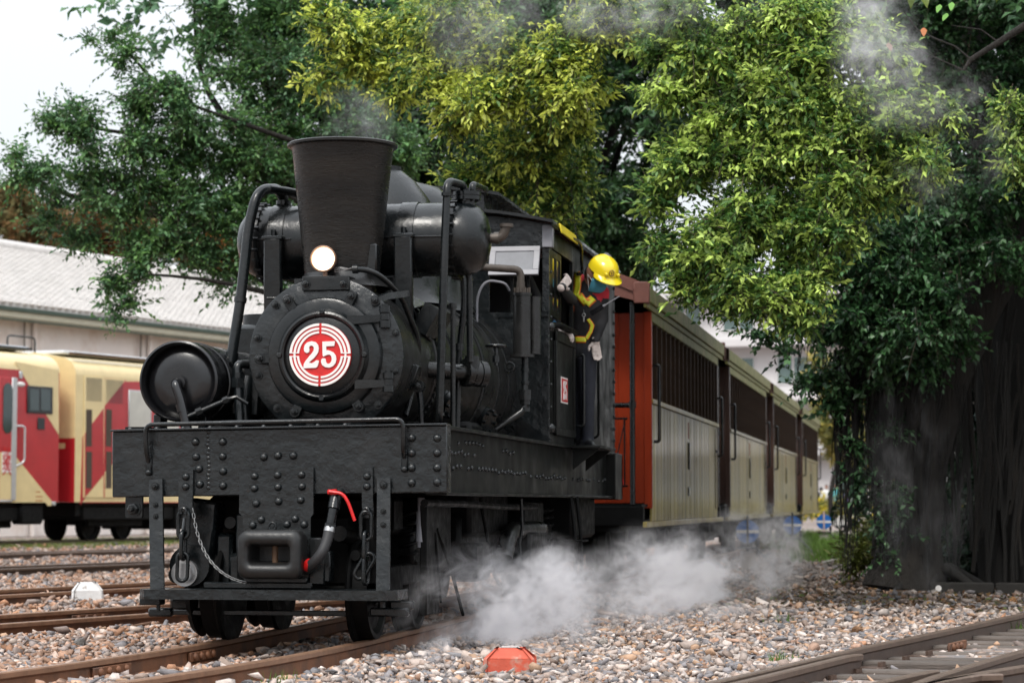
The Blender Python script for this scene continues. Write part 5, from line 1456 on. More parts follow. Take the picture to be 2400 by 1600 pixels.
def railcar(label, s0, s1, base):
    r = thing('railcar', label, 'railcar', YN * TC + YD * s0, (0, 0, YROT), group='red and cream railcars')
    L_ = s1 - s0
    prof = [(-HWD, zb), (HWD, zb)]
    for i in range(9):
        a = PI / 2 * i / 8; prof.append((HWD - .42 + .42 * math.cos(a), zt + (zr - .12 - zt) * math.sin(a)))
    prof.append((0, zr))
    for i in range(9):
        a = PI / 2 * (8 - i) / 8; prof.append((-(HWD - .42 + .42 * math.cos(a)), zt + (zr - .12 - zt) * math.sin(a)))
    low = [(-HWD, zb), (HWD, zb), (HWD, zt), (-HWD, zt)]
    b = MB(); b.prism(low[::-1], (0, L_, 0), (1, 0, 0), (0, 0, 1), L_); b.build('body_shell', base, r, ang=30)
    up = [(-HWD, zt)] + [(HWD, zt)] + prof[3:-1] ; up = [(HWD, zt)] + prof[3:12] + prof[12:-1] + [(-HWD, zt)]
    b = MB(); b.prism(up[::-1], (0, L_, 0), (1, 0, 0), (0, 0, 1), L_); b.build('roof_shell', M['rc_cream'], r, ang=40)
    b = MB(); wallbox(b, -.55, .55, .3, L_ - .3, zr - .03, zr + .05, .02); b.build('roof_panel', M['rc_roof'], r)
    b = MB(); wallbox(b, -.9, .9, .3, L_ - .3, .50, zb - .003, .02); wallbox(b, -1.0, 1.0, L_ * .32, L_ * .66, .20, .7, .03); wallbox(b, -.95, .95, .5, L_ - .5, .42, .72, .03); wallbox(b, .75, 1.02, L_ - 1.1, L_ - .35, .35, .78, .05); b.build('underframe', M['iron_dark'], r)
    for yc in (2.0, L_ - 2.0):
        b = MB(); wallbox(b, .62, .72, yc - 1.0, yc + 1.0, .28, .5, .03); wallbox(b, -.7, .7, yc - .15, yc + .15, .3, .5)
        bg_ = b.build('bogie', M['iron_dark'], r)
        for dy in (-.62, .62):
            for s in (-1, 1): inst('wheel', CWHEEL, bg_, (.43 * s, yc + dy, .31), (0, 0, 0 if s < 0 else PI), 1.18)
    return r
def sidepoly(r, s0, name, pts, mt, d0=.0, th=.004):
    """a flat piece on the car's flank, drawn in length and height"""
    b = MB(); q = [(s - s0, z) for s, z in pts]
    b.prism(q, (HWD + d0, 0, 0), (0, 1, 0), (0, 0, 1), th); return b.build(name, mt, r, ang=20)
sA0 = sA - 11.0
A = railcar('nearer red and cream railcar with oval door window, cut by the picture edge', sA0, sA, M['rc_red'])
PA = lambda l: [RS(x, y) for x, y in l]
sidepoly(A, sA0, 'cream_panel', PA([(110, 150), (215, 322), (350, 555), (440, 700), (440, 216)])[::1], M['rc_cream'])
sidepoly(A, sA0, 'cream_panel', PA([(-60, 700), (-60, 1206), (340, 1206), (358, 1232), (384, 1232), (386, 1195), (95, 835)]), M['rc_cream'])
b = MB(); pk = PA([(150, 1206)])[0]; wallbox(b, HWD - .05, HWD, 0, 8.6, .62, zb - .003); b.build('skirt', M['rc_red'], A)
w0, w1 = RS(200, 330), RS(388, 545)
def side_box(r, s0, name, p0, p1, mt, x0, x1, bv=.01):
    b = MB(); wallbox(b, HWD + x0, HWD + x1, min(p0[0], p1[0]) - s0, max(p0[0], p1[0]) - s0, min(p0[1], p1[1]), max(p0[1], p1[1]), bv); return b.build(name, mt, r)
wn = side_box(A, sA0, 'window', w0, w1, M['rc_dark'], .0, .03)
for x0, x1 in ((216, 282), (298, 368)): side_box(A, sA0, 'pane', RS(x0, 355), RS(x1, 520), M['rc_glass'], .03, .036, .002).parent = wn
side_box(A, sA0, 'vent_grille', RS(278, 570), RS(332, 660), M['rc_dark'], .0, .02)
dA = side_box(A, sA0, 'door', RS(-8, 265), RS(84, 1190), M['rc_red'], .004, .02)
side_box(A, sA0, 'door_lower', RS(-8, 830), RS(78, 1185), M['rc_cream'], .02, .024, .001).parent = dA
b = MB(); s0_, z0_ = RS(18, 310); s1_, z1_ = RS(82, 690)
b.prism([(x + (s0_ + s1_) / 2 - sA0, z + (z0_ + z1_) / 2) for x, z in rrect(abs(s1_ - s0_), abs(z1_ - z0_), abs(s1_ - s0_) * .48)], (HWD + .02, 0, 0), (0, 1, 0), (0, 0, 1), .012); b.build('door_window', M['rc_glass'], dA)
side_box(A, sA0, 'door_post', RS(86, 270), RS(112, 1190), M['rc_metal'], .0, .03)
side_box(A, sA0, 'door_sill', RS(-10, 1188), RS(82, 1202), M['rc_metal'], .0, .04)
b = MB(); h0, h1 = RS(112, 632), RS(155, 940)
b.tube(fillet([(HWD, h0[0] - sA0, h0[1]), (HWD + .09, h1[0] - sA0, h0[1]), (HWD + .09, h1[0] - sA0, h1[1] + .1), (HWD, h0[0] - sA0, h1[1])], .08), .022, 8); b.build('grab_rail', M['rc_metal'], A, ang=60)
b = MB(); p0 = RS(150, 320); b.ell((HWD + .01, p0[0] - sA0, p0[1]), (.03, .15, .05), 10, 6); b.build('marker_lamp', M['white'], A)
side_box(A, sA0, 'lamp_box', RS(140, 222), RS(162, 278), M['rc_metal'], .0, .03)
sg = side_box(A, sA0, 'notice_board', RS(8, 826), RS(74, 982), M['white'], .026, .034, .001)
MR = mat('red notice lettering', (.55, .02, .02), .6)
for k, chx in enumerate('禁止進入'):
    tx = bpy.data.curves.new('notice', 'FONT'); tx.body = chx; tx.size = .30; tx.align_x = 'CENTER'; tx.align_y = 'CENTER'; tx.extrude = .001
    to = bpy.data.objects.new('t', tx); COL.objects.link(to); me = bpy.data.meshes.new_from_object(to); bpy.data.objects.remove(to)
    sN, zN = RS(41, 846 + k * 38)
    me.transform(Matrix.Translation((HWD + .036, sN - sA0, zN)) @ Matrix(((0, 0, 1), (1, 0, 0), (0, 1, 0))).to_4x4())
    me.materials.append(MR); inst('notice_lettering', me, A).parent = sg
MRt = mat('faded rust stencil', (.45, .16, .05), .6)
for k, y in enumerate((1122, 1158, 1188)): side_box(A, sA0, 'stencil_line', RS(266, y), RS((300, 318, 318)[k], y + 9), MRt, .0045, .0055, 0)
side_box(A, sA0, 'corner_step', RS(384, 1198), RS(412, 1228), M['rc_metal'], .004, .03)
b = MB(); q0 = RS(235, 40)[0] - sA0; b.tube(fillet([(.5, q0, zr - .05), (.5, q0, zr + .25), (.5, q0 + .9, zr + .25), (.5, q0 + .9, zr - .05)], .1), .02, 6); b.build('roof_handle', M['rc_dark'], A)
b = MB(); wallbox(b, .58, .64, 0, 11 - .3, zr - .03, zr + .02); b.build('rain_strip', M['rc_dark'], A)

sB = sA + .55; sB1 = sB + 12
Bc = railcar('farther red and cream railcar with louvred doors, partly behind the locomotive', sB, sB1, M['rc_cream'])
# coloured end face towards the camera
def endbox(name, x0, x1, z0, z1_, mt, d=.006):
    b = MB(); wallbox(b, x0, x1, -d, -.001, z0, z1_, 0); return b.build(name, mt, Bc)
zmid = RS(520, 722)[1]
endbox('end_red_panel', -HWD, HWD, zb, zmid, M['rc_red'])
zl0, zl1 = RS(500, 800)[1], RS(500, 757)[1]
endbox('end_cream_panel', HWD - .75, HWD - .25, zl0, zl1, M['rc_cream'], .010)
def PB(l): return [RS(x, y) for x, y in l]
sidepoly(Bc, sB, 'red_panel', PB([(618, 715), (600, 1225), (840, 905), (1800, 905), (1800, 300), (930, 300)])[::1], M['rc_red'])
side_box(Bc, sB, 'red_stripe', RS(640, 1208), (sB1, zb + .003), M['rc_red'], .0, .004, 0)
for (x0, x1, ya) in ((636, 765, 268), (785, 922, 285)):
    lv = side_box(Bc, sB, 'louvre_door', RS(x0 - 6, ya - 6), RS(x1 + 6, 1170), M['rc_cream'] if x0 < 700 else M['rc_red'], .004, .02, .004)
    if x0 < 700:
        q = sidepoly(Bc, sB, 'red_door_paint', PB([(x0 - 6, 690), (x0 - 6, 1168), (690, 1100), (x1 + 6, 1000), (x1 + 6, 500)]), M['rc_red'], .0205, .002); q.parent = lv
    else:
        q = sidepoly(Bc, sB, 'cream_door_paint', PB([(x0 - 6, ya - 4), (x0 - 6, 480), (x1 + 4, 300), (x1 + 4, ya - 4)]), M['rc_cream'], .0205, .002); q.parent = lv
        q = sidepoly(Bc, sB, 'cream_door_paint', PB([(x0 - 6, 980), (x0 - 6, 1168), (x1 + 6, 1168), (x1 + 6, 830)]), M['rc_cream'], .0205, .002); q.parent = lv
    for k in range(13):
        y = ya + 8 + k * 13.5; p0, p1 = RS(x0 + 4, y), RS(x1 - 8, y + 5)
        side_box(Bc, sB, 'louvre_slat', p0, p1, M['rc_dark'], .0226, .028, 0).parent = lv
    for (a0, a1, y0, y1) in ((x0 + 4, x0 + 44, 508, 788), (x0 + 4, x0 + 44, 824, 1100)):
        side_box(Bc, sB, 'grille_panel', RS(a0, y0), RS(a1, y1), mat('dark grille', (.06, .04, .025), .7), .0226, .026, 0).parent = lv
wB = side_box(Bc, sB, 'window', RS(962, 362), RS(1130, 672), M['rc_metal'], .0, .02, .01); side_box(Bc, sB, 'pane', RS(970, 375), RS(1120, 668), M['rc_pale'], .02, .026, .01).parent = wB
for k in range(4):
    w2_ = side_box(Bc, sB, 'window', RS(1180 + k * 210, 362), RS(1340 + k * 210, 672), M['rc_metal'], .0, .02, .01); side_box(Bc, sB, 'pane', RS(1190 + k * 210, 375), RS(1330 + k * 210, 668), M['rc_pale'], .02, .026, .01).parent = w2_
b = MB(); wallbox(b, HWD - .22, HWD - .10, .05, 11.9, zt + .42, zt + .47); b.build('rain_gutter', M['rust_pin'], Bc)

# ================================================================== warehouse behind the railcars
M['stucco'] = mat('stained white stucco', (.80, .73, .69), .85, 0, .10, 1.2, .006, 12, col2=(.66, .54, .47), c2s=1.3, c2t=.62, c2soft=.12)
M['tile'] = mat('pale cement roof tile', (.60, .57, .545), .8, 0, .16, 2.5, .004, 20)
M['gutter_green'] = mat('dark green gutter', (.035, .06, .04), .5, 0, .2, 3)
M['gutter_cream'] = mat('cream fascia board', (.50, .47, .36), .6, 0, .12, 3)
WC = -33.0; EC = -32.4; RC = -39.0
e0, e1 = atN(0, 704, EC), atN(600, 780, EC); ze = (e0.z + e1.z) / 2; zrg = (atN(0, 577, RC).z + atN(600, 668, RC).z) / 2
ws0 = e0.dot(YD) - 14; ws1 = e1.dot(YD) + 18
WH = thing('warehouse', 'long white warehouse with pale tiled roof and green gutter', 'building', YN * WC + YD * ws0, (0, 0, YROT))
WL = ws1 - ws0
b = MB(); wallbox(b, -12, 0, 0, WL, -.1, ze + .1); b.build('wall', M['stucco'], WH)
ex, rx = EC - WC, RC - WC
b = MB(); sl = (zrg - ze) / (ex - rx)
b.prism([(ex, ze), (rx, zrg), (rx - (ex - rx), ze), (rx - (ex - rx), ze - .1), (rx, zrg - .12), (ex, ze - .1)], (0, WL, 0), (1, 0, 0), (0, 0, 1), WL); rfo = b.build('roof', M['tile'], WH, ang=20)
# every course of tiles is a row of lapped scallops
nr, ncol = 26, int((WL - 3) / .30)
run = math.hypot(ex - rx, zrg - ze); ux = Vector((-(ex - rx) / run, 0, (zrg - ze) / run)); nn_ = Vector((ux.z, 0, -ux.x))
ii_, jj_ = np.meshgrid(np.arange(nr), np.arange(ncol), indexing='ij'); ii_, jj_ = ii_.ravel(), jj_.ravel()
st_ = run / nr
t0 = ii_ * st_; yy0 = jj_ * .30 + (ii_ % 2) * .15 + 2
loc = np.array([[0, .02], [.075, -.05], [.15, -.075], [.225, -.05], [.30, .02], [.30, st_ + .03], [0, st_ + .03]])
hgt = np.array([.05, .06, .066, .06, .05, .012, .012])
o_ = np.array([ex, 0, ze]); UX, NN = np.array(ux[:]), np.array(nn_[:])
Vt = o_ + (t0[:, None] + loc[None, :, 1])[..., None] * UX + (np.zeros_like(t0)[:, None] + hgt[None] + rng.uniform(-.006, .006, len(t0))[:, None])[..., None] * NN
Vt[..., 1] += yy0[:, None] + loc[None, :, 0] * .93
top = Vt.reshape(-1, 3); n7 = len(t0)
F7 = np.arange(n7)[:, None] * 7 + np.arange(7)[None]
inst('roof_tiles', mesh_np('roof_tiles', top, F7, M['tile']), rfo)['kind'] = 'stuff'
Vl = Vt[:, :5].copy(); Vl2 = Vl - np.array(NN) * .055
lip = np.concatenate([Vl, Vl2], 1).reshape(-1, 3); k10 = np.arange(n7)[:, None] * 10
Fl = np.concatenate([k10 + np.array([[i, i + 1, i + 6, i + 5]]) for i in range(4)])
inst('tile_edges', mesh_np('tile_edges', lip, Fl, M['tile']), rfo)['kind'] = 'stuff'
b = MB(); b.cyl((rx, 1, zrg + .05), (rx, WL - 1, zrg + .05), .17, n=12); b.build('ridge_cap', M['tile'], rfo)
b = MB(); wallbox(b, ex - .02, ex + .06, 0, WL, ze - .20, ze - .10); b.build('gutter', M['gutter_green'], WH)
b = MB(); wallbox(b, ex - .06, ex - .01, 0, WL, ze - .36, ze - .205); wallbox(b, .0, ex - .06, 0, WL, ze - .40, ze - .364); b.build('fascia_board', M['gutter_cream'], WH)
b = MB(); wallbox(b, ex - .1, ex - .05, 0, WL, ze - .44, ze - .401); b.build('soffit_edge', M['gutter_green'], WH)
for u in (75, 345, 560):
    s_ = atN(u, 760, WC).dot(YD) - ws0
    b = MB(); b.cyl((.10, s_, -.1), (.10, s_, ze - .35), .07, n=12); b.cyl((.1, s_, 3.0), (.1, s_, 3.1), .10, n=12); b.build('downpipe', M['stucco'], WH)
    b = MB(); b.cyl((.10, s_ - .45, 3.6), (.10, s_ - .45, ze - .4), .025, n=8); b.cyl((.05, s_ - .55, 4.0), (.15, s_ - .35, 4.0), .02, n=6); b.build('wall_conduit', mat('dark conduit', (.16, .14, .12), .7), WH)

# ================================================================== distant right: building, hedge, people
M['bwall'] = mat('pale concrete facade', (.58, .56, .56), .8, 0, .06, .4)
M['bglass'] = mat('green tinted far glass', (.10, .15, .14), .12, 0, .3, .6, spec=.7)
OB = thing('office_building', 'white concrete building with ledges seen between carriages and fig tree', 'building', (2.0, 132, 0), (0, 0, -.22))
b = MB(); wallbox(b, -26, 22, 0, 14, -.1, 13.5); b.build('wall', M['bwall'], OB)
for z in (3.6, 6.9, 10.2, 13.2):
    b = MB(); wallbox(b, -26.2, 22.2, -1.3, -.001, z, z + .55, .05); b.build('ledge', M['bwall'], OB)
for f, z in enumerate((.9, 4.6, 7.9, 11.2)):
    for k in range(14):
        b = MB(); x = -24.5 + k * 3.4; wallbox(b, x, x + 2.1, -.06, .02, z, z + 1.8, .02); wn = b.build('window', M['bwall'], OB)
        b = MB(); wallbox(b, x + .12, x + .98, -.075, -.05, z + .12, z + 1.68); b.build('pane', M['bglass'], wn)
        b = MB(); wallbox(b, x + 1.12, x + 1.98, -.075, -.05, z + .12, z + 1.68); b.build('pane', M['bglass'], wn)
b = MB(); wallbox(b, 1.5, 3.5, -1.45, -1.35, 4.3, 6.8); bn_ = b.build('banner', M['white'], OB)
b = MB(); b.box((2.1, -1.47, 5.5), (.35, .03, 1.9)); b.box((2.9, -1.47, 5.7), (.25, .03, 1.2)); b.build('banner_mark', M['red'], bn_)

# small leaf generator used by the hedges, shrubs and trees
LEAF = {}
def leafmat(key, **kw):
    if key not in LEAF: LEAF[key] = mat_attr('leaf ' + key, **kw)
    return LEAF[key]
def unit(a): return a / np.maximum(np.linalg.norm(a, axis=-1, keepdims=True), 1e-9)
def sprays(blobs, leaf_len, leaf_w, m, twig_len, droop, pal, seed, young=None, out=.7, shell=.35, cupf=.25):
    """blobs: (centre, (rx,ry,rz), twigs[, flush]); twigs with alternate leaves through each blob's volume.
    returns leaf verts, faces, colours and the twig end points"""
    g = np.random.default_rng(seed)
    C, D, FL = [], [], []
    for bl in blobs:
        c, r, n = np.array(bl[0][:]), np.array(bl[1]), bl[2]; fl = bl[3] if len(bl) > 3 else .5
        d = unit(g.normal(size=(n, 3))); rad = shell + (1 - shell) * g.random((n, 1)) ** .6
        C.append(c + d * rad * r * (1 + .18 * g.normal(size=(n, 1)))); D.append(unit(d * r / r.max() * out + g.normal(size=(n, 3)) * .55 + np.array([0, 0, -droop])))
        FL.append(np.clip(np.where(g.random(n) < fl * .75, .85, .12) + .15 * g.normal(size=n), 0, 1))
    C, D, FL = np.concatenate(C), np.concatenate(D), np.concatenate(FL)
    T = len(C); L_ = twig_len * g.uniform(.6, 1.3, T)
    t = (np.arange(m) + .6) / m
    bend = np.array([0, 0, -1.0]) * droop * .6
    P0 = C[:, None] + D[:, None] * (L_[:, None] * (t[None] - .5))[..., None] + bend * (L_[:, None] * t[None] ** 2 * .5)[..., None]
    sd_ = unit(np.cross(D, np.array([0, 0, 1.0]) + .3 * g.normal(size=(T, 3))))
    alt = np.where(np.arange(m) % 2 == 0, 1.0, -1.0)
    AX = D[:, None] * .55 + sd_[:, None] * alt[None, :, None] * .8 + np.array([0, 0, -.25 - droop * .4]) + .35 * g.normal(size=(T, m, 3))
    AX[:, -1] = D + .2 * g.normal(size=(T, 3)); AX = unit(AX)
    NR = np.array([0, 0, 1.0]) + .55 * g.normal(size=(T, m, 3)); S = unit(np.cross(AX, NR)); NR = np.cross(S, AX)
    sz = g.uniform(.7, 1.25, (T, 1, 1)); ll = leaf_len * sz * g.uniform(.55, 1.25, (T, m, 1)); lw = leaf_w * sz * g.uniform(.7, 1.2, (T, m, 1))
    base = P0; tip = P0 + AX * ll - NR * ll * .10
    mid = P0 + AX * ll * .45
    lf = mid + S * lw * .5 + NR * lw * cupf; rt_ = mid - S * lw * .5 + NR * lw * cupf
    V = np.stack([base, lf, tip, rt_], 2).reshape(-1, 3)
    n = T * m; k = np.arange(n)[:, None] * 4
    F = np.concatenate([k + np.array([[0, 2, 1]]), k + np.array([[0, 3, 2]])], 0)
    pal = np.array(pal); col = pal[g.integers(0, len(pal), T)][:, None] * np.ones((T, m, 1))
    if young is not None:
        f = np.clip(FL[:, None] * (.35 + .9 * t[None]) * 1.25 - .1 + .15 * g.normal(size=(T, m)), 0, 1)[..., None]
        col = col * (1 - f) + np.array(young) * f
    col = col * g.uniform(.7, 1.3, (T, m, 1)) * g.uniform(.8, 1.2, (T, 1, 1))
    cols = np.repeat(col.reshape(-1, 3), 4, 0)
    return V, F, cols, C - D * L_[:, None] * .5, C + D * L_[:, None] * .5 + bend * L_[:, None] * .5
def foliage(name, parent, parts, mt):
    Vs, Fs, Cs, b0 = [], [], [], 0
    for V, F, c in parts: Vs.append(V); Fs.append(F + b0); Cs.append(c); b0 += len(V)
    return inst(name, mesh_np(name, np.concatenate(Vs), np.concatenate(Fs), mt, np.concatenate(Cs)), parent)

# yellow flowering hedge in front of the visitors
HY = 96.0
hb_ = [(Vector((x, HY + random.uniform(-.5, .5), random.uniform(.35, .62))), (.75, .8, .45), 26, .7) for x in np.arange(-6, 22, .62)]
V, F, c, *_ = sprays(hb_, .20, .13, 9, .45, .0, [(.09, .14, .02), (.06, .10, .02)], 3, (.72, .56, .03))
hd = thing('flowering_hedge', 'low hedge covered in yellow blossom before the distant visitors', 'hedge', (0, HY, 0))
foliage('foliage', hd, [(V - np.array([0, HY, 0]), F, c)], leafmat('hedge', rough=.6, trans=.3))
_st = MB().cyl((0, 0, -.12), (.1, 0, .5), .03, .01, n=5).mesh('stem', mat('shrub stems', (.08, .06, .04), .9))
for x in np.arange(-6, 22, .8): inst('stem', _st, hd, (x, 0, 0))
# visitors standing behind it
def far_person(label, u, v_head, Y, top, bottom, hairc, turn=0.0):
    p = at(u, v_head, Y); h_ = p.z + .10; k = (h_ + .1) / 1.7
    r = thing('person', label, 'person', (p.x, Y, -.1), (0, 0, turn), group='visitors behind the yellow hedge')
    def q(x, y, z): return Vector((x * k, y * k, z * k))
    segs = [(q(0, 0, .95), q(0, 0, 1.32), .13, .15, 0), (q(0, 0, 1.32), q(0, 0, 1.48), .09, .05, 0), (q(-.17, 0, 1.38), q(.17, 0, 1.38), .07, .07, 0), (q(-.09, 0, .92), q(-.10, 0, .5), .09, .06, 1), (q(.09, 0, .92), q(.10, 0, .5), .09, .06, 1),
            (q(-.10, 0, .5), q(-.10, .02, .08), .06, .045, 1), (q(.10, 0, .5), q(.10, .02, .08), .06, .045, 1), (q(-.19, 0, 1.37), q(-.25, -.02, 1.10), .055, .045, 0), (q(-.25, -.02, 1.10), q(-.15, -.18, 1.02), .042, .035, 2),
            (q(.19, 0, 1.37), q(.25, -.02, 1.10), .055, .045, 0), (q(.25, -.02, 1.10), q(.22, -.10, .86), .042, .035, 2), (q(-.10, .02, .045), q(-.10, -.13, .04), .04, .035, 3), (q(.10, .02, .045), q(.10, -.13, .04), .04, .035, 3)]
    balls = [(q(0, -.01, 1.58), (.085, .10, .115), 12, 8, (0, 0, 0), 2), (q(0, .02, 1.615), (.095, .108, .105), 12, 8, (0, 0, 0), 3), (q(0, -.11, 1.57), .018, 6, 5, 2)]
    body('body', r, segs, balls, [top, bottom, M['skin'], hairc], .03, 3)
def cl(n, c): return mat(n, c, .8, 0, .1, 8)
jean = cl('far jeans', (.05, .07, .12))
far_person('distant visitor in a white shirt just past the last carriage', 1937, 1140, 100, cl('white shirt', (.6, .6, .58)), M['cloth_black'], M['hair'])
far_person('distant visitor in a turquoise shirt behind the yellow hedge', 1958, 1138, 100, cl('turquoise shirt', (.12, .45, .48)), jean, M['hair'], .6)
far_person('distant visitor in purple behind the yellow hedge', 1990, 1150, 101, cl('purple shirt', (.20, .12, .42)), jean, M['hair'], -.4)
far_person('distant visitor in a red top behind the yellow hedge', 2008, 1146, 100.5, cl('far red shirt', (.6, .05, .08)), jean, M['hair'], .3)
far_person('distant visitor in dark clothing at the hedge', 1925, 1146, 101.5, M['cloth_navy'], jean, M['hair'], 2.5)

# ================================================================== point indicators, stones, edging
M['sig_blue'] = mat('signal blue enamel', (.010, .12, .42), .35, 0, .08, 10)
M['sig_pink'] = mat('weathered pale post paint', (.50, .36, .33), .6, 0, .15, 12)
M['sig_white'] = mat('signal white enamel', (.70, .68, .66), .45, 0, .08, 10)
M['concrete'] = mat('white washed concrete', (.52, .48, .46), .85, 0, .12, 8, .003, 30)
def point_indicator(label, p, dia, post, kind='blue'):
    r = thing('point_indicator', label, 'railway signal', (p.x, p.y, -.1), (0, 0, .13), group='disc point indicators beside the train')
    zc = p.z + .1; R_ = dia / 2
    if kind == 'blue':
        b = MB(); b.lathe([(R_, .006), (R_, -.006)], (0, 0, zc), 'Y', 36); dk = b.build('disc', M['sig_blue'], r)
        b = MB(); b.box((0, -.009, zc), (dia * .97, .004, dia * .14)); b.build('white_bar', M['sig_white'], dk)
    else:
        up_ = [(R_ * math.cos(t), R_ * math.sin(t)) for t in np.linspace(-.35, PI + .35, 24)]; lo_ = [(R_ * math.cos(t), R_ * math.sin(t)) for t in np.linspace(PI + .35, 2 * PI - .35, 14)]
        b = MB(); b.prism(up_, (0, .006, zc), (1, 0, 0), (0, 0, 1), .012); dk = b.build('disc', M['sig_white'], r)
        b = MB(); b.prism(lo_, (0, .006, zc), (1, 0, 0), (0, 0, 1), .012); b.build('black_segment', M['rc_dark'], dk)
    b = MB(); b.box((0, -.020, zc * .5 + R_ * .68), (dia * .10, .016, zc + R_ * 1.36 - .0), b=.003); b.build('post', post, r)
    b = MB(); b.prism([(-.17, 0), (.17, 0), (.15, .05), (.10, .18), (.09, zc - R_ - .06), (-.09, zc - R_ - .06), (-.10, .18), (-.15, .05)], (0, .07, -.04), (1, 0, 0), (0, 0, 1), .12); b.build('stand', M['concrete'], r, ang=20)
    b = MB(); b.box((0, 0, zc - R_ - .06), (.26, .2, .03), b=.005); b.cyl((.10, -.02, zc - R_ - .06), (.34, -.10, .06), .014, n=8); b.cyl((.13, 0, zc - R_ - .04), (.13, 0, zc - R_ + .06), .025, n=8); b.build('throw_lever', M['iron'], r)
    return r
point_indicator('nearest blue disc indicator with white bar, half in the steam', at(1752, 1245, 18.4), .30, M['iron'])
point_indicator('middle blue disc indicator with white bar, dim below the last carriage', at(1857, 1230, 26.6), .30, M['iron'])
point_indicator('far blue disc indicator on a pale post beyond the last carriage', at(1931, 1222, 35.5), .30, M['sig_pink'])
point_indicator('white and black disc indicator beside the far blue one', at(1967, 1226, 47.5), .28, M['sig_white'], 'white')

def stone_block(name, label, p, w_, dpt, h_, tw, rotz, mt, cap=None):
    r = thing(name, label, 'marker stone', p, (0, 0, rotz))
    b = MB(); vs = []
    for z, f in ((-.12, 1.05), (h_ * .62, 1.0), (h_, tw)):
        for sx, sy in ((-1, -1), (1, -1), (1, 1), (-1, 1)):
            for k in range(2):
                c_ = .84 if (k == 0) == (sx * sy > 0) else 1.0; d_ = 1.0 if c_ < 1 else .84
                vs.append((sx * w_ / 2 * f * c_, sy * dpt / 2 * f * d_, z))
    fs = []
    for i in range(2):
        for j in range(8): k = (j + 1) % 8; fs.append((i * 8 + j, i * 8 + k, i * 8 + 8 + k, i * 8 + 8 + j))
    fs += [tuple(range(8))[::-1], tuple(range(16, 24))]
    b.add(vs, fs); o = b.build('block', mt, r, ang=15); o.modifiers.new('bv', 'BEVEL').width = .006
    if cap:
        b = MB(); b.add([(x * .72, y * .72, h_ + .002) for x, y, z in vs[16:]] + [(x * .7, y * .7, h_ + .006) for x, y, z in vs[16:]], [(j, (j + 1) % 8, 8 + (j + 1) % 8, 8 + j) for j in range(8)] + [tuple(range(8, 16))]); b.build('cap', cap, r)
    return r
p = atZ(182, 1412, -.08)
stone_block('boundary_stone', 'white painted boundary stone between the two left tracks', (p.x + .05, p.y + .1, -.09), .27, .24, .185, .60, .35, mat('chipped white paint', (.66, .65, .64), .8, 0, .1, 9, .004, 25, col2=(.36, .33, .31), c2s=14, c2t=.63, c2soft=.03))
p = atZ(1186, 1578, -.09)
stone_block('marker_stone', 'orange red painted marker stone in the ballast at the front', (p.x, p.y + .12, -.10), .265, .25, .135, .55, .12, mat('faded orange red paint', (.50, .085, .045), .7, 0, .2, 9, .003, 30, col2=(.42, .26, .2), c2s=12, c2t=.63), M['concrete'])
# timber edging under the fig with a reflector
p = atZ(2180, 1398, -.12)
eg = thing('timber_edging', 'dark timber edging with round white reflector at the foot of the fig', 'edging', (p.x, p.y + .1, -.1), (0, 0, -.02))
for k in range(5):
    b = MB(); b.box((.3 + .62 * k, random.uniform(-.02, .02), .055), (.60, .12, .12), b=.012); b.build('timber', mat('black rotten timber', (.015, .013, .011), .85, 0, .3, 8, .006, 25), eg)
b = MB(); q = at(2200, 1378, p.y + .03); b.lathe([(.029, .004), (.029, -.004), (.012, -.006), (.010, 0)], (q.x - p.x, -.068, q.z + .1), 'Y', 24); b.build('reflector', M['white'], eg)
# a few loose stones that stand out
for (u, v, s, c_, lab) in ((2375, 1412, .045, (.34, .17, .07), 'orange brown stone near the turnout under the fig'), (1765, 1370, .05, (.52, .48, .45), 'pale rounded stone lying in the drifting steam'), (1415, 1506, .028, (.55, .5, .45), 'pale small stone on the ballast behind the orange marker'),
                           (970, 1498, .05, (.15, .16, .17), 'dark grey boulder beside the rail under the locomotive step'), (2010, 1478, .04, (.30, .16, .08), 'tan broken stone on the ballast near the check rail'), (185, 1510, .05, (.27, .26, .25), 'grey stone between the two nearest left rails')):
    p = atZ(u, v, -.08); r_ = random.Random(u); bm = bmesh.new(); bmesh.ops.create_icosphere(bm, subdivisions=2, radius=1)
    for vv in bm.verts: vv.co *= r_.uniform(.86, 1.06)
    for _ in range(7):
        d = Vector((r_.gauss(0, 1), r_.gauss(0, 1), r_.gauss(0, 1))).normalized(); h_ = r_.uniform(.55, .8)
        for vv in bm.verts:
            e_ = vv.co.dot(d) - h_
            if e_ > 0: vv.co -= d * e_
    me = bpy.data.meshes.new('stone'); bm.to_mesh(me); bm.free(); me.materials.append(mat('stone ' + str(u), c_, .75, 0, .25, 2, .05, 2))
    tag(inst('stone', me, None, (p.x, p.y, -.075), (r_.random(), r_.random(), r_.random() * 3), (s * 1.3, s, s * .8)), lab, 'stone', 'stones that stand out of the ballast')
p = atZ(1925, 1322, -.08)
b = MB(); b.tube([(0, 0, .02), (.12, .15, .05), (.25, .2, .07)], [.018, .014, .008], 8); tag(b.build('fallen_branch', mat('bleached wood', (.4, .36, .32), .8), None, p), 'pale fallen branch on the soil below the hanging roots', 'branch')

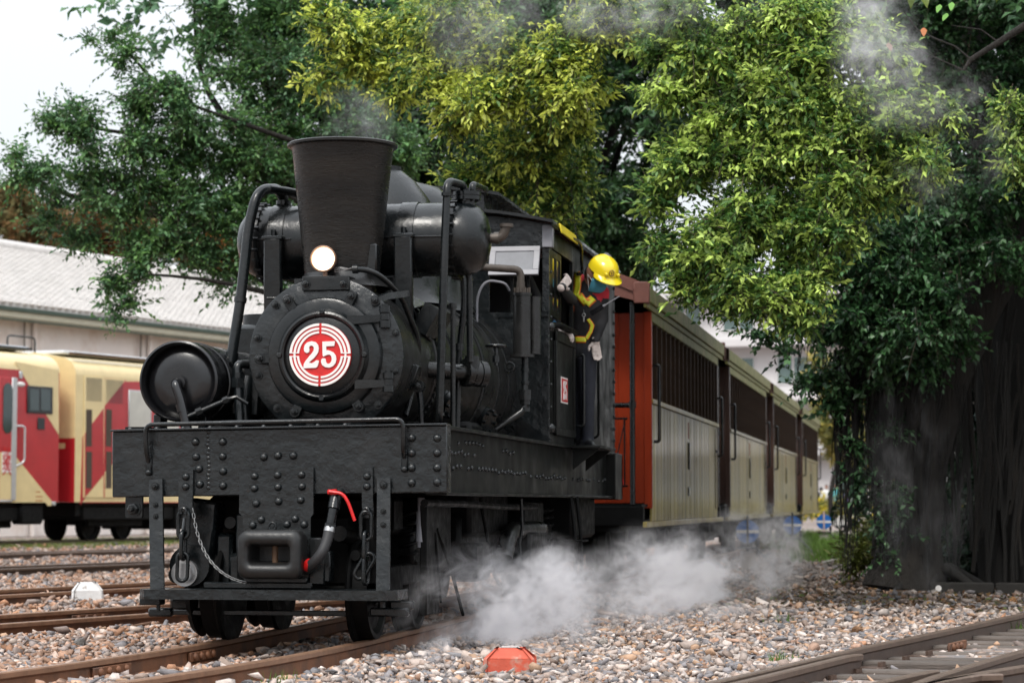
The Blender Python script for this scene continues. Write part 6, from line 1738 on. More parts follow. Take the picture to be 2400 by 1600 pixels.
# grass and weeds
def grass(label, spots, n, h_, col, seed):
    g = np.random.default_rng(seed); Vs = []; 
    for (x, y, rx_, ry_) in spots:
        P_ = np.stack([x + rx_ * g.normal(size=n), y + ry_ * g.normal(size=n), np.full(n, -.10)], -1)
        a = g.uniform(0, 2 * PI, n); L_ = h_ * g.uniform(.4, 1.3, n); w_ = h_ * .06
        s_ = np.stack([np.cos(a), np.sin(a), 0 * a], -1) * w_; le = np.stack([g.normal(size=n) * .35, g.normal(size=n) * .35, np.ones(n)], -1) * L_[:, None]
        Vs.append(np.stack([P_ - s_, P_ + s_, P_ + le], 1).reshape(-1, 3))
    V = np.concatenate(Vs); m_ = len(V) // 3; F = np.arange(m_ * 3).reshape(-1, 3)
    c_ = np.repeat(np.array(col) * g.uniform(.6, 1.4, (m_, 1)), 3, 0)
    tag(inst('grass', mesh_np('grass', V, F, leafmat('grass', rough=.6, trans=.3), c_)), label, 'grass', kind='stuff')
sp_ = []
for u, v in ((1905, 1285), (1950, 1285), (1975, 1275), (1900, 1262), (1985, 1290), (2000, 1310)):
    q = atZ(u, v, -.1); sp_.append((q.x, q.y, .5, 1.2))
grass('bright grass around the far disc indicators', sp_, 900, .22, (.10, .18, .03), 21)
sp_ = []
for u in range(-20, 640, 25):
    q = atN(u, 1240, -25.5); sp_.append((q.x, q.y, .8, 1.2)); q = atN(u, 1250, -21.8); sp_.append((q.x, q.y, .5, .8))
grass('mossy grass strip beneath the railcars', sp_, 260, .10, (.12, .17, .03), 22)
sp_ = [(*atZ(u, v, -.09).xy, .05, .05) for u, v in ((290, 1338), (1835, 1550), (1836, 1456), (2370, 1472), (660, 1600), (265, 1273))]
grass('tiny green weeds sprouting from the ballast', sp_, 40, .07, (.09, .17, .03), 23)
# ================================================================== trees
M['bark'] = mat('fig bark', (.015, .012, .0095), .92, 0, .5, 4, .05, 9, stretch=(3, 3, .6))
M['bark_dark'] = mat('dark fig bark and roots', (.009, .008, .007), .92, 0, .45, 3, .02, 8, stretch=(3, 3, .5))
M['twig'] = mat('twig bark', (.085, .065, .05), .85, 0, .3, 6)
FIG = leafmat('fig', rough=.36, spec=.5, trans=.28)
CAMPH = leafmat('camphor', rough=.42, spec=.45, trans=.40)
DRY = leafmat('autumn', rough=.7, spec=.2, trans=.25)

def curve_pts(p0, p1, sag=.0, wob=.0, n=9, seed=0):
    r_ = random.Random(seed); p0, p1 = Vector(p0), Vector(p1); L_ = (p1 - p0).length
    o1 = Vector((r_.gauss(0, 1), r_.gauss(0, 1), r_.gauss(0, .6))) * wob * L_
    return [p0.lerp(p1, t) + Vector((0, 0, sag * L_ * 4 * t * (1 - t))) + o1 * math.sin(t * PI) + o1.yxz * .4 * math.sin(t * 2 * PI) for t in [i / (n - 1) for i in range(n)]]
def limb(b, p0, p1, r0, r1, sag=.12, wob=.06, seed=0, n=9, k=8):
    pts = curve_pts(p0, p1, sag, wob, n, seed); b.tube(pts, [r0 + (r1 - r0) * (i / (n - 1)) ** .8 for i in range(n)], k)
def twigs(name, parent, org, S, E, step=2, r=.004):
    S, E = S[::step] - org, E[::step] - org; d = unit(E - S); a = unit(np.cross(d, np.array([.3, .5, .8]))); c_ = np.cross(d, a); V = []
    for P_, rr in ((S, r), (E, r * .4)):
        for k in range(3): t = 2 * PI * k / 3; V.append(P_ + (a * math.cos(t) + c_ * math.sin(t)) * rr)
    n = len(S); V = np.stack(V, 1).reshape(-1, 3); k = np.arange(n)[:, None] * 6
    F = np.concatenate([k + np.array([[i, (i + 1) % 3, 3 + (i + 1) % 3, 3 + i]]) for i in range(3)])
    return inst(name, mesh_np(name, V, F, M['twig']), parent)
def blobs_px(lst, scale=1.0, dens=1.0):
    """u, v, Y, radius in picture units, twigs[, flush]: crown lobes at their own distance, as deep as they are wide"""
    out = []; g_ = random.Random(len(lst) * 7 + 1)
    for q in lst:
        c = at(q[0], q[1], q[2]); k = (q[2] - CAM.y) / 5600 * scale; n = int(q[4] * dens); fl = q[5] if len(q) > 5 else .5
        ns = 1 if q[3] < 40 else 3
        for _ in range(ns):                                   # every lobe breaks into smaller uneven ones
            o = Vector((g_.gauss(0, 1), g_.gauss(0, 1), g_.gauss(0, .8))) * (q[3] * k * .48) if ns > 1 else Vector()
            r = q[3] * k * (g_.uniform(.45, .80) if ns > 1 else 1)
            out.append((c + o, (r * g_.uniform(.9, 1.4), r * 1.15, r * g_.uniform(.6, .95)), n // ns + 1, min(1, max(0, fl + g_.gauss(0, .15)))))
    return out
def tree(name, label, base, trunk_top, r_trunk, groups, seed, barkm, limb_step=3, r_limb=.09, extra=None):
    """groups: list of (blobs, sprays keyword arguments, material)"""
    t = thing(name, label, 'tree', base); o = np.array(base)
    b = MB(); bz = Vector(base); tt = Vector(trunk_top)
    limb(b, bz - Vector((0, 0, .2)), tt, r_trunk * 1.25, r_trunk * .8, 0, .04, seed, 10, 12)
    k = 0
    for blobs, kw, mt in groups:
        for i, bl in enumerate(blobs):
            if i % (limb_step * 3) == 0:
                c = bl[0]
                if c.z < tt.z - .4 or (tt.z > 6 and c.x < 3.2): continue
                st = tt.lerp(bz, random.Random(i + seed).uniform(0, .25))
                limb(b, st, c, r_limb * random.Random(i).uniform(.6, 1.2), .012, .05, .10, seed + i, 12, 7)
    b.v = [tuple(Vector(p) - bz) for p in b.v]
    b.build('trunk', barkm, t, ang=70)
    parts = {}; ends = []
    for blobs, kw, mt in groups:
        V, F, c, S, E = sprays(blobs, seed=seed + 7, **kw); seed += 1
        parts.setdefault(mt.name, []).append((V - o, F, c)); ends.append((S, E))
    for mn, pl_ in parts.items(): foliage('crown', t, pl_, bpy.data.materials[mn])
    twigs('twigs', t, o, np.concatenate([e_[0] for e_ in ends]), np.concatenate([e_[1] for e_ in ends]))
    return t

PAL_FIG = [(.082, .185, .078), (.100, .220, .084), (.066, .150, .070), (.135, .265, .105), (.090, .195, .10)]
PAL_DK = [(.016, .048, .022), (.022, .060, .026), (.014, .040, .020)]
PAL_CAM = [(.062, .150, .040), (.080, .180, .046), (.050, .125, .038), (.110, .215, .052)]
KW_FIG = dict(leaf_len=.070, leaf_w=.036, m=14, twig_len=.50, droop=.06, out=1.0, pal=PAL_FIG, young=(.13, .26, .07))

# -- the fig whose branches reach out over the yard, its trunk hidden behind the engine
left = blobs_px([(40, 380, 11.5, 48, 90), (90, 395, 11.5, 50, 120), (150, 300, 11.8, 48, 90), (115, 285, 11.8, 35, 60), (165, 255, 11.9, 28, 45), (230, 330, 11.9, 75, 240), (60, 430, 11.6, 40, 70),
                 (215, 90, 12, 20, 22), (262, 88, 12, 24, 30), (300, 120, 12, 34, 50), (285, 150, 12, 26, 34), (330, 205, 12, 45, 120), (395, 200, 12, 36, 80), (400, 250, 12, 75, 260), (300, 250, 12, 60, 150), (330, 320, 12, 90, 330),
                 (200, 410, 12, 80, 260), (120, 470, 12, 50, 110), (110, 520, 12, 28, 40), (250, 480, 12, 85, 270), (180, 560, 12, 50, 100), (340, 440, 12.2, 100, 380), (450, 350, 12.4, 95, 380), (440, 450, 12.4, 95, 360), (520, 300, 12.6, 85, 330),
                 (300, 560, 12, 75, 210), (330, 640, 12, 50, 120), (270, 660, 12, 45, 90), (300, 710, 12, 32, 55), (270, 735, 12, 16, 18), (390, 560, 12.2, 70, 180), (430, 520, 12.3, 70, 190), (500, 470, 12.5, 90, 320), (470, 590, 12.4, 55, 110), (540, 560, 12.6, 65, 180),
                 (520, 640, 12.6, 55, 100), (600, 620, 12.7, 55, 110), (600, 500, 12.8, 90, 300), (600, 400, 12.9, 100, 380), (560, 380, 12.8, 80, 280)], .78, .42)
top = blobs_px([(455, 0, 13.5, 30, 40), (510, 30, 13.5, 50, 170), (540, 90, 13.5, 55, 190), (490, 105, 13.4, 30, 50), (580, 160, 13.4, 60, 210), (500, 165, 13.3, 22, 26), (590, 60, 13.6, 95, 380), (590, 240, 13.2, 45, 120), (620, 270, 13.2, 90, 350), (680, 170, 13.4, 110, 400), (680, 40, 13.6, 100, 350),
                (700, 330, 13.4, 100, 360), (720, 430, 13.5, 90, 260), (790, 250, 13.8, 110, 330), (880, 300, 14, 110, 330), (860, 420, 14, 90, 240), (960, 380, 14.2, 110, 300), (780, 100, 13.8, 100, 250)], .85, .5)
overhead = [(Vector((x, y, z)), (1.3, 1.3, .9), 90) for x, y, z in ((-3.6, 13, 7.2), (-1.5, 14, 7.6), (.5, 14.5, 7.6), (-2.5, 15.5, 8), (0, 16, 8.2), (2, 15.5, 8), (-4.8, 14, 6.6))]  # crown lobes out of view, added to block sky light from above
KW_UP = dict(leaf_len=.15, leaf_w=.085, m=10, twig_len=.6, droop=.1, pal=PAL_FIG)
tree('fig_tree', 'spreading dark green fig tree whose branches overhang the yard at the chimney', (-2.9, 14.2, -.1), (-2.4, 14.0, 3.4), .42, [(left, KW_FIG, FIG), (top, KW_FIG, FIG), (overhead, KW_UP, FIG)], 40, M['bark'], 3, .085)

# -- dark figs closing the view behind the carriages
back = blobs_px([(u + random.uniform(-40, 40), v + random.uniform(-35, 35), 19 + random.uniform(-1.5, 2), 125, 185) for u in range(760, 1760, 125) for v in range(-20, 640, 120) if not (u > 1500 and v > 430)]) + \
    blobs_px([(1480, 610, 18.5, 80, 180), (1400, 600, 19, 90, 160)])
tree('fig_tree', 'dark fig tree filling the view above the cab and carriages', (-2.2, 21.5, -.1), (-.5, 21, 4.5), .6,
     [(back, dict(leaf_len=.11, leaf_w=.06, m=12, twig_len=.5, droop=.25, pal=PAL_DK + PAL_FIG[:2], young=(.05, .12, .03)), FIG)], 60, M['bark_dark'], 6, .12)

# -- camphor with flushes of yellow young leaves, hanging over the train
KW_C = dict(leaf_len=.070, leaf_w=.032, m=12, twig_len=.33, droop=.18, pal=PAL_CAM, young=(.70, .77, .14), shell=.45)
KW_C2 = dict(KW_C, young=(.54, .70, .16))
c_up = blobs_px([(760, 40, 8, 60, 80, .7), (800, 120, 8, 75, 120, .8), (760, 190, 8, 35, 36, .7), (880, 60, 8, 80, 130, .7), (860, 160, 8, 55, 75, .75), (960, 60, 7.8, 80, 130, .6), (930, 190, 7.8, 50, 60, .7), (1000, 130, 7.6, 60, 80, .65),
                (1010, 190, 7.2, 45, 60, .95), (1060, 250, 7.2, 60, 110, 1), (1100, 170, 7.2, 70, 120, .8), (1060, 60, 7.4, 80, 120, .5), (1180, 90, 7.2, 80, 120, .5), (1130, 260, 7, 60, 100, .95), (1190, 220, 7, 70, 120, .85), (1260, 150, 7, 80, 140, .75),
                (1330, 120, 7, 70, 120, .8), (1300, 220, 7, 75, 130, .85), (1380, 190, 7, 55, 85, .9), (1400, 80, 7.2, 60, 85, .7), (1230, 330, 7.4, 80, 140, .45), (1320, 310, 7.4, 65, 100, .45), (1150, 360, 7.8, 75, 120, .3), (1240, 430, 7.8, 90, 160, .3),
                (1130, 440, 8, 70, 110, .35), (1180, 510, 8.2, 75, 120, .3), (1280, 510, 8.2, 75, 110, .25), (1330, 420, 8, 60, 80, .25), (1100, 400, 8, 40, 50, .4), (1010, 30, 7.8, 60, 70, .5), (1480, 60, 7, 60, 80, .6), (1460, 10, 7, 80, 90, .5)], 1.0, 1.3)
c_rt = blobs_px([(1560, 40, 6, 80, 110, .5), (1640, 60, 6, 80, 120, .6), (1560, 130, 6.2, 60, 80, .5), (1620, 180, 6, 70, 120, .7), (1700, 130, 6, 80, 130, .6), (1700, 230, 6, 75, 130, .8), (1780, 60, 6, 80, 120, .6), (1800, 150, 6, 70, 120, .75), (1880, 40, 6, 80, 120, .65), (1790, 240, 5.9, 80, 140, .75),
                (1900, 140, 6, 70, 110, .6), (1880, 230, 5.9, 80, 140, .8), (1960, 60, 6, 70, 90, .5), (1960, 290, 5.9, 75, 130, .85), (2030, 250, 6, 70, 110, .7), (2060, 340, 6, 80, 130, .7), (2130, 290, 6.1, 65, 100, .7), (2150, 390, 6, 65, 110, .6), (2100, 200, 6.2, 70, 90, .5),
                (1620, 400, 6, 70, 130, .55), (1590, 470, 6, 55, 90, .6), (1680, 360, 6, 70, 120, .5), (1720, 460, 5.9, 80, 150, .55), (1800, 380, 5.9, 80, 150, .6), (1880, 340, 5.9, 75, 130, .7), (1820, 480, 5.9, 80, 140, .55), (1920, 440, 5.9, 80, 140, .6), (2010, 420, 6, 75, 130, .6), (2070, 460, 6.1, 60, 90, .5),
                (1600, 580, 6, 55, 90, .55), (1660, 560, 5.9, 70, 130, .5), (1740, 570, 5.8, 80, 150, .5), (1830, 570, 5.8, 75, 140, .5), (1910, 540, 5.9, 65, 100, .45), (1640, 650, 5.9, 60, 100, .5), (1720, 660, 5.8, 70, 120, .5), (1800, 660, 5.8, 75, 130, .5), (1880, 640, 5.8, 60, 100, .45),
                (1700, 700, 5.8, 38, 36, .45), (1780, 705, 5.8, 50, 60, .5), (1850, 700, 5.8, 50, 70, .45), (1880, 745, 5.8, 38, 34, .4), (1560, 560, 6.1, 25, 24, .55), (2390, 240, 6, 40, 45, .5), (2385, 330, 6, 45, 55, .55), (2360, 260, 6, 25, 20, .6), (2390, 410, 6.2, 25, 20, .5)], 1.0, 1.3)
KW_CUP = dict(leaf_len=.17, leaf_w=.09, m=9, twig_len=.7, droop=.15, pal=PAL_CAM, young=(.30, .38, .04))
c_over = [(Vector((x, y, z)), (1.2, 1.2, .8), 34, .4) for x, y, z in ((3, 7.5, 6.0), (4.5, 8, 6.2), (6, 8, 6.0), (1.5, 8.5, 6.4), (0, 9, 6.5), (5.5, 6.5, 5.6), (2.5, 9.5, 6.8), (4, 10, 7), (6, 10, 7), (-1, 9.5, 6.6), (7.4, 7.5, 5.4), (1, 11, 7.2))] + [(Vector((x, y, z)), (1.2, 1.2, .7), 110, .4) for x, y, z in ((7.0, 5.0, 5.3), (8.4, 6.0, 5.2), (7.8, 3.6, 5.2), (9.4, 4.8, 5.2), (9.6, 7.4, 5.0), (10.6, 9, 5))]  # canopy above the frame, added to shade the trunk and ground below
tree('camphor_tree', 'camphor tree with yellow green young leaves hanging over the train', (9.3, 9.0, -.1), (6.8, 8.8, 7.0), .40, [(c_up, KW_C, CAMPH), (c_rt, KW_C2, CAMPH), (c_over, KW_CUP, CAMPH)], 80, M['bark'], 9, .045)
b = MB()
bo_ = thing('bare_branch', 'bare brown branch with a few lobed leaves in the upper right corner', 'branch', at(2400, 60, 5.6))
o_ = bo_.location
def BP(u, v, Y=5.6): return at(u, v, Y) - o_
b.tube([BP(2460, 30), BP(2400, 62), BP(2340, 100), BP(2275, 140), BP(2258, 165)], [.035, .030, .025, .02, .012], 8)
b.tube([BP(2275, 140), BP(2240, 110), BP(2190, 90), BP(2150, 70), BP(2120, 30)], [.009, .008, .007, .005, .004], 6); b.tube([BP(2258, 165), BP(2180, 130), BP(2110, 100)], [.008, .005, .003], 6); b.tube([BP(2340, 100), BP(2300, 70), BP(2230, 60)], [.008, .005, .003], 6)
b.build('branch_wood', M['bark'], bo_, ang=60)
for u, v, c_ in ((2070, 95, (.14, .2, .07)), (2085, 110, (.22, .1, .06)), (2165, 75, (.40, .13, .03)), (2200, 20, (.12, .3, .04)), (2215, 40, (.12, .3, .04)), (2230, 15, (.14, .34, .05))):
    b = MB(); c = BP(u, v, 5.4); a = random.uniform(-.8, .8); pts = [(x * .55, z * .55) for x, z in ((0, .075), (.03, .03), (.045, -.02), (.02, -.05), (0, -.06), (-.02, -.05), (-.045, -.02), (-.03, .03))]
    b.prism([(x * math.cos(a) - z * math.sin(a), -x * math.sin(a) * 0 - z * math.cos(a)) for x, z in pts], c, (1, .2, 0), (0, .3, 1), .002); b.build('leaf', mat('lobed leaf', c_, .5), bo_)

# -- the great fig on the right: fused trunk, leaning limb, hanging roots
FB = Vector((3.6, 11.0, -.1))
ft = thing('fig_tree', 'massive dark fig tree with leaning trunk and hanging aerial roots on the right', 'tree', FB)
b = MB()
b.tube([p - FB for p in (at(2120, 1385, 10.9), at(2140, 1250, 10.95), at(2165, 1080, 11), at(2220, 880, 11), at(2300, 700, 11.1), at(2390, 540, 11.3), at(2480, 360, 11.8))], [.42, .27, .235, .23, .24, .26, .28], 14)
b.build('trunk', M['bark'], ft, ang=70)
for i in range(20):
    r_ = random.Random(300 + i); x = 4.15 + 3.6 * (i % 10) / 9 + r_.uniform(-.15, .15); y = 11.8 + (i // 10) * .9 + r_.uniform(-.2, .2); rr = r_.uniform(.10, .30)
    b = MB(); p0 = Vector((x, y, -.2)); p1 = Vector((x + r_.uniform(-.3, .5), y + r_.uniform(-.2, .3), r_.uniform(4.8, 6.2)))
    pts = curve_pts(p0, p1, 0, .03, 10, 400 + i); b.tube([q - FB for q in pts], [rr * (1.4 - .6 * (k / 9)) for k in range(10)], 10); b.build('trunk_column', M['bark_dark'], ft, ang=70)
b = MB()
for i in range(9):
    r_ = random.Random(500 + i); a = R(-160 + i * 38); p0 = Vector((.15 * math.cos(a), .2 * math.sin(a), .25)); p1 = Vector((1.1 * math.cos(a), .8 * math.sin(a) - .2, -.02)); limb(b, p0, p1 * .8, .06, .02, -.10, .10, 500 + i, 8, 7)
b.build('surface_root', M['bark_dark'], ft, ang=70)
# strands of root grown onto the trunk and its columns
for i in range(70):
    r_ = random.Random(600 + i); u = r_.uniform(2055, 2420); Y = 10.62 if u < 2180 else 11.35; v1 = r_.uniform(1150, 1390); v0 = r_.uniform(650, 1000); ph = r_.uniform(0, 6); ln_ = r_.uniform(-5, 45); rr = r_.uniform(.008, .03)
    b = MB(); b.tube([at(u + 14 * math.sin(t * 5 + ph) + (1 - t) * ln_, v0 + (v1 - v0) * t, Y) - FB for t in np.linspace(0, 1, 9)], [rr] * 9, 5); b.build('root_strand', M['bark_dark'] if i % 3 else M['bark'], ft, ang=70)
# hanging roots: bundles of fine strands
def root_bundle(u, v0, v1, Y, n, spread, seed, core=.02):
    r_ = random.Random(seed); b = MB(); top_ = at(u, v0, Y) - FB; bot = at(u, v1, Y) - FB
    if core: b.tube([top_ + (bot - top_) * t + Vector((.03 * math.sin(t * 9 + seed), .02 * math.cos(t * 7), 0)) for t in np.linspace(0, .8, 8)], [core * (1.1 - .9 * t) for t in np.linspace(0, 1, 8)], 6)
    for k in range(n):
        dx, dy = r_.gauss(0, spread), r_.gauss(0, spread); f = r_.uniform(.35, 1.0); w_ = r_.uniform(.005, .03); ph = r_.uniform(0, 6)
        b.tube([top_ + Vector((dx * (1 - .5 * t), dy, 0)) + (bot - top_) * t * f + Vector((w_ * math.sin(t * 8 + ph), 0, 0)) for t in np.linspace(0, 1, 9)], [r_.uniform(.002, .007) * (1.2 - .7 * t) for t in np.linspace(0, 1, 9)], 4, caps=False)
    return b.build('hanging_roots', M['bark_dark'], ft, ang=80)
for j, (u, v0, v1, n, sp) in enumerate(((1985, 820, 1400, 30, .05), (1965, 820, 1240, 14, .04), (2010, 840, 1130, 22, .06), (2060, 840, 1330, 40, .07), (2040, 860, 1200, 22, .05), (2085, 860, 1310, 34, .07), (2110, 840, 1250, 26, .06), (2135, 860, 1280, 26, .06), (2000, 850, 1330, 9, .04))):
    root_bundle(u, v0, v1, 10.4 + .12 * (j % 4), int(n * 1.6), sp * 1.2, 700 + j, .034)
for j, (u, v0, v1) in enumerate(((1850, 690, 840), (1870, 720, 900), (1906, 760, 930), (1925, 760, 990), (1640, 640, 790), (1668, 650, 780), (1935, 770, 900), (2250, 900, 1330), (2300, 850, 1340), (2350, 800, 1345), (2210, 1000, 1330))):
    root_bundle(u, v0, v1, 10.6, 6, .04, 750 + j, 0)
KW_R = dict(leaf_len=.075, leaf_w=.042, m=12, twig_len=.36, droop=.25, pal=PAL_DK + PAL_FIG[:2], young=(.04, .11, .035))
rb = blobs_px([(1990, 640, 10, 75, 150), (2060, 560, 10, 85, 170), (2060, 680, 10, 90, 210), (1960, 740, 10, 70, 140), (2010, 800, 10.1, 80, 170), (2130, 620, 10, 95, 220), (2140, 740, 10, 95, 220), (2080, 800, 10.2, 80, 160), (2200, 680, 10.1, 90, 190), (2230, 580, 10.2, 95, 190), (2310, 620, 10.4, 80, 110), (2160, 830, 10.2, 70, 110),
               (2200, 780, 10.2, 60, 80), (2300, 480, 10.4, 100, 170), (2380, 420, 10.6, 100, 150), (2340, 300, 10.8, 110, 180), (2250, 420, 10.4, 90, 150), (2400, 200, 11, 110, 160), (2300, 160, 11, 110, 180), (2200, 100, 11, 110, 160), (2120, 480, 10.4, 80, 120), (2350, 40, 11, 110, 160), (2240, 220, 11, 90, 120), (2150, 20, 11.2, 110, 140), (2250, -40, 11.2, 120, 140),
               (1950, 880, 10.3, 25, 26), (1910, 890, 10.3, 26, 20), (1880, 900, 10.3, 14, 9), (1950, 940, 10.3, 22, 20), (1990, 930, 10.4, 30, 14), (2060, 890, 10.4, 40, 20), (1990, 1040, 10.4, 25, 18), (2010, 1120, 10.4, 25, 14), (2090, 1000, 10.6, 45, 24), (2100, 1150, 10.6, 45, 18), (2070, 1230, 10.6, 40, 14), (2110, 1260, 10.7, 50, 18),
               (1810, 790, 9.6, 22, 10), (1780, 780, 9.6, 20, 8), (1840, 820, 9.6, 18, 8)])
far_dark = blobs_px([(u + random.uniform(-30, 30), v + random.uniform(-30, 30), 14.2 + random.uniform(-.6, .8), 130, 120) for u in range(2170, 2700, 110) for v in range(-60, 1360, 130)]) + blobs_px([(u + random.uniform(-30, 30), v + random.uniform(-30, 30), 16.5, 120, 90) for u in range(1760, 2200, 110) for v in range(-60, 480, 120)]) + blobs_px([(2260, 1290, 12.6, 60, 40), (2380, 1300, 12.8, 70, 50), (2330, 1180, 13, 70, 40)])  # dark leaf curtain added so the shaded gaps behind the trunk stay dark
r_over = [(Vector((x, y, z)), (1.4, 1.4, .9), 100) for x, y, z in ((3, 12, 6.6), (4.5, 11, 6.4), (5.8, 11.5, 6.6), (4.2, 13, 7), (6.5, 13, 7), (2.4, 13.5, 7.2), (7.8, 12, 6.4), (5, 14.5, 7.2), (7.5, 14.5, 7), (3, 15.5, 7.4), (5.2, 9.6, 5.8), (6.8, 9.8, 5.8), (8.5, 10.5, 5.6), (9, 13, 6))]  # unseen upper lobes, added to keep skylight off the trunk
parts = []; ends = []
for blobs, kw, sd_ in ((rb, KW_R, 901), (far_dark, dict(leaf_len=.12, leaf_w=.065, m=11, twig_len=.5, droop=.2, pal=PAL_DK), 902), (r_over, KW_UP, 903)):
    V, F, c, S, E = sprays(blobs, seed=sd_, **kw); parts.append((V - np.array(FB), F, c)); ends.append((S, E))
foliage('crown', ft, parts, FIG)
twigs('twigs', ft, np.array(FB), np.concatenate([e_[0] for e_ in ends]), np.concatenate([e_[1] for e_ in ends]))
# bushy growth, and unseen trees added to keep bright gaps closed on the right
V, F, c, S, E = sprays(blobs_px([(2040, 1290, 13, 45, 70), (2070, 1240, 13, 50, 70), (2010, 1310, 12.8, 35, 40), (2100, 1300, 12.5, 50, 60)]), seed=905, leaf_len=.09, leaf_w=.03, m=10, twig_len=.4, droop=.1, pal=[(.10, .13, .03), (.14, .16, .03)])
sb_ = thing('shrub', 'yellow green shrub standing behind the hanging roots', 'shrub', (2.95, 13, -.1)); foliage('foliage', sb_, [(V - np.array([2.95, 13, -.1]), F, c)], CAMPH); twigs('stem', sb_, np.array([2.95, 13, -.1]), S, E, 2)
for lab, x, y, rr, h_ in (('dense unseen tree added far behind the fig on the right', 13, 30, 4.2, 4.5), ('dense unseen tree added to close bright gaps past the right edge', 11, 20, 3.4, 4.0), ('tall unseen tree added farther back on the right', 20, 42, 5.5, 6)):
    g_ = random.Random(int(x)); bl = [(Vector((x + g_.gauss(0, rr * .45), y + g_.gauss(0, rr * .4), g_.uniform(.6, h_ * 1.8))), (rr * .4, rr * .4, rr * .33), 110) for _ in range(22)]
    tree('unseen_backing_tree', lab, (x, y, -.1), (x, y, h_ * .6), .3, [(bl, dict(leaf_len=.26, leaf_w=.15, m=9, twig_len=.8, droop=.1, pal=PAL_FIG), FIG)], 950 + int(x), M['bark_dark'], 5)
# pale yellow green trees past the last carriage
for lab, u, v, Y, rp in (('small pale yellow green tree beyond the last carriage', 1960, 960, 84, 80), ('pale yellow green tree seen through the hanging roots', 2060, 1000, 88, 110)):
    c0 = at(u, v, Y); g_ = random.Random(u); k = (Y + 13) / 5600
    bl = [(c0 + Vector((g_.gauss(0, rp * .4) * k, g_.gauss(0, .8), g_.gauss(0, rp * .6) * k)), (rp * .4 * k, rp * .4 * k, rp * .35 * k), 60, .5) for _ in range(14)]
    tree('young_tree', lab, (c0.x, Y, -.1), (c0.x, Y, c0.z - .6), .10, [(bl, dict(leaf_len=.22, leaf_w=.12, m=8, twig_len=.6, droop=.1, pal=[(.16, .18, .05), (.22, .22, .06), (.12, .16, .05)], young=(.45, .36, .08)), CAMPH)], 980 + u, M['bark'], 3, .05)
# autumn trees behind the warehouse
for i, (lab, u, v, rp, pal) in enumerate((('brown and olive autumn tree behind the warehouse at the picture edge', 60, 520, 130, [(.22, .12, .05), (.17, .13, .05), (.13, .12, .05)]), ('russet autumn tree behind the middle of the warehouse', 270, 520, 140, [(.20, .12, .05), (.15, .13, .05), (.30, .12, .04)]),
                                           ('orange leaved tree behind the warehouse beside the chimney', 500, 600, 130, [(.34, .12, .03), (.16, .13, .05), (.12, .13, .05), (.40, .16, .04)]))):
    p = atN(u, v, -50); g_ = random.Random(40 + i); k = 70 / 5600
    bl = [(p + Vector((g_.gauss(0, rp * .42) * k, g_.gauss(0, .9), g_.gauss(0, rp * .34) * k - .2)), (rp * .30 * k, rp * .3 * k, rp * .26 * k), 130) for _ in range(26)]
    tree('autumn_tree', lab, (p.x, p.y, -.1), (p.x, p.y, p.z * .7), .25, [(bl, dict(leaf_len=.20, leaf_w=.12, m=9, twig_len=.6, droop=.1, pal=pal), DRY)], 1000 + i, M['bark'], 3, .08)

# fallen leaves lying on the soil and ballast below the fig
g_ = np.random.default_rng(77); n = 2600
LP_ = np.stack([g_.uniform(1.5, 6.5, n), 6.5 + np.abs(g_.normal(0, 3.2, n)), np.zeros(n)], -1); LP_[:, 2] = gz(LP_[:, 0], LP_[:, 1]) + g_.uniform(.0, .035, n)
ax = unit(np.stack([g_.normal(size=n), g_.normal(size=n), .25 * g_.normal(size=n)], -1)); sd2 = unit(np.cross(ax, np.array([0, 0, 1.0]) + .35 * g_.normal(size=(n, 3)))); ll = g_.uniform(.03, .075, (n, 1))
V = np.stack([LP_, LP_ + ax * ll * .5 + sd2 * ll * .25 + np.array([0, 0, .006]), LP_ + ax * ll, LP_ + ax * ll * .5 - sd2 * ll * .25 + np.array([0, 0, .006])], 1).reshape(-1, 3)
kk = np.arange(n)[:, None] * 4; F = np.concatenate([kk + np.array([[0, 2, 1]]), kk + np.array([[0, 3, 2]])])
cc_ = np.array([(.20, .10, .045), (.13, .075, .04), (.26, .16, .07), (.09, .06, .035), (.10, .12, .04)])[g_.integers(0, 5, n)] * g_.uniform(.6, 1.3, (n, 1))
tag(inst('leaf_litter', mesh_np('leaf_litter', V, F, DRY, np.repeat(cc_, 4, 0))), 'brown fallen leaves scattered on the soil below the great fig', 'leaf litter', kind='stuff')
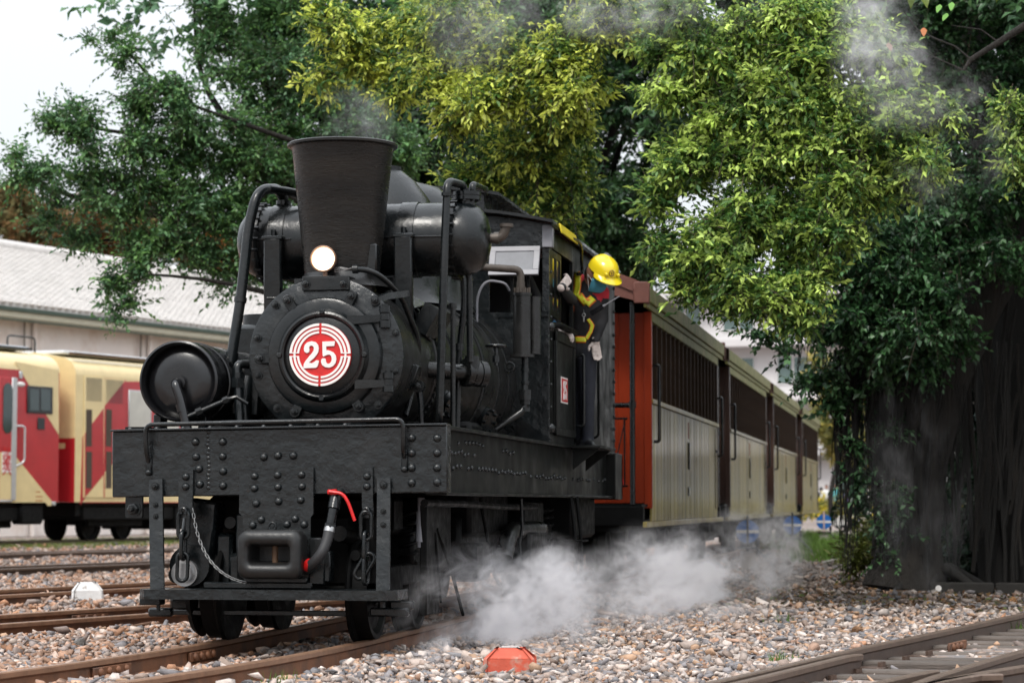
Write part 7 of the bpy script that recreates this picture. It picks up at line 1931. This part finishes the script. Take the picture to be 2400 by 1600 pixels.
# ================================================================== steam
def steam_mat(name, dens, scale, thr, soft, centre, radii, seed, stretch=(1, 1, 1), tint=(.94, .93, .96)):
    """billowing density: noise cut by a soft ellipsoid"""
    Ms = bpy.data.materials.new(name); Ms.use_nodes = True
    t = Ms.node_tree; t.nodes.clear(); L = t.links.new
    o = _n(t, 'ShaderNodeOutputMaterial'); pv = _n(t, 'ShaderNodeVolumePrincipled'); L(pv.outputs[0], o.inputs['Volume'])
    pv.inputs['Color'].default_value = (*tint, 1); pv.inputs['Anisotropy'].default_value = .1
    g = _n(t, 'ShaderNodeNewGeometry'); P_ = g.outputs['Position']
    mp = _n(t, 'ShaderNodeMapping'); mp.inputs['Location'].default_value = (seed * 3.1, seed * 1.7, seed); mp.inputs['Scale'].default_value = stretch; L(P_, mp.inputs[0])
    nz = _n(t, 'ShaderNodeTexNoise', Scale=scale, Detail=3.0, Roughness=.5, Distortion=.5); L(mp.outputs[0], nz.inputs['Vector'])
    ra_ = _n(t, 'ShaderNodeMapRange'); ra_.interpolation_type = 'SMOOTHSTEP'; ra_.inputs[1].default_value = thr; ra_.inputs[2].default_value = thr + soft; L(nz.outputs['Fac'], ra_.inputs[0])
    nf = _n(t, 'ShaderNodeTexNoise', Scale=scale * 3.6, Detail=6.0, Roughness=.66, Distortion=1.3); L(mp.outputs[0], nf.inputs['Vector'])
    rb_ = _n(t, 'ShaderNodeMapRange'); rb_.inputs[1].default_value = .40; rb_.inputs[2].default_value = .68; L(nf.outputs['Fac'], rb_.inputs[0])
    pw = _n(t, 'ShaderNodeMath', operation='POWER'); L(rb_.outputs[0], pw.inputs[0]); pw.inputs[1].default_value = 1.5
    r1 = _n(t, 'ShaderNodeMath', operation='MULTIPLY'); L(ra_.outputs[0], r1.inputs[0]); L(pw.outputs[0], r1.inputs[1])
    sb = _n(t, 'ShaderNodeVectorMath', operation='SUBTRACT'); L(P_, sb.inputs[0]); sb.inputs[1].default_value = centre
    dv = _n(t, 'ShaderNodeVectorMath', operation='DIVIDE'); L(sb.outputs[0], dv.inputs[0]); dv.inputs[1].default_value = radii
    ln = _n(t, 'ShaderNodeVectorMath', operation='LENGTH'); L(dv.outputs[0], ln.inputs[0])
    r2 = _n(t, 'ShaderNodeMapRange'); r2.interpolation_type = 'SMOOTHSTEP'; r2.inputs[1].default_value = 1.0; r2.inputs[2].default_value = .15; L(ln.outputs['Value'], r2.inputs[0])
    m = _n(t, 'ShaderNodeMath', operation='MULTIPLY'); L(r1.outputs[0], m.inputs[0]); L(r2.outputs[0], m.inputs[1])
    m2 = _n(t, 'ShaderNodeMath', operation='MULTIPLY'); L(m.outputs[0], m2.inputs[0]); m2.inputs[1].default_value = dens
    L(m2.outputs[0], pv.inputs['Density'])
    return Ms
def steam(name, label, centre, radii, dens, scale=2.0, thr=.46, soft=.2, seed=1, zmin=None, stretch=(1, 1, 1)):
    b = MB(); b.ell(centre, [q * 1.02 for q in radii], 24, 12)
    if zmin is not None: b.v = [(x, y, max(z, zmin)) for x, y, z in b.v]
    o = b.build(name, steam_mat(label, dens, scale, thr, soft, centre, radii, seed, stretch))
    tag(o, label, 'steam', kind='stuff')
    return o
steam('steam', 'white steam billowing low beside the front truck', (1.10, 1.4, .10), (.60, 2.8, .54), 11.5, 2.6, .43, .20, 2, -.07, (1, .22, 1))
steam('steam', 'white steam spreading over the ballast along the middle of the train', (1.68, 6.0, .10), (.74, 4.9, .66), 6.2, 2.2, .43, .20, 5, -.07, (1, .16, 1))
steam('steam', 'thin steam trailing past the nearest blue disc', (1.90, 10.8, .22), (.60, 3.6, .70), 3.0, 1.9, .43, .22, 8, -.07, (1, .16, 1))
steam('steam', 'faint steam rising from the chimney', (CX_ + .05, CY_ + .15, 3.03), (.30, .30, .32), 2.6, 3.0, .42, .2, 11)
steam('steam', 'drifting steam in front of the leaning fig trunk', tuple(at(2150, 1150, 9.4)), (.60, .4, 1.3), 1.6, 1.6, .42, .22, 14, None, (1, 1, .45))
steam('steam', 'steam cloud drifting across the upper right foliage', tuple(at(2080, 90, 5.0)), (.50, .4, .85), 8, 2.0, .40, .2, 17)
steam('steam', 'steam wisp trailing down the right hand foliage', tuple(at(2230, 330, 5.1)), (.55, .3, .7), 4, 2.0, .42, .22, 19)
steam('steam', 'pale steam veil across the top of the camphor leaves', tuple(at(1500, -10, 5.6)), (1.4, .35, .45), 5, 2.0, .40, .22, 23)
steam('steam', 'thin steam veil in the yellow leaves above the cab', tuple(at(1130, 60, 6.0)), (.80, .3, .55), 2.2, 2.0, .41, .22, 26)
